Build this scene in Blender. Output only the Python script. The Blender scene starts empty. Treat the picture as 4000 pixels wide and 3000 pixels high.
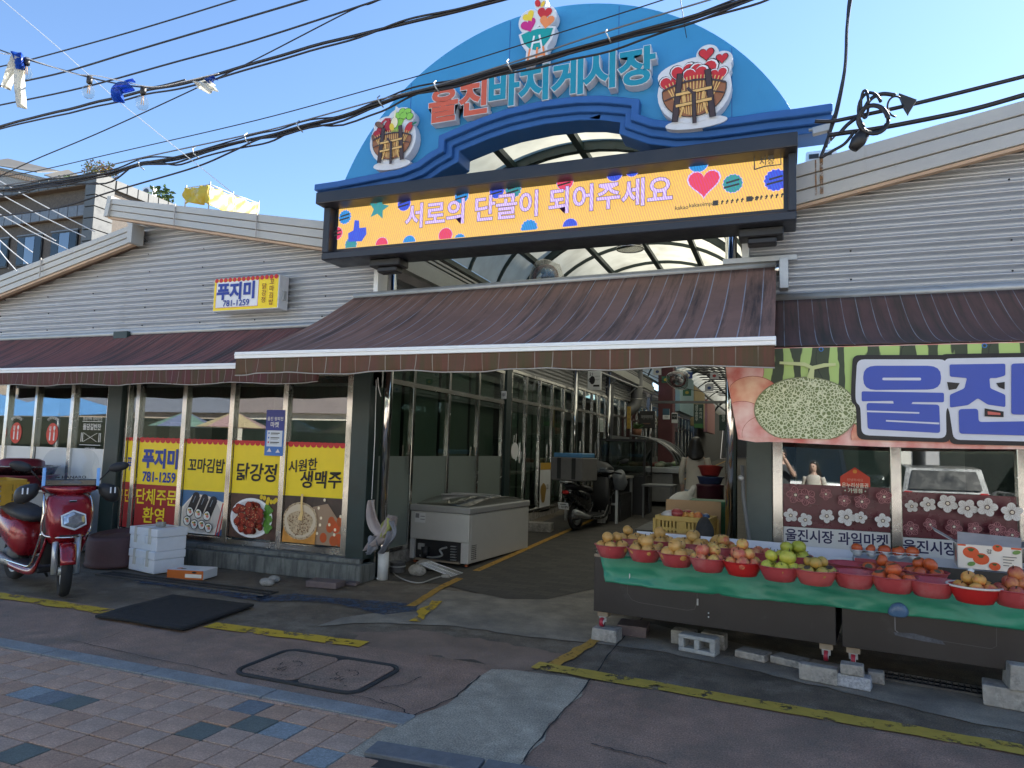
import bpy, bmesh, math, random
from mathutils import Vector, Matrix, noise
rnd = random.Random(7)
SC = bpy.context.scene
COL = SC.collection
rad = math.radians
# ------------------------------------------------------------------ camera
CAM_H = 1.6
F_PX, PITCH, ROLL, YAW = 2725.2, 0.091587, 0.028324, -0.371434
fwd = Vector((math.sin(YAW)*math.cos(PITCH), math.cos(YAW)*math.cos(PITCH), math.sin(PITCH)))
rgt0 = Vector((math.cos(YAW), -math.sin(YAW), 0)); up0 = rgt0.cross(fwd)
rgt = rgt0*math.cos(ROLL) + up0*math.sin(ROLL); upv = -rgt0*math.sin(ROLL) + up0*math.cos(ROLL)
cd = bpy.data.cameras.new('camera'); cam = bpy.data.objects.new('camera', cd); COL.objects.link(cam)
cd.sensor_width = 36; cd.lens = F_PX/4000*36; cd.clip_end = 600; cd.clip_start = 0.05
m = Matrix((rgt, upv, -fwd)).transposed().to_4x4(); m.translation = (0, 0, CAM_H); cam.matrix_world = m
SC.camera = cam
# ------------------------------------------------------------------ sky, sun, exposure
SUN_AZ, SUN_EL = rad(34), rad(38)          # azimuth from +Y towards +X: behind the market, to the right
W = bpy.data.worlds.new('World'); SC.world = W; W.use_nodes = True
nt = W.node_tree; nt.nodes.clear()
sky = nt.nodes.new('ShaderNodeTexSky'); sky.sky_type = 'NISHITA'; sky.sun_disc = False
sky.sun_elevation = SUN_EL; sky.sun_rotation = SUN_AZ; sky.air_density = 1.0; sky.dust_density = 0.1; sky.ozone_density = 4.5; sky.altitude = 20
bg = nt.nodes.new('ShaderNodeBackground'); bg.inputs[1].default_value = 0.068
wo = nt.nodes.new('ShaderNodeOutputWorld'); nt.links.new(sky.outputs[0], bg.inputs[0]); nt.links.new(bg.outputs[0], wo.inputs[0])
sl = bpy.data.lights.new('sun', 'SUN'); sl.energy = 5.0; sl.angle = rad(0.53); sl.color = (1, 0.95, 0.86)
so = bpy.data.objects.new('sun', sl); COL.objects.link(so)
sd = Vector((math.sin(SUN_AZ)*math.cos(SUN_EL), math.cos(SUN_AZ)*math.cos(SUN_EL), math.sin(SUN_EL)))
so.rotation_euler = sd.to_track_quat('Z', 'Y').to_euler(); so.location = (10, 30, 30)
SC.view_settings.view_transform = 'Standard'; SC.view_settings.look = 'None'; SC.view_settings.gamma = 1; SC.view_settings.use_curve_mapping = False
SC.view_settings.exposure = 2.05
SC.cycles.max_bounces = 8; SC.cycles.transparent_max_bounces = 16
# ------------------------------------------------------------------ surveying: a sight line (2212-wide photo frame) met with a world plane
LANE0, LSL = 8.0, 0.026
def P(vx, vy, X=None, Y=None, Z=None, lane=False):
    s = 4000/2212; d = rgt*((vx*s-2000)/F_PX) - upv*((vy*s-1500)/F_PX) + fwd
    if X is not None: t = X/d.x
    elif Y is not None: t = Y/d.y
    elif lane: t = (-LSL*LANE0-CAM_H)/(d.z-LSL*d.y)
    else: t = ((Z or 0)-CAM_H)/d.z
    return Vector((0, 0, CAM_H)) + d*t
def lane_z(y): return max(0, LSL*(y-LANE0))
# ------------------------------------------------------------------ object helpers
ORG = {}
def tag(o, label, cat, group=None):
    o['label'] = label; o['category'] = cat
    if group: o['group'] = group
    return o
def thing(name, label, cat, loc=(0, 0, 0), group=None):
    o = bpy.data.objects.new(name, None); COL.objects.link(o); o.empty_display_size = .1
    o.location = loc; ORG[o] = Vector(loc); return tag(o, label, cat, group)
def copy_tree(o, loc=None, rz=None, label=None, group=None, parent=None):
    c = o.copy(); COL.objects.link(c); c.parent = parent
    if loc is not None: c.location = loc
    if rz is not None: c.rotation_euler = (0, 0, rz)
    if label: c['label'] = label
    if group: c['group'] = group
    for ch in list(o.children): copy_tree(ch, parent=c)
    return c
def frame(o, u, v=(0, 0, 1)):
    u = Vector(u).normalized(); v = Vector(v); v = (v-u*v.dot(u)).normalized(); return (Vector(o), u, v, u.cross(v))
def FR(o, u, v, w): return (Vector(o), Vector(u).normalized(), Vector(v).normalized(), Vector(w).normalized())
class MB:
    def __init__(s): s.v = []; s.f = []; s.m = []; s.s = []; s.x = None
    def add(s, vs, fs, mi=0, sm=False):
        n = len(s.v)
        s.v += [Vector(a) if s.x is None else s.x @ Vector(a) for a in vs]
        for f in fs: s.f.append([i+n for i in f]); s.m.append(mi); s.s.append(sm)
        return s
    def box(s, x0, x1, y0, y1, z0, z1, mi=0):
        return s.add([(x0, y0, z0), (x1, y0, z0), (x1, y1, z0), (x0, y1, z0), (x0, y0, z1), (x1, y0, z1), (x1, y1, z1), (x0, y1, z1)],
                     [(0, 3, 2, 1), (4, 5, 6, 7), (0, 1, 5, 4), (1, 2, 6, 5), (2, 3, 7, 6), (3, 0, 4, 7)], mi)
    def obox(s, c, size, rot=None, mi=0):
        h = [a/2 for a in size]; R = rot or Matrix.Identity(3); c = Vector(c)
        vs = [c + R @ Vector((sx*h[0], sy*h[1], sz*h[2])) for sz in (-1, 1) for sx, sy in ((-1, -1), (1, -1), (1, 1), (-1, 1))]
        return s.add(vs, [(0, 3, 2, 1), (4, 5, 6, 7), (0, 1, 5, 4), (1, 2, 6, 5), (2, 3, 7, 6), (3, 0, 4, 7)], mi)
    def bar(s, p0, p1, w, h, up=(0, 0, 1), mi=0):
        p0 = Vector(p0); p1 = Vector(p1); d = p1-p0; L = d.length; d.normalize(); u = Vector(up)
        if abs(d.dot(u)) > .99: u = Vector((0, 1, 0))
        a = d.cross(u).normalized(); b = a.cross(d)
        return s.obox((p0+p1)/2, (w, L, h), Matrix((a, d, b)).transposed(), mi)
    def tube(s, pts, r, n=8, mi=0, caps=True, sm=True, closed=False):
        pts = [Vector(p) for p in pts]; N = len(pts)
        rs = r if isinstance(r, (list, tuple)) else [r]*N
        vs = []; fs = []; pa = None
        for i, p in enumerate(pts):
            if closed: t = pts[(i+1) % N]-pts[i-1]
            else: t = pts[min(i+1, N-1)]-pts[max(i-1, 0)]
            t = t.normalized() if t.length > 1e-9 else Vector((0, 0, 1))
            if pa is None: a = t.orthogonal().normalized()
            else:
                a = pa-t*pa.dot(t); a = a.normalized() if a.length > 1e-6 else t.orthogonal().normalized()
            pa = a; b = t.cross(a)
            vs += [p+(a*math.cos(2*math.pi*k/n)+b*math.sin(2*math.pi*k/n))*rs[i] for k in range(n)]
        M = N if closed else N-1
        for i in range(M):
            for k in range(n):
                j = (i+1) % N
                fs.append((i*n+k, i*n+(k+1) % n, j*n+(k+1) % n, j*n+k))
        if caps and not closed: fs += [tuple(range(n-1, -1, -1)), tuple(range((N-1)*n, N*n))]
        return s.add(vs, fs, mi, sm)
    def cyl(s, p0, p1, r0, r1=None, n=14, mi=0, sm=True): return s.tube([p0, p1], [r0, r0 if r1 is None else r1], n, mi, True, sm)
    def lathe(s, prof, n=20, c=(0, 0, 0), rot=None, mi=0, sm=True, sc=(1, 1)):
        R = rot or Matrix.Identity(3); c = Vector(c)
        vs = [c+R @ Vector((r*math.cos(2*math.pi*k/n)*sc[0], r*math.sin(2*math.pi*k/n)*sc[1], z)) for r, z in prof for k in range(n)]
        fs = [(i*n+k, i*n+(k+1) % n, (i+1)*n+(k+1) % n, (i+1)*n+k) for i in range(len(prof)-1) for k in range(n)]
        return s.add(vs, fs, mi, sm)
    def sph(s, c, r, sc=(1, 1, 1), nu=14, nv=8, rot=None, mi=0):
        R = rot or Matrix.Identity(3); c = Vector(c)
        vs = [c+R @ Vector((0, 0, -r*sc[2]))]
        for i in range(1, nv):
            a = -math.pi/2+math.pi*i/nv
            vs += [c+R @ Vector((math.cos(a)*math.cos(2*math.pi*k/nu)*r*sc[0], math.cos(a)*math.sin(2*math.pi*k/nu)*r*sc[1], math.sin(a)*r*sc[2])) for k in range(nu)]
        vs.append(c+R @ Vector((0, 0, r*sc[2]))); L = len(vs)-1
        fs = [(0, 1+(k+1) % nu, 1+k) for k in range(nu)]
        fs += [(1+i*nu+k, 1+i*nu+(k+1) % nu, 1+(i+1)*nu+(k+1) % nu, 1+(i+1)*nu+k) for i in range(nv-2) for k in range(nu)]
        fs += [(L, 1+(nv-2)*nu+k, 1+(nv-2)*nu+(k+1) % nu) for k in range(nu)]
        return s.add(vs, fs, mi, True)
    def prism(s, poly, fr, d0, d1, mi=0, mside=None):
        o, u, v, w = fr; n = len(poly)
        a = sum(poly[i][0]*poly[(i+1) % n][1]-poly[(i+1) % n][0]*poly[i][1] for i in range(n))
        if a < 0: poly = poly[::-1]
        vs = [o+u*x+v*y+w*d0 for x, y in poly]+[o+u*x+v*y+w*d1 for x, y in poly]
        s.add(vs, [tuple(range(n-1, -1, -1)), tuple(range(n, 2*n))], mi)
        nv = len(s.v)-2*n
        for i in range(n):
            j = (i+1) % n; s.f.append([nv+i, nv+j, nv+n+j, nv+n+i]); s.m.append(mi if mside is None else mside); s.s.append(False)
        return s
    def grid(s, fn, nu, nv, mi=0, sm=True, closed_u=False):
        vs = [fn(i/nu, j/nv) for j in range(nv+1) for i in range(nu+1)]
        fs = [(j*(nu+1)+i, j*(nu+1)+i+1, (j+1)*(nu+1)+i+1, (j+1)*(nu+1)+i) for j in range(nv) for i in range(nu)]
        return s.add(vs, fs, mi, sm)
    def loft(s, rings, mi=0, sm=True, caps=True):
        n = len(rings[0]); vs = [p for r in rings for p in r]
        fs = [(i*n+k, i*n+(k+1) % n, (i+1)*n+(k+1) % n, (i+1)*n+k) for i in range(len(rings)-1) for k in range(n)]
        if caps: fs += [tuple(range(n-1, -1, -1)), tuple(range((len(rings)-1)*n, len(rings)*n))]
        return s.add(vs, fs, mi, sm)
    def build(s, name, mats, parent=None, bev=0, seg=1, sub=0, solid=0, weld=False, origin=None):
        if not isinstance(mats, (list, tuple)): mats = [mats]
        if parent is not None: org = ORG.get(parent, Vector((0, 0, 0)))
        elif origin is not None: org = Vector(origin)
        else:
            xs = [v.x for v in s.v]; ys = [v.y for v in s.v]; org = Vector(((min(xs)+max(xs))/2, (min(ys)+max(ys))/2, min(v.z for v in s.v)))
        me = bpy.data.meshes.new(name); me.from_pydata([v-org for v in s.v], [], s.f)
        me.polygons.foreach_set('material_index', s.m); me.polygons.foreach_set('use_smooth', s.s)
        for mm in mats: me.materials.append(mm)
        if weld:
            b = bmesh.new(); b.from_mesh(me); bmesh.ops.remove_doubles(b, verts=b.verts, dist=1e-4); bmesh.ops.recalc_face_normals(b, faces=b.faces); b.to_mesh(me); b.free()
        me.update()
        o = bpy.data.objects.new(name, me); COL.objects.link(o)
        if parent is not None: o.parent = parent; ORG[o] = org
        else: o.location = org; ORG[o] = org
        if solid: md = o.modifiers.new('solid', 'SOLIDIFY'); md.thickness = solid; md.offset = 0
        if bev: md = o.modifiers.new('bevel', 'BEVEL'); md.width = bev; md.segments = seg; md.limit_method = 'ANGLE'; md.angle_limit = rad(40)
        if sub: md = o.modifiers.new('sub', 'SUBSURF'); md.levels = sub; md.render_levels = sub
        return o
def kind(o, k): o['kind'] = k; return o
# ------------------------------------------------------------------ materials
MATS = {}
def N(nt, t, **kw):
    n = nt.nodes.new(t)
    for k, v in kw.items():
        if k.startswith('_'): setattr(n, k[1:], v)
        else: n.inputs[k].default_value = v
    return n
def pm(name, col, rough=.6, metal=0, var=.12, scale=6, bump=0, bscale=None, spec=.5, coat=0, alpha=1, streak=None, dirt=None, rvar=0.1, grain=0):
    """procedural principled: colour broken up by two octaves of noise, optional drip streaks (vertical) and a dirt colour"""
    if name in MATS: return MATS[name]
    mt = bpy.data.materials.new(name); mt.use_nodes = True; nt = mt.node_tree; L = nt.links.new
    b = nt.nodes['Principled BSDF']; b.inputs['Roughness'].default_value = rough; b.inputs['Metallic'].default_value = metal
    b.inputs['Specular IOR Level'].default_value = spec; b.inputs['Coat Weight'].default_value = coat; b.inputs['Coat Roughness'].default_value = .08
    c4 = (*col, 1)
    tc = N(nt, 'ShaderNodeTexCoord'); n1 = N(nt, 'ShaderNodeTexNoise', Scale=scale, Detail=6.0, Roughness=.65); L(tc.outputs['Object'], n1.inputs['Vector'])
    mr = N(nt, 'ShaderNodeMapRange', **{'From Min': .3, 'From Max': .7, 'To Min': 1-var, 'To Max': 1+var}); L(n1.outputs[0], mr.inputs[0])
    mx = N(nt, 'ShaderNodeVectorMath', _operation='SCALE'); mx.inputs[0].default_value = col; L(mr.outputs[0], mx.inputs['Scale'])
    out = mx.outputs[0]
    if dirt:
        dc, dsc, lo, hi = dirt
        n2 = N(nt, 'ShaderNodeTexNoise', Scale=dsc, Detail=8.0, Roughness=.7); 
        if streak:
            mp = N(nt, 'ShaderNodeMapping'); mp.inputs['Scale'].default_value = streak; L(tc.outputs['Object'], mp.inputs[0]); L(mp.outputs[0], n2.inputs['Vector'])
        else: L(tc.outputs['Object'], n2.inputs['Vector'])
        r2 = N(nt, 'ShaderNodeMapRange', **{'From Min': lo, 'From Max': hi}); L(n2.outputs[0], r2.inputs[0])
        mm = N(nt, 'ShaderNodeMix', _data_type='RGBA'); L(r2.outputs[0], mm.inputs[0]); L(out, mm.inputs[6]); mm.inputs[7].default_value = (*dc, 1); out = mm.outputs[2]
    if grain:
        n4 = N(nt, 'ShaderNodeTexNoise', Scale=95.0, Detail=3.0, Roughness=.8); L(tc.outputs['Object'], n4.inputs['Vector'])
        r4 = N(nt, 'ShaderNodeMapRange', **{'From Min': .3, 'From Max': .7, 'To Min': 1-grain, 'To Max': 1+grain}); L(n4.outputs[0], r4.inputs[0])
        m4 = N(nt, 'ShaderNodeVectorMath', _operation='SCALE'); L(out, m4.inputs[0]); L(r4.outputs[0], m4.inputs['Scale']); out = m4.outputs[0]
    L(out, b.inputs['Base Color'])
    if rvar:
        rr = N(nt, 'ShaderNodeMapRange', **{'From Min': .3, 'From Max': .7, 'To Min': max(.02, rough-rvar), 'To Max': min(1, rough+rvar)}); L(n1.outputs[0], rr.inputs[0]); L(rr.outputs[0], b.inputs['Roughness'])
    if bump:
        n3 = N(nt, 'ShaderNodeTexNoise', Scale=bscale or scale*6, Detail=5.0); L(tc.outputs['Object'], n3.inputs['Vector'])
        bp = N(nt, 'ShaderNodeBump', Strength=bump, Distance=.01); L(n3.outputs[0], bp.inputs['Height']); L(bp.outputs[0], b.inputs['Normal'])
    MATS[name] = mt; return mt
def glass(name, tint=(.9, .95, .93), ior=1.95, rough=0.0):
    if name in MATS: return MATS[name]
    mt = bpy.data.materials.new(name); mt.use_nodes = True; nt = mt.node_tree; nt.nodes.clear(); L = nt.links.new
    o = N(nt, 'ShaderNodeOutputMaterial'); t = N(nt, 'ShaderNodeBsdfTransparent', Color=(*tint, 1)); g = N(nt, 'ShaderNodeBsdfGlossy', Roughness=rough); g.inputs[0].default_value = (1, 1, 1, 1)
    lw = N(nt, 'ShaderNodeLayerWeight', Blend=.5); pw = N(nt, 'ShaderNodeMath', _operation='POWER'); pw.inputs[1].default_value = 5; L(lw.outputs['Facing'], pw.inputs[0])
    f0 = ((ior-1)/(ior+1))**2; fr = N(nt, 'ShaderNodeMath', _operation='MULTIPLY_ADD'); L(pw.outputs[0], fr.inputs[0]); fr.inputs[1].default_value = 1-f0; fr.inputs[2].default_value = f0; mx = N(nt, 'ShaderNodeMixShader')
    tc = N(nt, 'ShaderNodeTexCoord'); n1 = N(nt, 'ShaderNodeTexNoise', Scale=1.1, Detail=1.0); L(tc.outputs['Object'], n1.inputs['Vector'])
    bp = N(nt, 'ShaderNodeBump', Strength=.02, Distance=.02); L(n1.outputs[0], bp.inputs['Height']); L(bp.outputs[0], g.inputs['Normal'])
    L(fr.outputs[0], mx.inputs[0]); L(t.outputs[0], mx.inputs[1]); L(g.outputs[0], mx.inputs[2]); L(mx.outputs[0], o.inputs[0])
    MATS[name] = mt; return mt
def paint(name, col, wear_scale=14, lo=.42, hi=.5, rough=.7, edge=(0, 0)):
    """worn road paint or stain: the ground shows through where it has rubbed off"""
    if name in MATS: return MATS[name]
    mt = pm(name, col, rough, 0, .18, 9, .15); nt = mt.node_tree; L = nt.links.new
    b = nt.nodes['Principled BSDF']; tc = N(nt, 'ShaderNodeTexCoord'); n = N(nt, 'ShaderNodeTexNoise', Scale=wear_scale, Detail=9.0, Roughness=.75); L(tc.outputs['Object'], n.inputs['Vector'])
    r = N(nt, 'ShaderNodeMapRange', **{'From Min': lo, 'From Max': hi}); L(n.outputs[0], r.inputs[0]); L(r.outputs[0], b.inputs['Alpha']); return mt
def ink(rgb, rough=.45):
    k = 'print_%d_%d_%d' % tuple(int(c*255) for c in rgb)
    return pm(k, rgb, rough, 0, .05, 3, spec=.4)
def s2l(r, g, b): return tuple(((c/255+.055)/1.055)**2.4 if c > 10 else c/255/12.92 for c in (r, g, b))
# ------------------------------------------------------------------ text and flat print
_tc = bpy.data.curves.new('lettering', 'FONT'); _to = bpy.data.objects.new('lettering', _tc); COL.objects.link(_to)
def text2d(body, size=1.0, bold=0.0, align='CENTER', extrude=0.0, res=3, shear=0.0):
    _tc.body = body; _tc.size = size; _tc.offset = bold*size; _tc.align_x = align; _tc.align_y = 'CENTER'; _tc.extrude = extrude; _tc.resolution_u = res; _tc.shear = shear
    dg = bpy.context.evaluated_depsgraph_get(); dg.update()
    me = bpy.data.meshes.new_from_object(_to.evaluated_get(dg))
    vs = [v.co.copy() for v in me.vertices]; fs = [tuple(p.vertices) for p in me.polygons]; bpy.data.meshes.remove(me); return vs, fs
class Art:
    """flat print laid on a surface: each colour field is its own film, half a millimetre above the last"""
    def __init__(s, fr, base=.0012, step=.0005): s.o, s.u, s.v, s.w = fr; s.d = base; s.step = step; s.mb = MB(); s.mats = []
    def mi(s, c):
        m = ink(c) if isinstance(c, tuple) else c
        if m not in s.mats: s.mats.append(m)
        return s.mats.index(m)
    def at(s, x, y): return s.o+s.u*x+s.v*y+s.w*s.d
    def poly(s, pts, c):
        n = len(pts); a = sum(pts[i][0]*pts[(i+1) % n][1]-pts[(i+1) % n][0]*pts[i][1] for i in range(n))
        if a < 0: pts = pts[::-1]
        s.mb.add([s.at(*p) for p in pts], [tuple(range(len(pts)))], s.mi(c)); s.d += s.step; return s
    def rect(s, x0, y0, x1, y1, c): return s.poly([(x0, y0), (x1, y0), (x1, y1), (x0, y1)], c)
    def ell(s, x, y, rx, ry, c, rot=0, n=22, wob=0, seed=0):
        pts = []
        for k in range(n):
            a = 2*math.pi*k/n; r = 1+wob*math.sin(a*3+seed)+wob*.6*math.sin(a*5+seed*2)
            px, py = rx*r*math.cos(a), ry*r*math.sin(a); pts.append((x+px*math.cos(rot)-py*math.sin(rot), y+px*math.sin(rot)+py*math.cos(rot)))
        return s.poly(pts, c)
    def line(s, pts, w, c, cap=True):
        ws = w if isinstance(w, (list, tuple)) else [w]*len(pts); l = []; r = []
        for i, p in enumerate(pts):
            a = pts[max(i-1, 0)]; b = pts[min(i+1, len(pts)-1)]; dx, dy = b[0]-a[0], b[1]-a[1]; q = math.hypot(dx, dy) or 1; nx, ny = -dy/q*ws[i]/2, dx/q*ws[i]/2
            l.append((p[0]+nx, p[1]+ny)); r.append((p[0]-nx, p[1]-ny))
        mi = s.mi(c); n = len(l)
        s.mb.add([s.at(*p) for p in l+r], [(i, n+i, n+i+1, i+1) for i in range(n-1)], mi); s.d += s.step; return s
    def text(s, t, x, y, size, c, bold=.01, rot=0, sx=1.0, align='CENTER', shear=0, arch=0):
        vs, fs = text2d(t, size, bold, align, shear=shear); mi = s.mi(c); cr, sr = math.cos(rot), math.sin(rot)
        s.mb.add([s.at(x+(v.x*sx)*cr-v.y*sr, y+(v.x*sx)*sr+v.y*cr) for v in vs], fs, mi); s.d += s.step; return s
    def out_text(s, t, x, y, size, c, oc, ow, bold=.02, **k):
        s.text(t, x, y, size, oc, bold+ow, **k); return s.text(t, x, y, size, c, bold, **k)
    def heart(s, x, y, r, c, rot=0, n=24):
        pts = []
        for k in range(n):
            t = 2*math.pi*k/n; hx = 16*math.sin(t)**3; hy = 13*math.cos(t)-5*math.cos(2*t)-2*math.cos(3*t)-math.cos(4*t); hx, hy = hx*r/16, hy*r/16
            pts.append((x+hx*math.cos(rot)-hy*math.sin(rot), y+hx*math.sin(rot)+hy*math.cos(rot)))
        return s.poly(pts, c)
    def build(s, name, parent=None): return s.mb.build(name, s.mats, parent)
# ================================================================== common materials
M_asph = pm('asphalt_worn', (.12, .094, .066), .85, 0, .45, 3.5, .6, 90, dirt=((.20, .168, .125), 2.0, .5, .64), grain=.7)
M_red = pm('red_painted_asphalt', (.255, .16, .112), .8, 0, .32, 3.0, .45, 120, dirt=((.165, .118, .085), 2.0, .46, .66), grain=.6)
M_conc = pm('concrete_slab', (.345, .30, .225), .85, 0, .35, 3.5, .5, 110, dirt=((.19, .165, .125), 2.2, .42, .7), grain=.65)
M_lane = None
M_kerb = pm('granite_kerb', (.20, .205, .20), .75, 0, .25, 5, .3, 140, grain=.3)
M_steel = pm('stainless_steel', (.62, .6, .56), .22, 1, .06, 4, rvar=.08)
M_chrome = pm('polished_steel', (.72, .71, .69), .09, 1, .04, 3, rvar=.04)
M_alu = pm('white_aluminium', (.72, .73, .74), .4, .2, .06, 5)
M_dgreen = pm('dark_green_steel', (.018, .035, .034), .45, 0, .2, 4, dirt=((.09, .06, .03), 6, .62, .8))
M_black = pm('black_plastic', (.018, .018, .02), .5, 0, .2, 8)
M_rubber = pm('black_rubber', (.015, .015, .016), .85, 0, .25, 12, .3)
M_navy = pm('dark_powder_coat', (.022, .025, .034), .42, 0, .15, 5, dirt=((.08, .07, .06), 5, .66, .85))
M_dkgrey = pm('grey_paint', (.12, .125, .13), .5, 0, .15, 5)
M_glass = glass('window_glass')
M_gdark = glass('tinted_glass', (.42, .47, .46), 1.7)
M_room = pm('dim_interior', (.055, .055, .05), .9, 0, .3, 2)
M_white = pm('white_vinyl', (.68, .69, .7), .4, 0, .04, 2)
M_galv = pm('galvanised_steel', (.42, .43, .43), .45, .5, .12, 6)
M_wood = pm('weathered_wood', (.27, .215, .155), .8, 0, .2, 9)
M_card = pm('brown_cardboard', (.36, .235, .13), .85, 0, .1, 7)
M_stone = pm('weathered_concrete', (.34, .32, .285), .9, 0, .3, 11, .6, 60, dirt=((.09, .085, .08), 9, .5, .72))
def jpoly(pts, jit, seg=.12):
    out = []
    for i, a in enumerate(pts):
        b = pts[(i+1) % len(pts)]; a = Vector(a[:2]); b = Vector(b[:2]); n = max(1, int((b-a).length/seg))
        if n > 40: n = 40
        for k in range(n):
            q = a.lerp(b, k/n); out.append((q.x+(rnd.random()-.5)*jit*(k > 0), q.y+(rnd.random()-.5)*jit*(k > 0)))
    return out
def sheet(name, pts, z, mat, jit=0, k='structure', label=None, cat=None):
    p = jpoly(pts, jit) if jit else [(a[0], a[1]) for a in pts]
    n = len(p); ar = sum(p[i][0]*p[(i+1) % n][1]-p[(i+1) % n][0]*p[i][1] for i in range(n))
    if ar < 0: p = p[::-1]
    o = MB().add([(x, y, z) for x, y in p], [tuple(range(n))]).build(name, mat)
    if k: o['kind'] = k
    return o
def VP(pts, z=0): return [tuple(P(x, y, Z=z)) for x, y in pts]
# ================================================================== ground
gm = MB()
ys = [-70, -20, 0, 7.2, LANE0]
gm.add([(-90, -90, 0), (90, -90, 0), (90, LANE0, 0), (-90, LANE0, 0)], [(0, 1, 2, 3)])
gm.add([(-90, LANE0, 0), (90, LANE0, 0), (90, 120, lane_z(120)), (-90, 120, lane_z(120))], [(0, 1, 2, 3)])
kind(gm.build('ground', M_asph, origin=(0, 0, 0)), 'structure')
sheet('red_roadway', [(-16, 3.80), (-2.05, 3.80), (-1.35, 4.25), (-1.25, 3.3), (4, 3.3), (4, 4.88), (-3.1, 4.92), (-16, 4.86)], .004, M_red, .0)
sheet('red_roadway', [(-3.2, 4.92), (-1.7, 4.94), (-1.55, 5.45), (-3.0, 5.55), (-3.45, 5.2)], .003, pm('brown_painted_asphalt', (.205, .14, .10), .85, 0, .3, 2.2, .4, 110, grain=.3), .12)
sheet('concrete_apron', VP([(888, 1552), (940, 1535), (985, 1508), (1012, 1488), (1037, 1463), (1062, 1448), (1106, 1449), (1190, 1460), (1274, 1474), (1235, 1520), (1180, 1585), (1133, 1643), (1108, 1690), (560, 1790), (715, 1640), (800, 1592)]), .008, M_conc, .06)
sheet('concrete_apron', VP([(682, 1354), (740, 1335), (850, 1322), (905, 1300), (948, 1274), (1000, 1280), (1060, 1285), (1106, 1268), (1175, 1240), (1290, 1225), (1320, 1330), (1500, 1370), (2000, 1480), (2240, 1540), (2240, 1590), (2000, 1540), (1640, 1452), (1440, 1410), (1345, 1398), (1279, 1390), (1210, 1384), (1141, 1377), (1050, 1362), (960, 1352), (800, 1347)]), .006, pm('old_concrete', (.25, .22, .172), .88, 0, .35, 3, .45, 110, dirt=((.12, .108, .094), 1.9, .45, .75), grain=.35), .05)
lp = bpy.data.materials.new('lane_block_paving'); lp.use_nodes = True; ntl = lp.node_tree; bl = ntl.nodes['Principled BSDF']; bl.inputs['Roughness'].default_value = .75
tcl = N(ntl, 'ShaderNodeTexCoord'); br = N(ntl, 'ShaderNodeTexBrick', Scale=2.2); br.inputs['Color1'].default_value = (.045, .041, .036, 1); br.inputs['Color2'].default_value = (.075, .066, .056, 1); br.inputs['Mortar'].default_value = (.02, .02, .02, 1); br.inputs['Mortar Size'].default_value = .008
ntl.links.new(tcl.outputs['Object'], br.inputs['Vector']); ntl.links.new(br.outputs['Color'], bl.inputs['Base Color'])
lm = MB(); pz = .009
pl = [(-4.5, 7.35), (-3.75, 7.45), (-3.3, 7.25), (-2.75, 7.05), (-2.35, 7.25), (-2.1, 7.9), (-1.75, 8.6), (-.3, 9.0)]
for i in range(len(pl)-1):
    (xa, ya), (xb, yb) = pl[i], pl[i+1]; pts = [(xa, ya), (xb, yb)]
    lm.add([(xa, ya, pz), (xb, yb, lane_z(yb)+pz), (xb, 9.2, lane_z(9.2)+pz), (xa, 9.2, lane_z(9.2)+pz)], [(0, 1, 2, 3)])
lm.add([(-4.5, 9.2, lane_z(9.2)+pz), (-.3, 9.2, lane_z(9.2)+pz), (-.3, 80, lane_z(80)+pz), (-4.5, 80, lane_z(80)+pz)], [(0, 1, 2, 3)])
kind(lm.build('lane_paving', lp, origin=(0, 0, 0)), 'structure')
sheet('street', [(-60, -11), (40, -11), (40, .55), (-60, .55)], .004, pm('pale_bounce_street', (.44, .39, .33), .9, 0, .12, 1, .2, 60))  # unseen ground behind the camera, added pale to bounce warm fill light
# painted lines
M_yel = paint('worn_yellow_paint', (.52, .33, .02), 5, .44, .47); M_yel2 = paint('dull_yellow_paint', (.40, .28, .04), 6, .42, .46)
M_or = paint('worn_orange_paint', (.40, .22, .03), 16, .36, .45)
def strip(name, a, b, w, z, mat, jit=.02):
    a = Vector((*a[:2], 0)); b = Vector((*b[:2], 0)); d = (b-a).normalized(); n = Vector((-d.y, d.x, 0))*w/2
    return sheet(name, [a-n, b-n, b+n, a+n], z, mat, jit)
strip('yellow_line', (-9, 4.72), (-5.2, 4.80), .17, .0125, M_yel, .035); strip('yellow_line', (-4.62, 4.84), (-3.12, 4.93), .17, .0125, M_yel)
strip('yellow_line', (-1.72, 5.05), (4, 4.60), .165, .0125, M_yel2)
strip('yellow_line', VP([(1195, 1440)])[0], VP([(1290, 1382)])[0], .1, .0115, M_or, .03)
strip('yellow_line', VP([(886, 1312)])[0], VP([(955, 1270)])[0], .09, .0125, M_or); strip('yellow_line', VP([(895, 1345)])[0], VP([(945, 1300)])[0], .11, .0135, M_yel, .06)
a = VP([(955, 1270)])[0]
MB().add([(a[0]-.05, a[1], .016), (a[0]+.05, a[1], .016), (-3.62, 8.0, .016), (-3.72, 8.0, .016), (-3.66, 60, lane_z(60)+.016), (-3.78, 60, lane_z(60)+.016)], [(0, 1, 2, 3), (3, 2, 4, 5)]).build('yellow_line', M_or)['kind'] = 'structure'
sheet('blue_paint_stain', VP([(553, 1290), (640, 1284), (720, 1292), (850, 1302), (905, 1308), (900, 1322), (830, 1330), (790, 1322), (740, 1308), (640, 1300), (560, 1302)]), .0105, paint('blue_paint_residue', (.03, .06, .11), 7, .33, .6), .05)
sheet('blue_paint_stain', VP([(300, 1246), (430, 1256), (590, 1290), (560, 1300), (400, 1275), (290, 1258)]), .0105, paint('blue_paint_residue', (.03, .06, .11)), .05)
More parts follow.
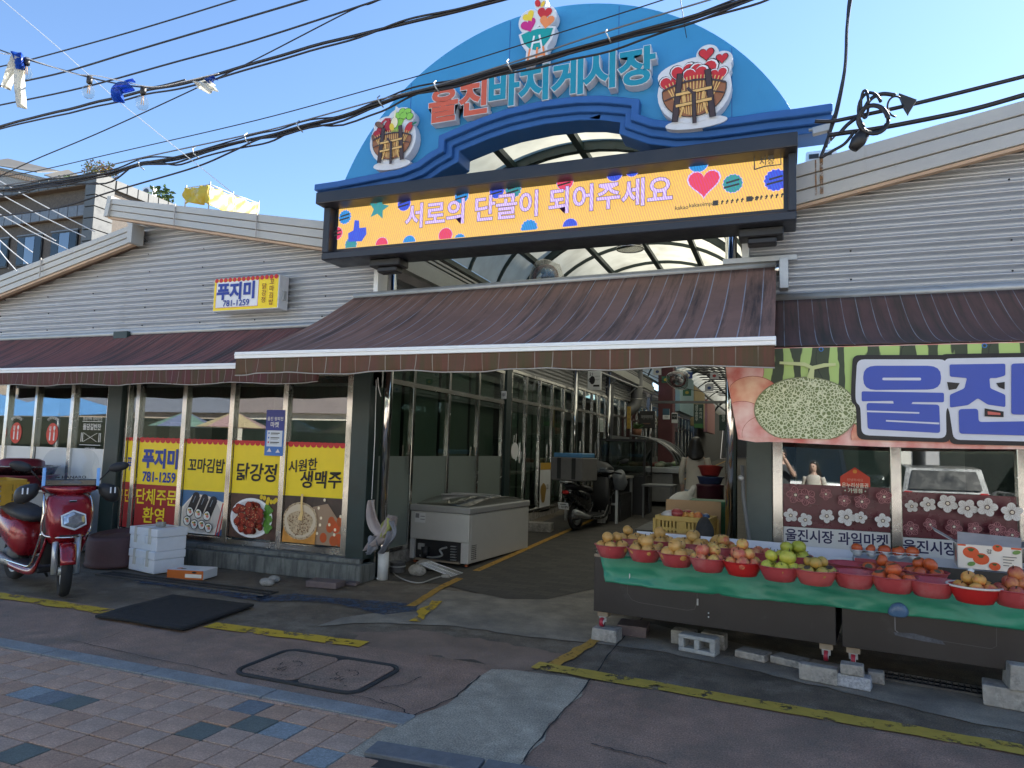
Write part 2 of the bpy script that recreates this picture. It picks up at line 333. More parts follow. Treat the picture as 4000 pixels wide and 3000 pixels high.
# cracks and slab joints
M_crack = pm('dark_joint', (.02, .02, .02), .95)
def crack(pts, w, z=.0118):
    q = [Vector(p) for p in VP(pts)]; out = []
    for i in range(len(q)-1):
        for k in range(6): out.append(q[i].lerp(q[i+1], k/6)+Vector(((rnd.random()-.5)*.018, (rnd.random()-.5)*.018, 0)))
    out.append(q[-1]); n = len(out); l = []; r = []
    for i in range(n):
        d = (out[min(i+1, n-1)]-out[max(i-1, 0)]).normalized(); nn = Vector((-d.y, d.x, 0))*w*(.35+rnd.random()*.65)/2
        l.append(out[i]+nn+Vector((0, 0, z))); r.append(out[i]-nn+Vector((0, 0, z)))
    o = MB().add(l+r, [(i, n+i, n+i+1, i+1) for i in range(n-1)]).build('pavement_crack', M_crack); o['kind'] = 'structure'
for pts, w in [([(1390, 1335), (1330, 1396), (1274, 1474), (1200, 1560), (1133, 1643), (1100, 1690)], .014), ([(888, 1552), (985, 1508), (1037, 1463)], .018), ([(820, 1515), (870, 1535), (888, 1552)], .01),
               ([(150, 1385), (250, 1408), (330, 1425), (430, 1445), (490, 1462)], .009), ([(820, 1490), (880, 1480), (910, 1465)], .009), ([(745, 1505), (790, 1510), (830, 1525)], .008), ([(1280, 1610), (1330, 1625), (1400, 1640), (1440, 1655)], .012), ([(180, 1395), (230, 1380), (270, 1365)], .006)]: crack(pts, w)
# pavers, one by one, on a mortar bed
bed = kind(sheet('pavement', [(-9.4, .6), (-1.2, .6), (-1.95, 3.2), (-2.04, 3.64), (-9.4, 3.64)], .002, pm('paver_bed', (.03, .027, .024), .95, 0, .3, 9)), 'structure')
PC = [pm('paver_pinkish', (.385, .25, .175), .82, 0, .22, 6, .35, 200, grain=.4), pm('paver_brown', (.345, .212, .14), .82, 0, .22, 6, .35, 200, grain=.4), pm('paver_grey_pink', (.355, .245, .18), .82, 0, .22, 6, .35, 200, grain=.4),
      pm('paver_dark_green', (.10, .115, .10), .8, 0, .2, 24, .3, 200, grain=.3), pm('paver_pale_blue', (.20, .225, .23), .8, 0, .25, 40, .3, 200, grain=.4), pm('paver_blue_grey', (.13, .145, .155), .8, 0, .25, 30, .3, 200, grain=.4)]
pvm = []
for mt in PC:
    t = .195/2-.0045; o = MB().box(-t, t, -t, t, 0, .012); me_o = o.build('paver', mt, origin=(0, 0, 0)); pvm.append(me_o.data); bpy.data.objects.remove(me_o)
spec = {(-4.31, 3.11): 4, (-4.115, 3.11): 5, (-4.115, 3.305): 2, (-3.92, 3.11): 3, (-2.95, 3.11): 3, (-2.755, 3.305): 3, (-2.56, 3.305): 4, (-3.53, 2.52): 3, (-2.17, 3.11): 4, (-4.9, 2.72): 3, (-3.14, 2.135): 4, (-5.5, 3.305): 3}
for i in range(-2, 33):
    for j in range(-6, 7):
        x = -2.20-.195*i; y = 3.305+.0+(j-5)*.195-.0
        if y > 3.62 or x-.1 < -8.6 or y < 1.2: continue
        if x > -2.05 and y > 3.3-(x+2.2)*.9: continue
        px = (x, y, 0); d = (Vector((x, y, 0)))
        k = rnd.choices([0, 1, 2], [5, 3, 3])[0]
        for (sx, sy), kk in spec.items():
            if abs(sx-x) < .098 and abs(sy-y) < .098: k = kk
        if rnd.random() < .008: k = rnd.choice([3, 3, 5])
        # only the stretch the photograph takes in
        if y < 2.15 and x < -4.0: continue
        o = bpy.data.objects.new('paver', pvm[k]); COL.objects.link(o); o.parent = bed; o.location = Vector((x, y, .002+rnd.random()*.003))-ORG[bed]
        o.rotation_euler = ((rnd.random()-.5)*.012, (rnd.random()-.5)*.012, (rnd.random()-.5)*.012)
        md = o.modifiers.new('bevel', 'BEVEL'); md.width = .003; md.segments = 1
for i in range(34):    # narrow cut row against the kerb
    x = -2.15-.195*i
    if x < -8.5: break
    MB().box(x-.094, x+.094, 3.603, 3.634, .004, .015).build('paver', PC[rnd.choice([0, 0, 1, 2])], bed, bev=.003)
kb = kind(sheet('kerb', [(-12, 3.63), (-2.0, 3.64), (-2.0, 3.81), (-12, 3.80)], .0035, pm('paver_bed', (.05, .046, .042))), 'structure')
x = -2.03
while x > -10:
    L_ = .98+rnd.random()*.04; x2 = x-L_
    MB().box(x2+.004, x, 3.645, 3.795, 0, .02+rnd.random()*.004).build('kerb_stone', M_kerb, kb, bev=.006, seg=2); x = x2-.004
k2 = kind(sheet('kerb', [(-2.0, 3.22), (-.6, 3.42), (-.6, 3.32), (-2.0, 3.12)], .0095, pm('paver_bed', (.05, .046, .042))), 'structure')
for q in range(3):
    a_ = Vector((-2.02+q*.62, 3.30+q*.045, .015)); b_ = a_+Vector((.605, .044, 0)); MB().bar(a_, b_, .15, .03).build('kerb_stone', pm('granite_kerb_dark', (.12, .125, .13), .7, 0, .25, 25, .3, 140), k2, bev=.005)
# drain channels with bar gratings
M_rust = pm('dull_grate_steel', (.085, .08, .075), .6, .3, .3, 20)
def grating(name, label, a, b, w, n):
    a = Vector(a); b = Vector(b); d = (b-a).normalized(); nn = Vector((-d.y, d.x, 0))
    t = thing(name, label, 'drain grate', (a+b)/2)
    for s_ in (-1, 1): MB().bar(a+nn*w/2*s_+Vector((0, 0, .012)), b+nn*w/2*s_+Vector((0, 0, .012)), .02, .02).build('edge_bar', M_rust, t)
    MB().bar(a+nn*.0+Vector((0, 0, .012)), b+Vector((0, 0, .012)), .012, .016).build('edge_bar', M_rust, t)
    MB().bar(a+Vector((0, 0, .005)), b+Vector((0, 0, .005)), w, .004).build('channel', M_crack, t)
    mm = None
    for i in range(n):
        c = a.lerp(b, (i+.5)/n)+Vector((0, 0, .013))
        if mm is None: o = MB().bar(c-nn*w*.46, c+nn*w*.46, .007, .014).build('bar', M_rust, t); mm = o; c0 = c
        else:
            o = bpy.data.objects.new('bar', mm.data); COL.objects.link(o); o.parent = t; o.location = c-c0
pA = VP([(225, 1240)])[0]; pB = VP([(585, 1285)])[0]
grating('drain_grate', 'long steel bar drain grate in the ground before the left shop step', pA, pB, .22, 60)
pA = VP([(1890, 1468)])[0]; pB = VP([(2150, 1520)])[0]
grating('drain_grate', 'steel drain grate half hidden under the dark fruit cart', (pA[0], pA[1]+.12, 0), (pB[0]+.4, pB[1]+.12, 0), .2, 30)
# utility cover painted over with the road
uc = thing('utility_cover', 'rounded rectangular two-plate utility cover painted dull red in the roadway', 'manhole cover', (-3.05, 4.25, .004))
def rrect(w, h, r, n=6):
    out = []
    for cx, cy, a0 in ((w/2-r, h/2-r, 0), (-w/2+r, h/2-r, 90), (-w/2+r, -h/2+r, 180), (w/2-r, -h/2+r, 270)):
        for k in range(n+1): a = rad(a0+90*k/n); out.append((cx+r*math.cos(a), cy+r*math.sin(a)))
    return out
fru = FR((-3.05, 4.25, .004), (1, 0, 0), (0, 1, 0), (0, 0, 1))
MB().prism(rrect(.97, .60, .11), fru, 0, .006).build('gap', M_crack, uc)
for sx in (-1, 1):
    MB().prism(rrect(.465, .555, .07), (fru[0]+Vector((sx*.237, 0, 0)), *fru[1:]), .006, .013).build('plate', M_red, uc, bev=.003)
    A_ = Art((fru[0]+Vector((sx*.237, 0, .0135)), *fru[1:]), base=.0004)
    for k in range(16): 
        if rnd.random() < .7: A_.line([(.075*math.cos(k*.39), .075*math.sin(k*.39)), (.075*math.cos(k*.39+.28), .075*math.sin(k*.39+.28))], .009, M_crack)
    for k in range(9): A_.rect(-.19+k*.04, -.235, -.19+k*.04+.012+.012*rnd.random(), -.225, M_crack) if rnd.random() < .8 else None
    for k in range(5): A_.rect(-.03+k*.02, -.17+.02*(k % 2), -.02+k*.02, -.14+.02*(k % 3), M_crack)
    A_.line([(-.02, .05), (0, .02), (.03, .055)], .006, M_crack); kind(A_.build('cast_mark', uc), 'stuff')
ring = [(fru[0].x+x*1.03, fru[0].y+y*1.03, .011) for x, y in rrect(.97, .60, .11)]
MB().tube(ring, .014, 6, closed=True).build('rim', pm('tarry_rim', (.03, .03, .03), .9, 0, .3, 20, .4), uc)
# ================================================================== corrugated walls
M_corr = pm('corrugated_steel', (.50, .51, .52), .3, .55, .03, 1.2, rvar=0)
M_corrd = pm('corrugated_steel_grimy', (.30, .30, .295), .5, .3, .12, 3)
M_fasc = pm('grey_fascia_metal', (.46, .445, .405), .45, .15, .06, 1.6, dirt=((.33, .25, .17), 2.2, .63, .9), streak=(4, 4, .4))
M_tan = pm('tan_flashing', (.50, .34, .22), .6, 0, .12, 5)
def corrugated(name, parent, fr, a0, a1, z0, z1, mat, cuts=(), pitch=.084, amp=.03, na=14):
    o, u, v, w = fr; nz = int((z1-z0)/pitch*10)
    mb = MB().grid(lambda s, t: o+u*(a0+(a1-a0)*s)+v*(z0+(z1-z0)*t)+w*(amp*math.sin(2*math.pi*(z1-z0)*t/pitch)), na, nz)
    ob = mb.build(name, mat, parent)
    if cuts:
        b = bmesh.new(); b.from_mesh(ob.data); org = ORG[ob]
        for co, no in cuts: bmesh.ops.bisect_plane(b, geom=b.verts[:]+b.edges[:]+b.faces[:], plane_co=Vector(co)-org, plane_no=no, clear_outer=True)
        b.to_mesh(ob.data); b.free()
    return ob
def cut_line(p, q, Y):   # keep what lies below the line p-q in the XZ plane
    d = Vector((q[0]-p[0], 0, q[2]-p[2])); no = Vector((-d.z, 0, d.x)); no = no if no.z > 0 else -no
    return (p, no.normalized())
YF = 7.30
def fascia(parent, lo0, lo1, h0, h1, y0=7.06, n=3, seams=()):
    """stepped sheet-metal barge board between two points of its lower edge"""
    d = (lo1-lo0)
    for k in range(n):
        f0, f1 = k/n, (k+1)/n-.022
        poly = [(lo0.x, lo0.z+h0*f0), (lo1.x, lo1.z+h1*f0), (lo1.x, lo1.z+h1*f1), (lo0.x, lo0.z+h0*f1)]
        MB().prism(poly, FR((0, y0-.012*k, 0), (1, 0, 0), (0, 0, 1), (0, 1, 0)), 0, .10).build('barge_board', M_fasc, parent, bev=.004)
    poly = [(lo0.x+.01, lo0.z+.012), (lo1.x-.01, lo1.z+.012), (lo1.x-.01, lo1.z+h1-.025), (lo0.x+.01, lo0.z+h0-.025)]
    MB().prism(poly, FR((0, y0+.02, 0), (1, 0, 0), (0, 0, 1), (0, 1, 0)), 0, .2).build('barge_backing', pm('rusty_joint', (.16, .10, .065), .8), parent)
    MB().bar((lo0.x, y0+.05, lo0.z-.022), (lo1.x, y0+.05, lo1.z-.022), .07, .03).build('flashing', M_tan, parent)
    for s_ in seams:
        x = lo0.x+d.x*s_; z = lo0.z+d.z*s_; h = h0+(h1-h0)*s_
        MB().bar((x, y0-.038, z-.01), (x, y0-.038, z+h+.01), .012, .012, (0, 1, 0)).build('seam_strip', pm('seam_metal', (.42, .39, .35), .6), parent)
# ------------------------------------------------------------------ left market building
LB = thing('market_building', 'low market building of grey corrugated steel with gabled fascia and yellow menu windows', 'building', (-8, 7.3, 0))
FX = FR((0, YF, 0), (1, 0, 0), (0, 0, 1), (0, -1, 0))
yb = 7.08
A0, A1 = P(0, 636, Y=yb), P(286, 523, Y=yb); B0, B1 = P(244, 470, Y=yb), P(718, 540, Y=yb); B2 = B0+(B1-B0)*((-4.62-B0.x)/(B1.x-B0.x))
A00 = A0+(A0-A1)*.45
Bm = B0+(B1-B0)*.12
corrugated('corrugated_wall', LB, FX, -13.2, -8.98, 3.13, 5.0, M_corr, [cut_line(A00+Vector((0, 0, .04)), A1+Vector((0, 0, .04)), YF)])
corrugated('corrugated_wall', LB, (FX[0]+Vector((0, .004, 0)), *FX[1:]), -9.0, -4.66, 3.13, 5.0, M_corr, [cut_line(Bm+Vector((0, 0, .04)), B2+Vector((0, 0, .04)), YF)])
for q in range(40):   # fixing screws
    x = -12.6+(q % 8)*1.02+(rnd.random()-.5)*.1; z = 3.2+(q//8)*.26
    if z < 4.25: MB().sph((x, YF-.018, z), .011, nu=6, nv=4).build('screw', M_black, LB)
fascia(LB, A00, A1, .31, .245, 7.06, 3, (.55,))
fascia(LB, B0, B2, .26, .345, 6.99, 3, (.30, .62))
e = B0; MB().prism([(e.x-.03, e.z-.02), (e.x+.05, e.z-.02), (e.x+.1, e.z+.27), (e.x+.02, e.z+.27)], FR((0, 6.95, 0), (1, 0, 0), (0, 0, 1), (0, 1, 0)), 0, .16).build('end_cap', M_fasc, LB)
MB().box(A1.x-.02, A1.x+.07, 7.0, 7.2, A1.z-.03, A1.z+.25).build('end_cap', M_fasc, LB)
MB().box(-13.2, -4.64, 7.24, 7.30, 3.09, 3.135).build('drip_flashing', M_galv, LB)
# roof behind the barge boards
rf = MB()
ap = Vector((-9.0, 0, 4.95))
rf.add([(A00.x, 7.25, A00.z+.12), (A1.x, 7.25, A1.z+.10), (A1.x, 34, A1.z+.10), (A00.x, 34, A00.z+.12), (B0.x+.1, 7.25, B0.z+.1), (B2.x, 7.25, B2.z+.12), (B2.x, 34, B2.z+.12), (B0.x+.1, 34, B0.z+.1)], [(0, 1, 2, 3), (4, 5, 6, 7)])
rf.build('roof', M_dkgrey, LB, solid=.05)
MB().box(-4.66, -4.60, 7.2, 7.42, 2.3, 3.95).build('corner_post', M_alu, LB)
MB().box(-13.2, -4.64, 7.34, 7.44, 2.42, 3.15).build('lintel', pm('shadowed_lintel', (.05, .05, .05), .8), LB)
# concrete plinth
MB().box(-7.72, -4.53, 7.0, 7.33, 0, .2).box(-7.72, -4.6, 7.09, 7.33, .2, .255).build('plinth', pm('mossy_concrete', (.15, .155, .14), .9, 0, .3, 4, .5, 50, dirt=((.04, .042, .04), 3, .45, .7), streak=(5, 5, .6)), LB, bev=.008)
MB().box(-13.2, -7.72, 7.12, 7.33, 0, .12).build('plinth', M_stone, LB)
# shop front frames
def pane(parent, x0, x1, z0, z1, y, name='pane', mat=None):
    MB().box(x0, x1, y-.003, y+.003, z0, z1).build(name, mat or M_glass, parent)
def vbar(parent, x, w, z0, z1, y0, y1, mat, name='mullion'): return MB().box(x-w/2, x+w/2, y0, y1, z0, z1).build(name, mat, parent, bev=.004)
ZT = 2.46
for x, w, mt in [(-11.15, .07, M_steel), (-10.5, .05, M_steel), (-9.72, .07, M_steel), (-8.97, .08, M_steel), (-8.62, .05, M_steel), (-8.42, .07, M_steel), (-7.56, .075, M_steel), (-6.74, .075, M_steel), (-5.88, .075, M_steel), (-4.91, .10, M_steel)]:
    vbar(LB, x, w, .255 if x > -7.8 else .12, ZT, 7.20, 7.31, mt)
MB().box(-8.93, -8.66, 7.14, 7.33, 0, 3.1).build('pillar', M_dgreen, LB, bev=.006); MB().box(-4.85, -4.60, 7.15, 7.40, 0, 3.1).build('pillar', M_dgreen, LB, bev=.006)
for z0, z1 in ((.257, .335), (ZT-.02, ZT+.06)): MB().box(-8.66, -4.86, 7.21, 7.30, z0, z1).build('rail', M_steel, LB, bev=.004)
for z0, z1 in ((.122, .19), (ZT-.02, ZT+.06)): MB().box(-11.8, -8.93, 7.21, 7.30, z0, z1).build('rail', M_steel, LB, bev=.004)
xs = [-11.9, -11.15, -10.5, -9.72, -8.97]
for i in range(4): pane(LB, xs[i]+.03, xs[i+1]-.03, .19, ZT-.02, 7.25)
xs = [-8.62, -8.42, -7.56, -6.74, -5.88, -4.91]
for i in range(5): pane(LB, xs[i]+.02, xs[i+1]-.03, .335, ZT-.02, 7.25)
# room behind the glass, with a counter and shelves one can just make out
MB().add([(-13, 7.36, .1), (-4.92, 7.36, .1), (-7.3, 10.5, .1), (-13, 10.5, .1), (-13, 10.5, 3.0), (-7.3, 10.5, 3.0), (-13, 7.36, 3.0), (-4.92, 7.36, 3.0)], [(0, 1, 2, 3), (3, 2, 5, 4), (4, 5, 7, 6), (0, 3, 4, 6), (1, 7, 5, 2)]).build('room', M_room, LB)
for x in (-11.2, -9.9, -8.2): MB().box(x-.5, x+.5, 9.6, 10.2, .1, 1.9).build('shelf_unit', pm('interior_cupboard', (.13, .12, .11), .7), LB)
MB().box(-8.62, -8.60, 7.22, 7.24, 1.15, 1.3).build('door_handle', M_chrome, LB)
# ------------------------------------------------------------------ right market building
RB = thing('market_building', 'low corrugated market building behind the fruit stall with flowered window film', 'building', (2, 7.3, 0))
C0, C1 = P(1722, 443, Y=yb), P(2212, 311, Y=yb); C2 = C1+(C1-C0)*2.0; C00 = C0-(C1-C0)*.05
corrugated('corrugated_wall', RB, FX, -.30, 6.0, 3.17, 6.1, M_corr, [cut_line(C00+Vector((0, 0, .04)), C2+Vector((0, 0, .04)), YF)], na=20)
fascia(RB, C00, C2, .40, .36, 7.06, 3, ())
for x_, w_ in ((.36, .03), (.31, .012), (2.6, .02)):
    s_ = (x_-C00.x)/(C2.x-C00.x); z_ = C00.z+(C2.z-C00.z)*s_; MB().box(x_-w_/2, x_+w_/2, 7.0335, 7.0345, z_+.03, z_+.38).build('rust_run', paint('rust_streak', (.28, .14, .05), 9, .40, .62), RB)
for q in range(12):
    z = 3.3+(q % 4)*.28; x = .62+(q//4)*1.3; MB().sph((x, YF-.018, z), .010, nu=6, nv=4).build('screw', M_black, RB)
MB().box(-.30, 6, 7.23, 7.30, 3.12, 3.175).build('drip_flashing', M_galv, RB)
MB().add([(-.30, 7.25, C00.z+.3), (6.2, 7.25, C2.z+.3), (6.2, 30, C2.z+.3), (-.30, 30, C00.z+.3)], [(0, 1, 2, 3)]).build('roof', M_dkgrey, RB, solid=.05)
MB().box(-.37, -.305, 7.2, 7.42, 2.3, 3.95).build('corner_post', M_alu, RB)
MB().box(-.33, -.10, 7.16, 7.40, 0, 3.1).build('pillar', pm('grey_green_steel', (.075, .095, .09), .5, 0, .15, 4), RB, bev=.006)
for x, w in ((-.05, .09), (.955, .085), (1.93, .10), (2.95, .09), (3.9, .09)): vbar(RB, x, w, .45, ZT, 7.20, 7.31, M_steel)
for z0, z1 in ((.45, .52), (ZT-.02, ZT+.06)): MB().box(-.08, 4, 7.21, 7.30, z0, z1).build('rail', M_steel, RB, bev=.004)
xs = [-.05, .955, 1.93, 2.95, 3.9]
for i in range(4): pane(RB, xs[i]+.045, xs[i+1]-.045, .52, ZT-.02, 7.25)
MB().box(-.1, 6, 7.18, 7.4, 0, .45).build('plinth', M_stone, RB, bev=.01)
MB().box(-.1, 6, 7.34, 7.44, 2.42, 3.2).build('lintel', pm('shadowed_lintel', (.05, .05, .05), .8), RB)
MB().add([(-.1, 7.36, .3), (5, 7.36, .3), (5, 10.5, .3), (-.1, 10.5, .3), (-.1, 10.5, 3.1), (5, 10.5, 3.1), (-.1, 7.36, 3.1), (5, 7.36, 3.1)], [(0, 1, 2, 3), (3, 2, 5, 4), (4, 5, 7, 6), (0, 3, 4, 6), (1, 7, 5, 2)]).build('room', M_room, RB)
for x in (.5, 1.6, 3.0): MB().box(x-.35, x+.35, 9.4, 9.9, .3, 1.8).build('shelf_unit', pm('interior_cupboard', (.13, .12, .11)), RB)
# ================================================================== awnings
def awning_mat(name, base, grime, stripe, pitch, x0, sw=.055, gl=.5, gh=.7):
    mt = pm(name, base, .8, 0, .22, 1.6, .15, 40, dirt=(grime, 1.0, gl, gh), streak=(9, .55, .55)); nt = mt.node_tree; L = nt.links.new; b = nt.nodes['Principled BSDF']
    src = b.inputs['Base Color'].links[0].from_socket
    tc = N(nt, 'ShaderNodeTexCoord'); sx = N(nt, 'ShaderNodeSeparateXYZ'); L(tc.outputs['Object'], sx.inputs[0])
    d = N(nt, 'ShaderNodeMath', _operation='DIVIDE'); L(sx.outputs[0], d.inputs[0]); d.inputs[1].default_value = pitch
    f = N(nt, 'ShaderNodeMath', _operation='FRACT'); L(d.outputs[0], f.inputs[0]); lt = N(nt, 'ShaderNodeMath', _operation='LESS_THAN'); L(f.outputs[0], lt.inputs[0]); lt.inputs[1].default_value = sw
    nz = N(nt, 'ShaderNodeTexNoise', Scale=2.2, Detail=4.0); L(tc.outputs['Object'], nz.inputs['Vector'])
    mr = N(nt, 'ShaderNodeMapRange', **{'From Min': .35, 'From Max': .6, 'To Min': .15, 'To Max': 1}); L(nz.outputs[0], mr.inputs[0])
    mu = N(nt, 'ShaderNodeMath', _operation='MULTIPLY'); L(lt.outputs[0], mu.inputs[0]); L(mr.outputs[0], mu.inputs[1])
    mx = N(nt, 'ShaderNodeMix', _data_type='RGBA'); L(mu.outputs[0], mx.inputs[0]); L(src, mx.inputs[6]); mx.inputs[7].default_value = (*stripe, 1); L(mx.outputs[2], b.inputs['Base Color'])
    ad = b; tr = N(nt, 'ShaderNodeBsdfTranslucent'); L(mx.outputs[2], tr.inputs[0]); ms = N(nt, 'ShaderNodeMixShader'); ms.inputs[0].default_value = .22
    out = [n for n in nt.nodes if n.type == 'OUTPUT_MATERIAL'][0]; L(b.outputs[0], ms.inputs[1]); L(tr.outputs[0], ms.inputs[2]); L(ms.outputs[0], out.inputs[0])
    return mt
def awning(label, x0, x1, yt, zt0, yb_, zb, zv, mat, matv, sag=.05, bow=.06, arms=(), bar=True, valance=True, ripple=.004, group=None):
    zt = zt0; t = thing('awning', label, 'awning', ((x0+x1)/2, yt, zt)); ri = .06 if 'gateway' in label else 0
    def fab(s, r):
        x = x0+(x1-x0)*s; y = yt+(yb_-yt)*r; z = zt+ri*(s-.6)*(1-r)+(zb-zt)*r-sag*math.sin(math.pi*r)+.02*math.sin(7*s+1.3)*math.sin(math.pi*r)+ripple*math.sin(60*s)*math.sin(math.pi*r)-bow*0*r
        return Vector((x, y, z))
    MB().grid(fab, 90, 16).build('canopy', mat, t, solid=.004)
    if bar: MB().box(x0-.01, x1+.01, yb_-.035, yb_+.02, zb-.035, zb+.03).box(x0-.01, x1+.01, yb_-.042, yb_-.035, zb-.004, zb+.012).build('front_bar', M_alu, t, bev=.006)
    if valance:
        def val(s, r):
            x = x0+(x1-x0)*s; k = r*r
            return Vector((x, yb_-.02+.018*k*math.sin(31*s*(x1-x0)/2+math.sin(9*s))+.01*k*math.sin(73*s), zb-.03-(zb-.03-zv)*r-.012*k*math.sin(5*s*(x1-x0)+2)))
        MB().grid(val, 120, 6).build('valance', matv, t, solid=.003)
        MB().tube([val(i/80, 1) for i in range(81)], .006, 5).build('hem', pm('grey_hem', (.35, .33, .30), .8), t)
    MB().cyl((x0, yt+.02, zt+.02-.6*ri), (x1, yt+.02, zt+.02+.4*ri), .045).build('roller', M_galv, t)
    for ax, dx in arms:
        mid = Vector((ax+dx, (yt+yb_)/2, (zt+zb)/2-.12))
        a_ = MB().bar((ax, yt, zt-.12), mid, .05, .03).bar(mid, (ax+dx*.2, yb_, zb-.02), .045, .03); a_.build('folding_arm', M_alu, t)
    return t
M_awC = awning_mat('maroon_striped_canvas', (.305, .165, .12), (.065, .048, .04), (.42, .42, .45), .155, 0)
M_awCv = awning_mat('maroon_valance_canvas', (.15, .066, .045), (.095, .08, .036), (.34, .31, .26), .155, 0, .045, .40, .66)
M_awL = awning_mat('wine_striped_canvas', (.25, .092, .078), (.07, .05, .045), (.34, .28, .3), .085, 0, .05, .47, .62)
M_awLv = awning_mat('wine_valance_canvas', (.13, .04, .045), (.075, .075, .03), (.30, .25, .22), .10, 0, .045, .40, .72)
M_awR = awning_mat('brown_striped_canvas', (.19, .098, .08), (.085, .068, .048), (.40, .39, .40), .125, 0, .05, .42, .68)
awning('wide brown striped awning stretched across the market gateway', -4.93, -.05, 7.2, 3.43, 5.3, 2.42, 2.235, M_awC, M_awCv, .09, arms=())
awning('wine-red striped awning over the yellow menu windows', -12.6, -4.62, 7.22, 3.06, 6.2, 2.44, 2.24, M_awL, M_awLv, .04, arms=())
awning('brown striped awning above the watermelon and melon banner', -.07, 4.6, 7.22, 3.12, 5.85, 2.46, 2.2, M_awR, M_awR, .14, arms=(), bar=False, valance=False)
# end bracket and mounting rail of the gateway awning
mb_ = thing('awning_bracket', 'small galvanised bracket and rail at the end of the gateway awning', 'bracket', (.02, 7.1, 3.3))
MB().box(-.55, .14, 7.15, 7.2, 3.5, 3.55).build('rail', M_galv, mb_); MB().box(-.02, .06, 7.05, 7.2, 3.2, 3.5).build('plate', M_galv, mb_, bev=.004); MB().cyl((-.06, 7.12, 3.4), (.0, 7.12, 3.4), .06).build('spring_drum', M_steel, mb_)
# ================================================================== gateway: arched board over the lane
def emat(name, col, st=1.0, moire=None):
    if name in MATS: return MATS[name]
    mt = bpy.data.materials.new(name); mt.use_nodes = True; nt = mt.node_tree; L = nt.links.new; b = nt.nodes['Principled BSDF']
    b.inputs['Base Color'].default_value = (.02, .02, .02, 1); b.inputs['Roughness'].default_value = .5; b.inputs['Emission Strength'].default_value = st*.27
    tc = N(nt, 'ShaderNodeTexCoord'); mp = N(nt, 'ShaderNodeMapping'); mp.inputs['Rotation'].default_value = (0, rad(18), 0); mp.inputs['Scale'].default_value = (1, 1, 1); L(tc.outputs['Object'], mp.inputs[0])
    w1 = N(nt, 'ShaderNodeTexWave', Scale=13, Distortion=2.0); w1.inputs['Detail'].default_value = 1; L(mp.outputs[0], w1.inputs['Vector'])
    vo = N(nt, 'ShaderNodeTexVoronoi', Scale=95); L(tc.outputs['Object'], vo.inputs['Vector'])
    nz = N(nt, 'ShaderNodeTexNoise', Scale=1.3); L(tc.outputs['Object'], nz.inputs['Vector'])
    rp = N(nt, 'ShaderNodeValToRGB'); e = rp.color_ramp.elements; e[0].position = .25; e[1].position = .8
    if moire: e[0].color = (*col, 1); e[1].color = (*moire, 1)
    else: e[0].color = (*[c*.8 for c in col], 1); e[1].color = (*[min(1, c*1.15) for c in col], 1)
    a = N(nt, 'ShaderNodeMath', _operation='MULTIPLY_ADD'); L(vo.outputs['Color'], a.inputs[0]); a.inputs[1].default_value = .65; L(w1.outputs['Fac'], a.inputs[2])
    q = N(nt, 'ShaderNodeMath', _operation='MULTIPLY'); L(a.outputs[0], q.inputs[0]); q.inputs[1].default_value = .62; L(q.outputs[0], rp.inputs[0])
    L(rp.outputs[0], b.inputs['Emission Color']); MATS[name] = mt; return mt
M_blue = pm('sky_blue_panel', (.04, .255, .50), .42, 0, .06, 1.2, dirt=((.05, .14, .3), 3, .6, .9), streak=(6, 6, .5))
M_blue2 = pm('royal_blue_moulding', (.025, .11, .34), .45, 0, .1, 3)
YA = 7.0
GA = thing('arch_signboard', 'large sky-blue arched board over the market gateway with dark blue stepped moulding', 'sign', (-2.45, 7.05, 4.6))
p1, p2, p3 = (P(745, 405, Y=YA), P(1200, 22, Y=YA), P(1712, 250, Y=YA))
def circ(a, b, c):
    ax, ay, bx, by, cx, cy = a.x, a.z, b.x, b.z, c.x, c.z; d = 2*(ax*(by-cy)+bx*(cy-ay)+cx*(ay-by))
    ux = ((ax*ax+ay*ay)*(by-cy)+(bx*bx+by*by)*(cy-ay)+(cx*cx+cy*cy)*(ay-by))/d; uy = ((ax*ax+ay*ay)*(cx-bx)+(bx*bx+by*by)*(ax-cx)+(cx*cx+cy*cy)*(bx-ax))/d
    return ux, uy, math.hypot(ax-ux, ay-uy)
ccx, ccz, cR = circ(p1, p2, p3)
up_v = [(696, 408), (745, 401), (803, 390), (878, 375), (915, 360), (943, 340), (959, 331), (960.5, 305), (1003, 287), (1053, 266), (1106, 248), (1181, 231), (1256, 222), (1306, 221), (1356, 225), (1388, 229), (1385, 261), (1418, 272), (1468, 277.5), (1531, 275), (1606, 265), (1659, 257), (1720, 250), (1796, 239)]
U = [P(x, y, Y=YA) for x, y in up_v]; U = [(p.x, p.z) for p in U]
def offset(pts, d):
    out = []
    for i, p in enumerate(pts):
        a = pts[max(i-1, 0)]; b = pts[min(i+1, len(pts)-1)]
        d1 = Vector((p[0]-a[0], p[1]-a[1])); d2 = Vector((b[0]-p[0], b[1]-p[1]))
        if d1.length < 1e-6: d1 = d2
        if d2.length < 1e-6: d2 = d1
        n1 = Vector((d1.y, -d1.x)).normalized(); n2 = Vector((d2.y, -d2.x)).normalized(); nn = (n1+n2); nn = nn/max(.55, nn.length**2/2)
        out.append((p[0]+nn.x*d, p[1]+nn.y*d))
    return out
a0 = math.atan2(p1.z-ccz, p1.x-ccx); a1 = math.atan2(p3.z-ccz, p3.x-ccx)
arc = [(ccx+cR*math.cos(a0+(a1-a0)*k/48), ccz+cR*math.sin(a0+(a1-a0)*k/48)) for k in range(49)]
FA = FR((0, 6.95, 0), (1, 0, 0), (0, 0, 1), (0, -1, 0))
low = [u for u in offset(U, .02) if arc[0][0]+.02 < u[0] < arc[-1][0]-.02]
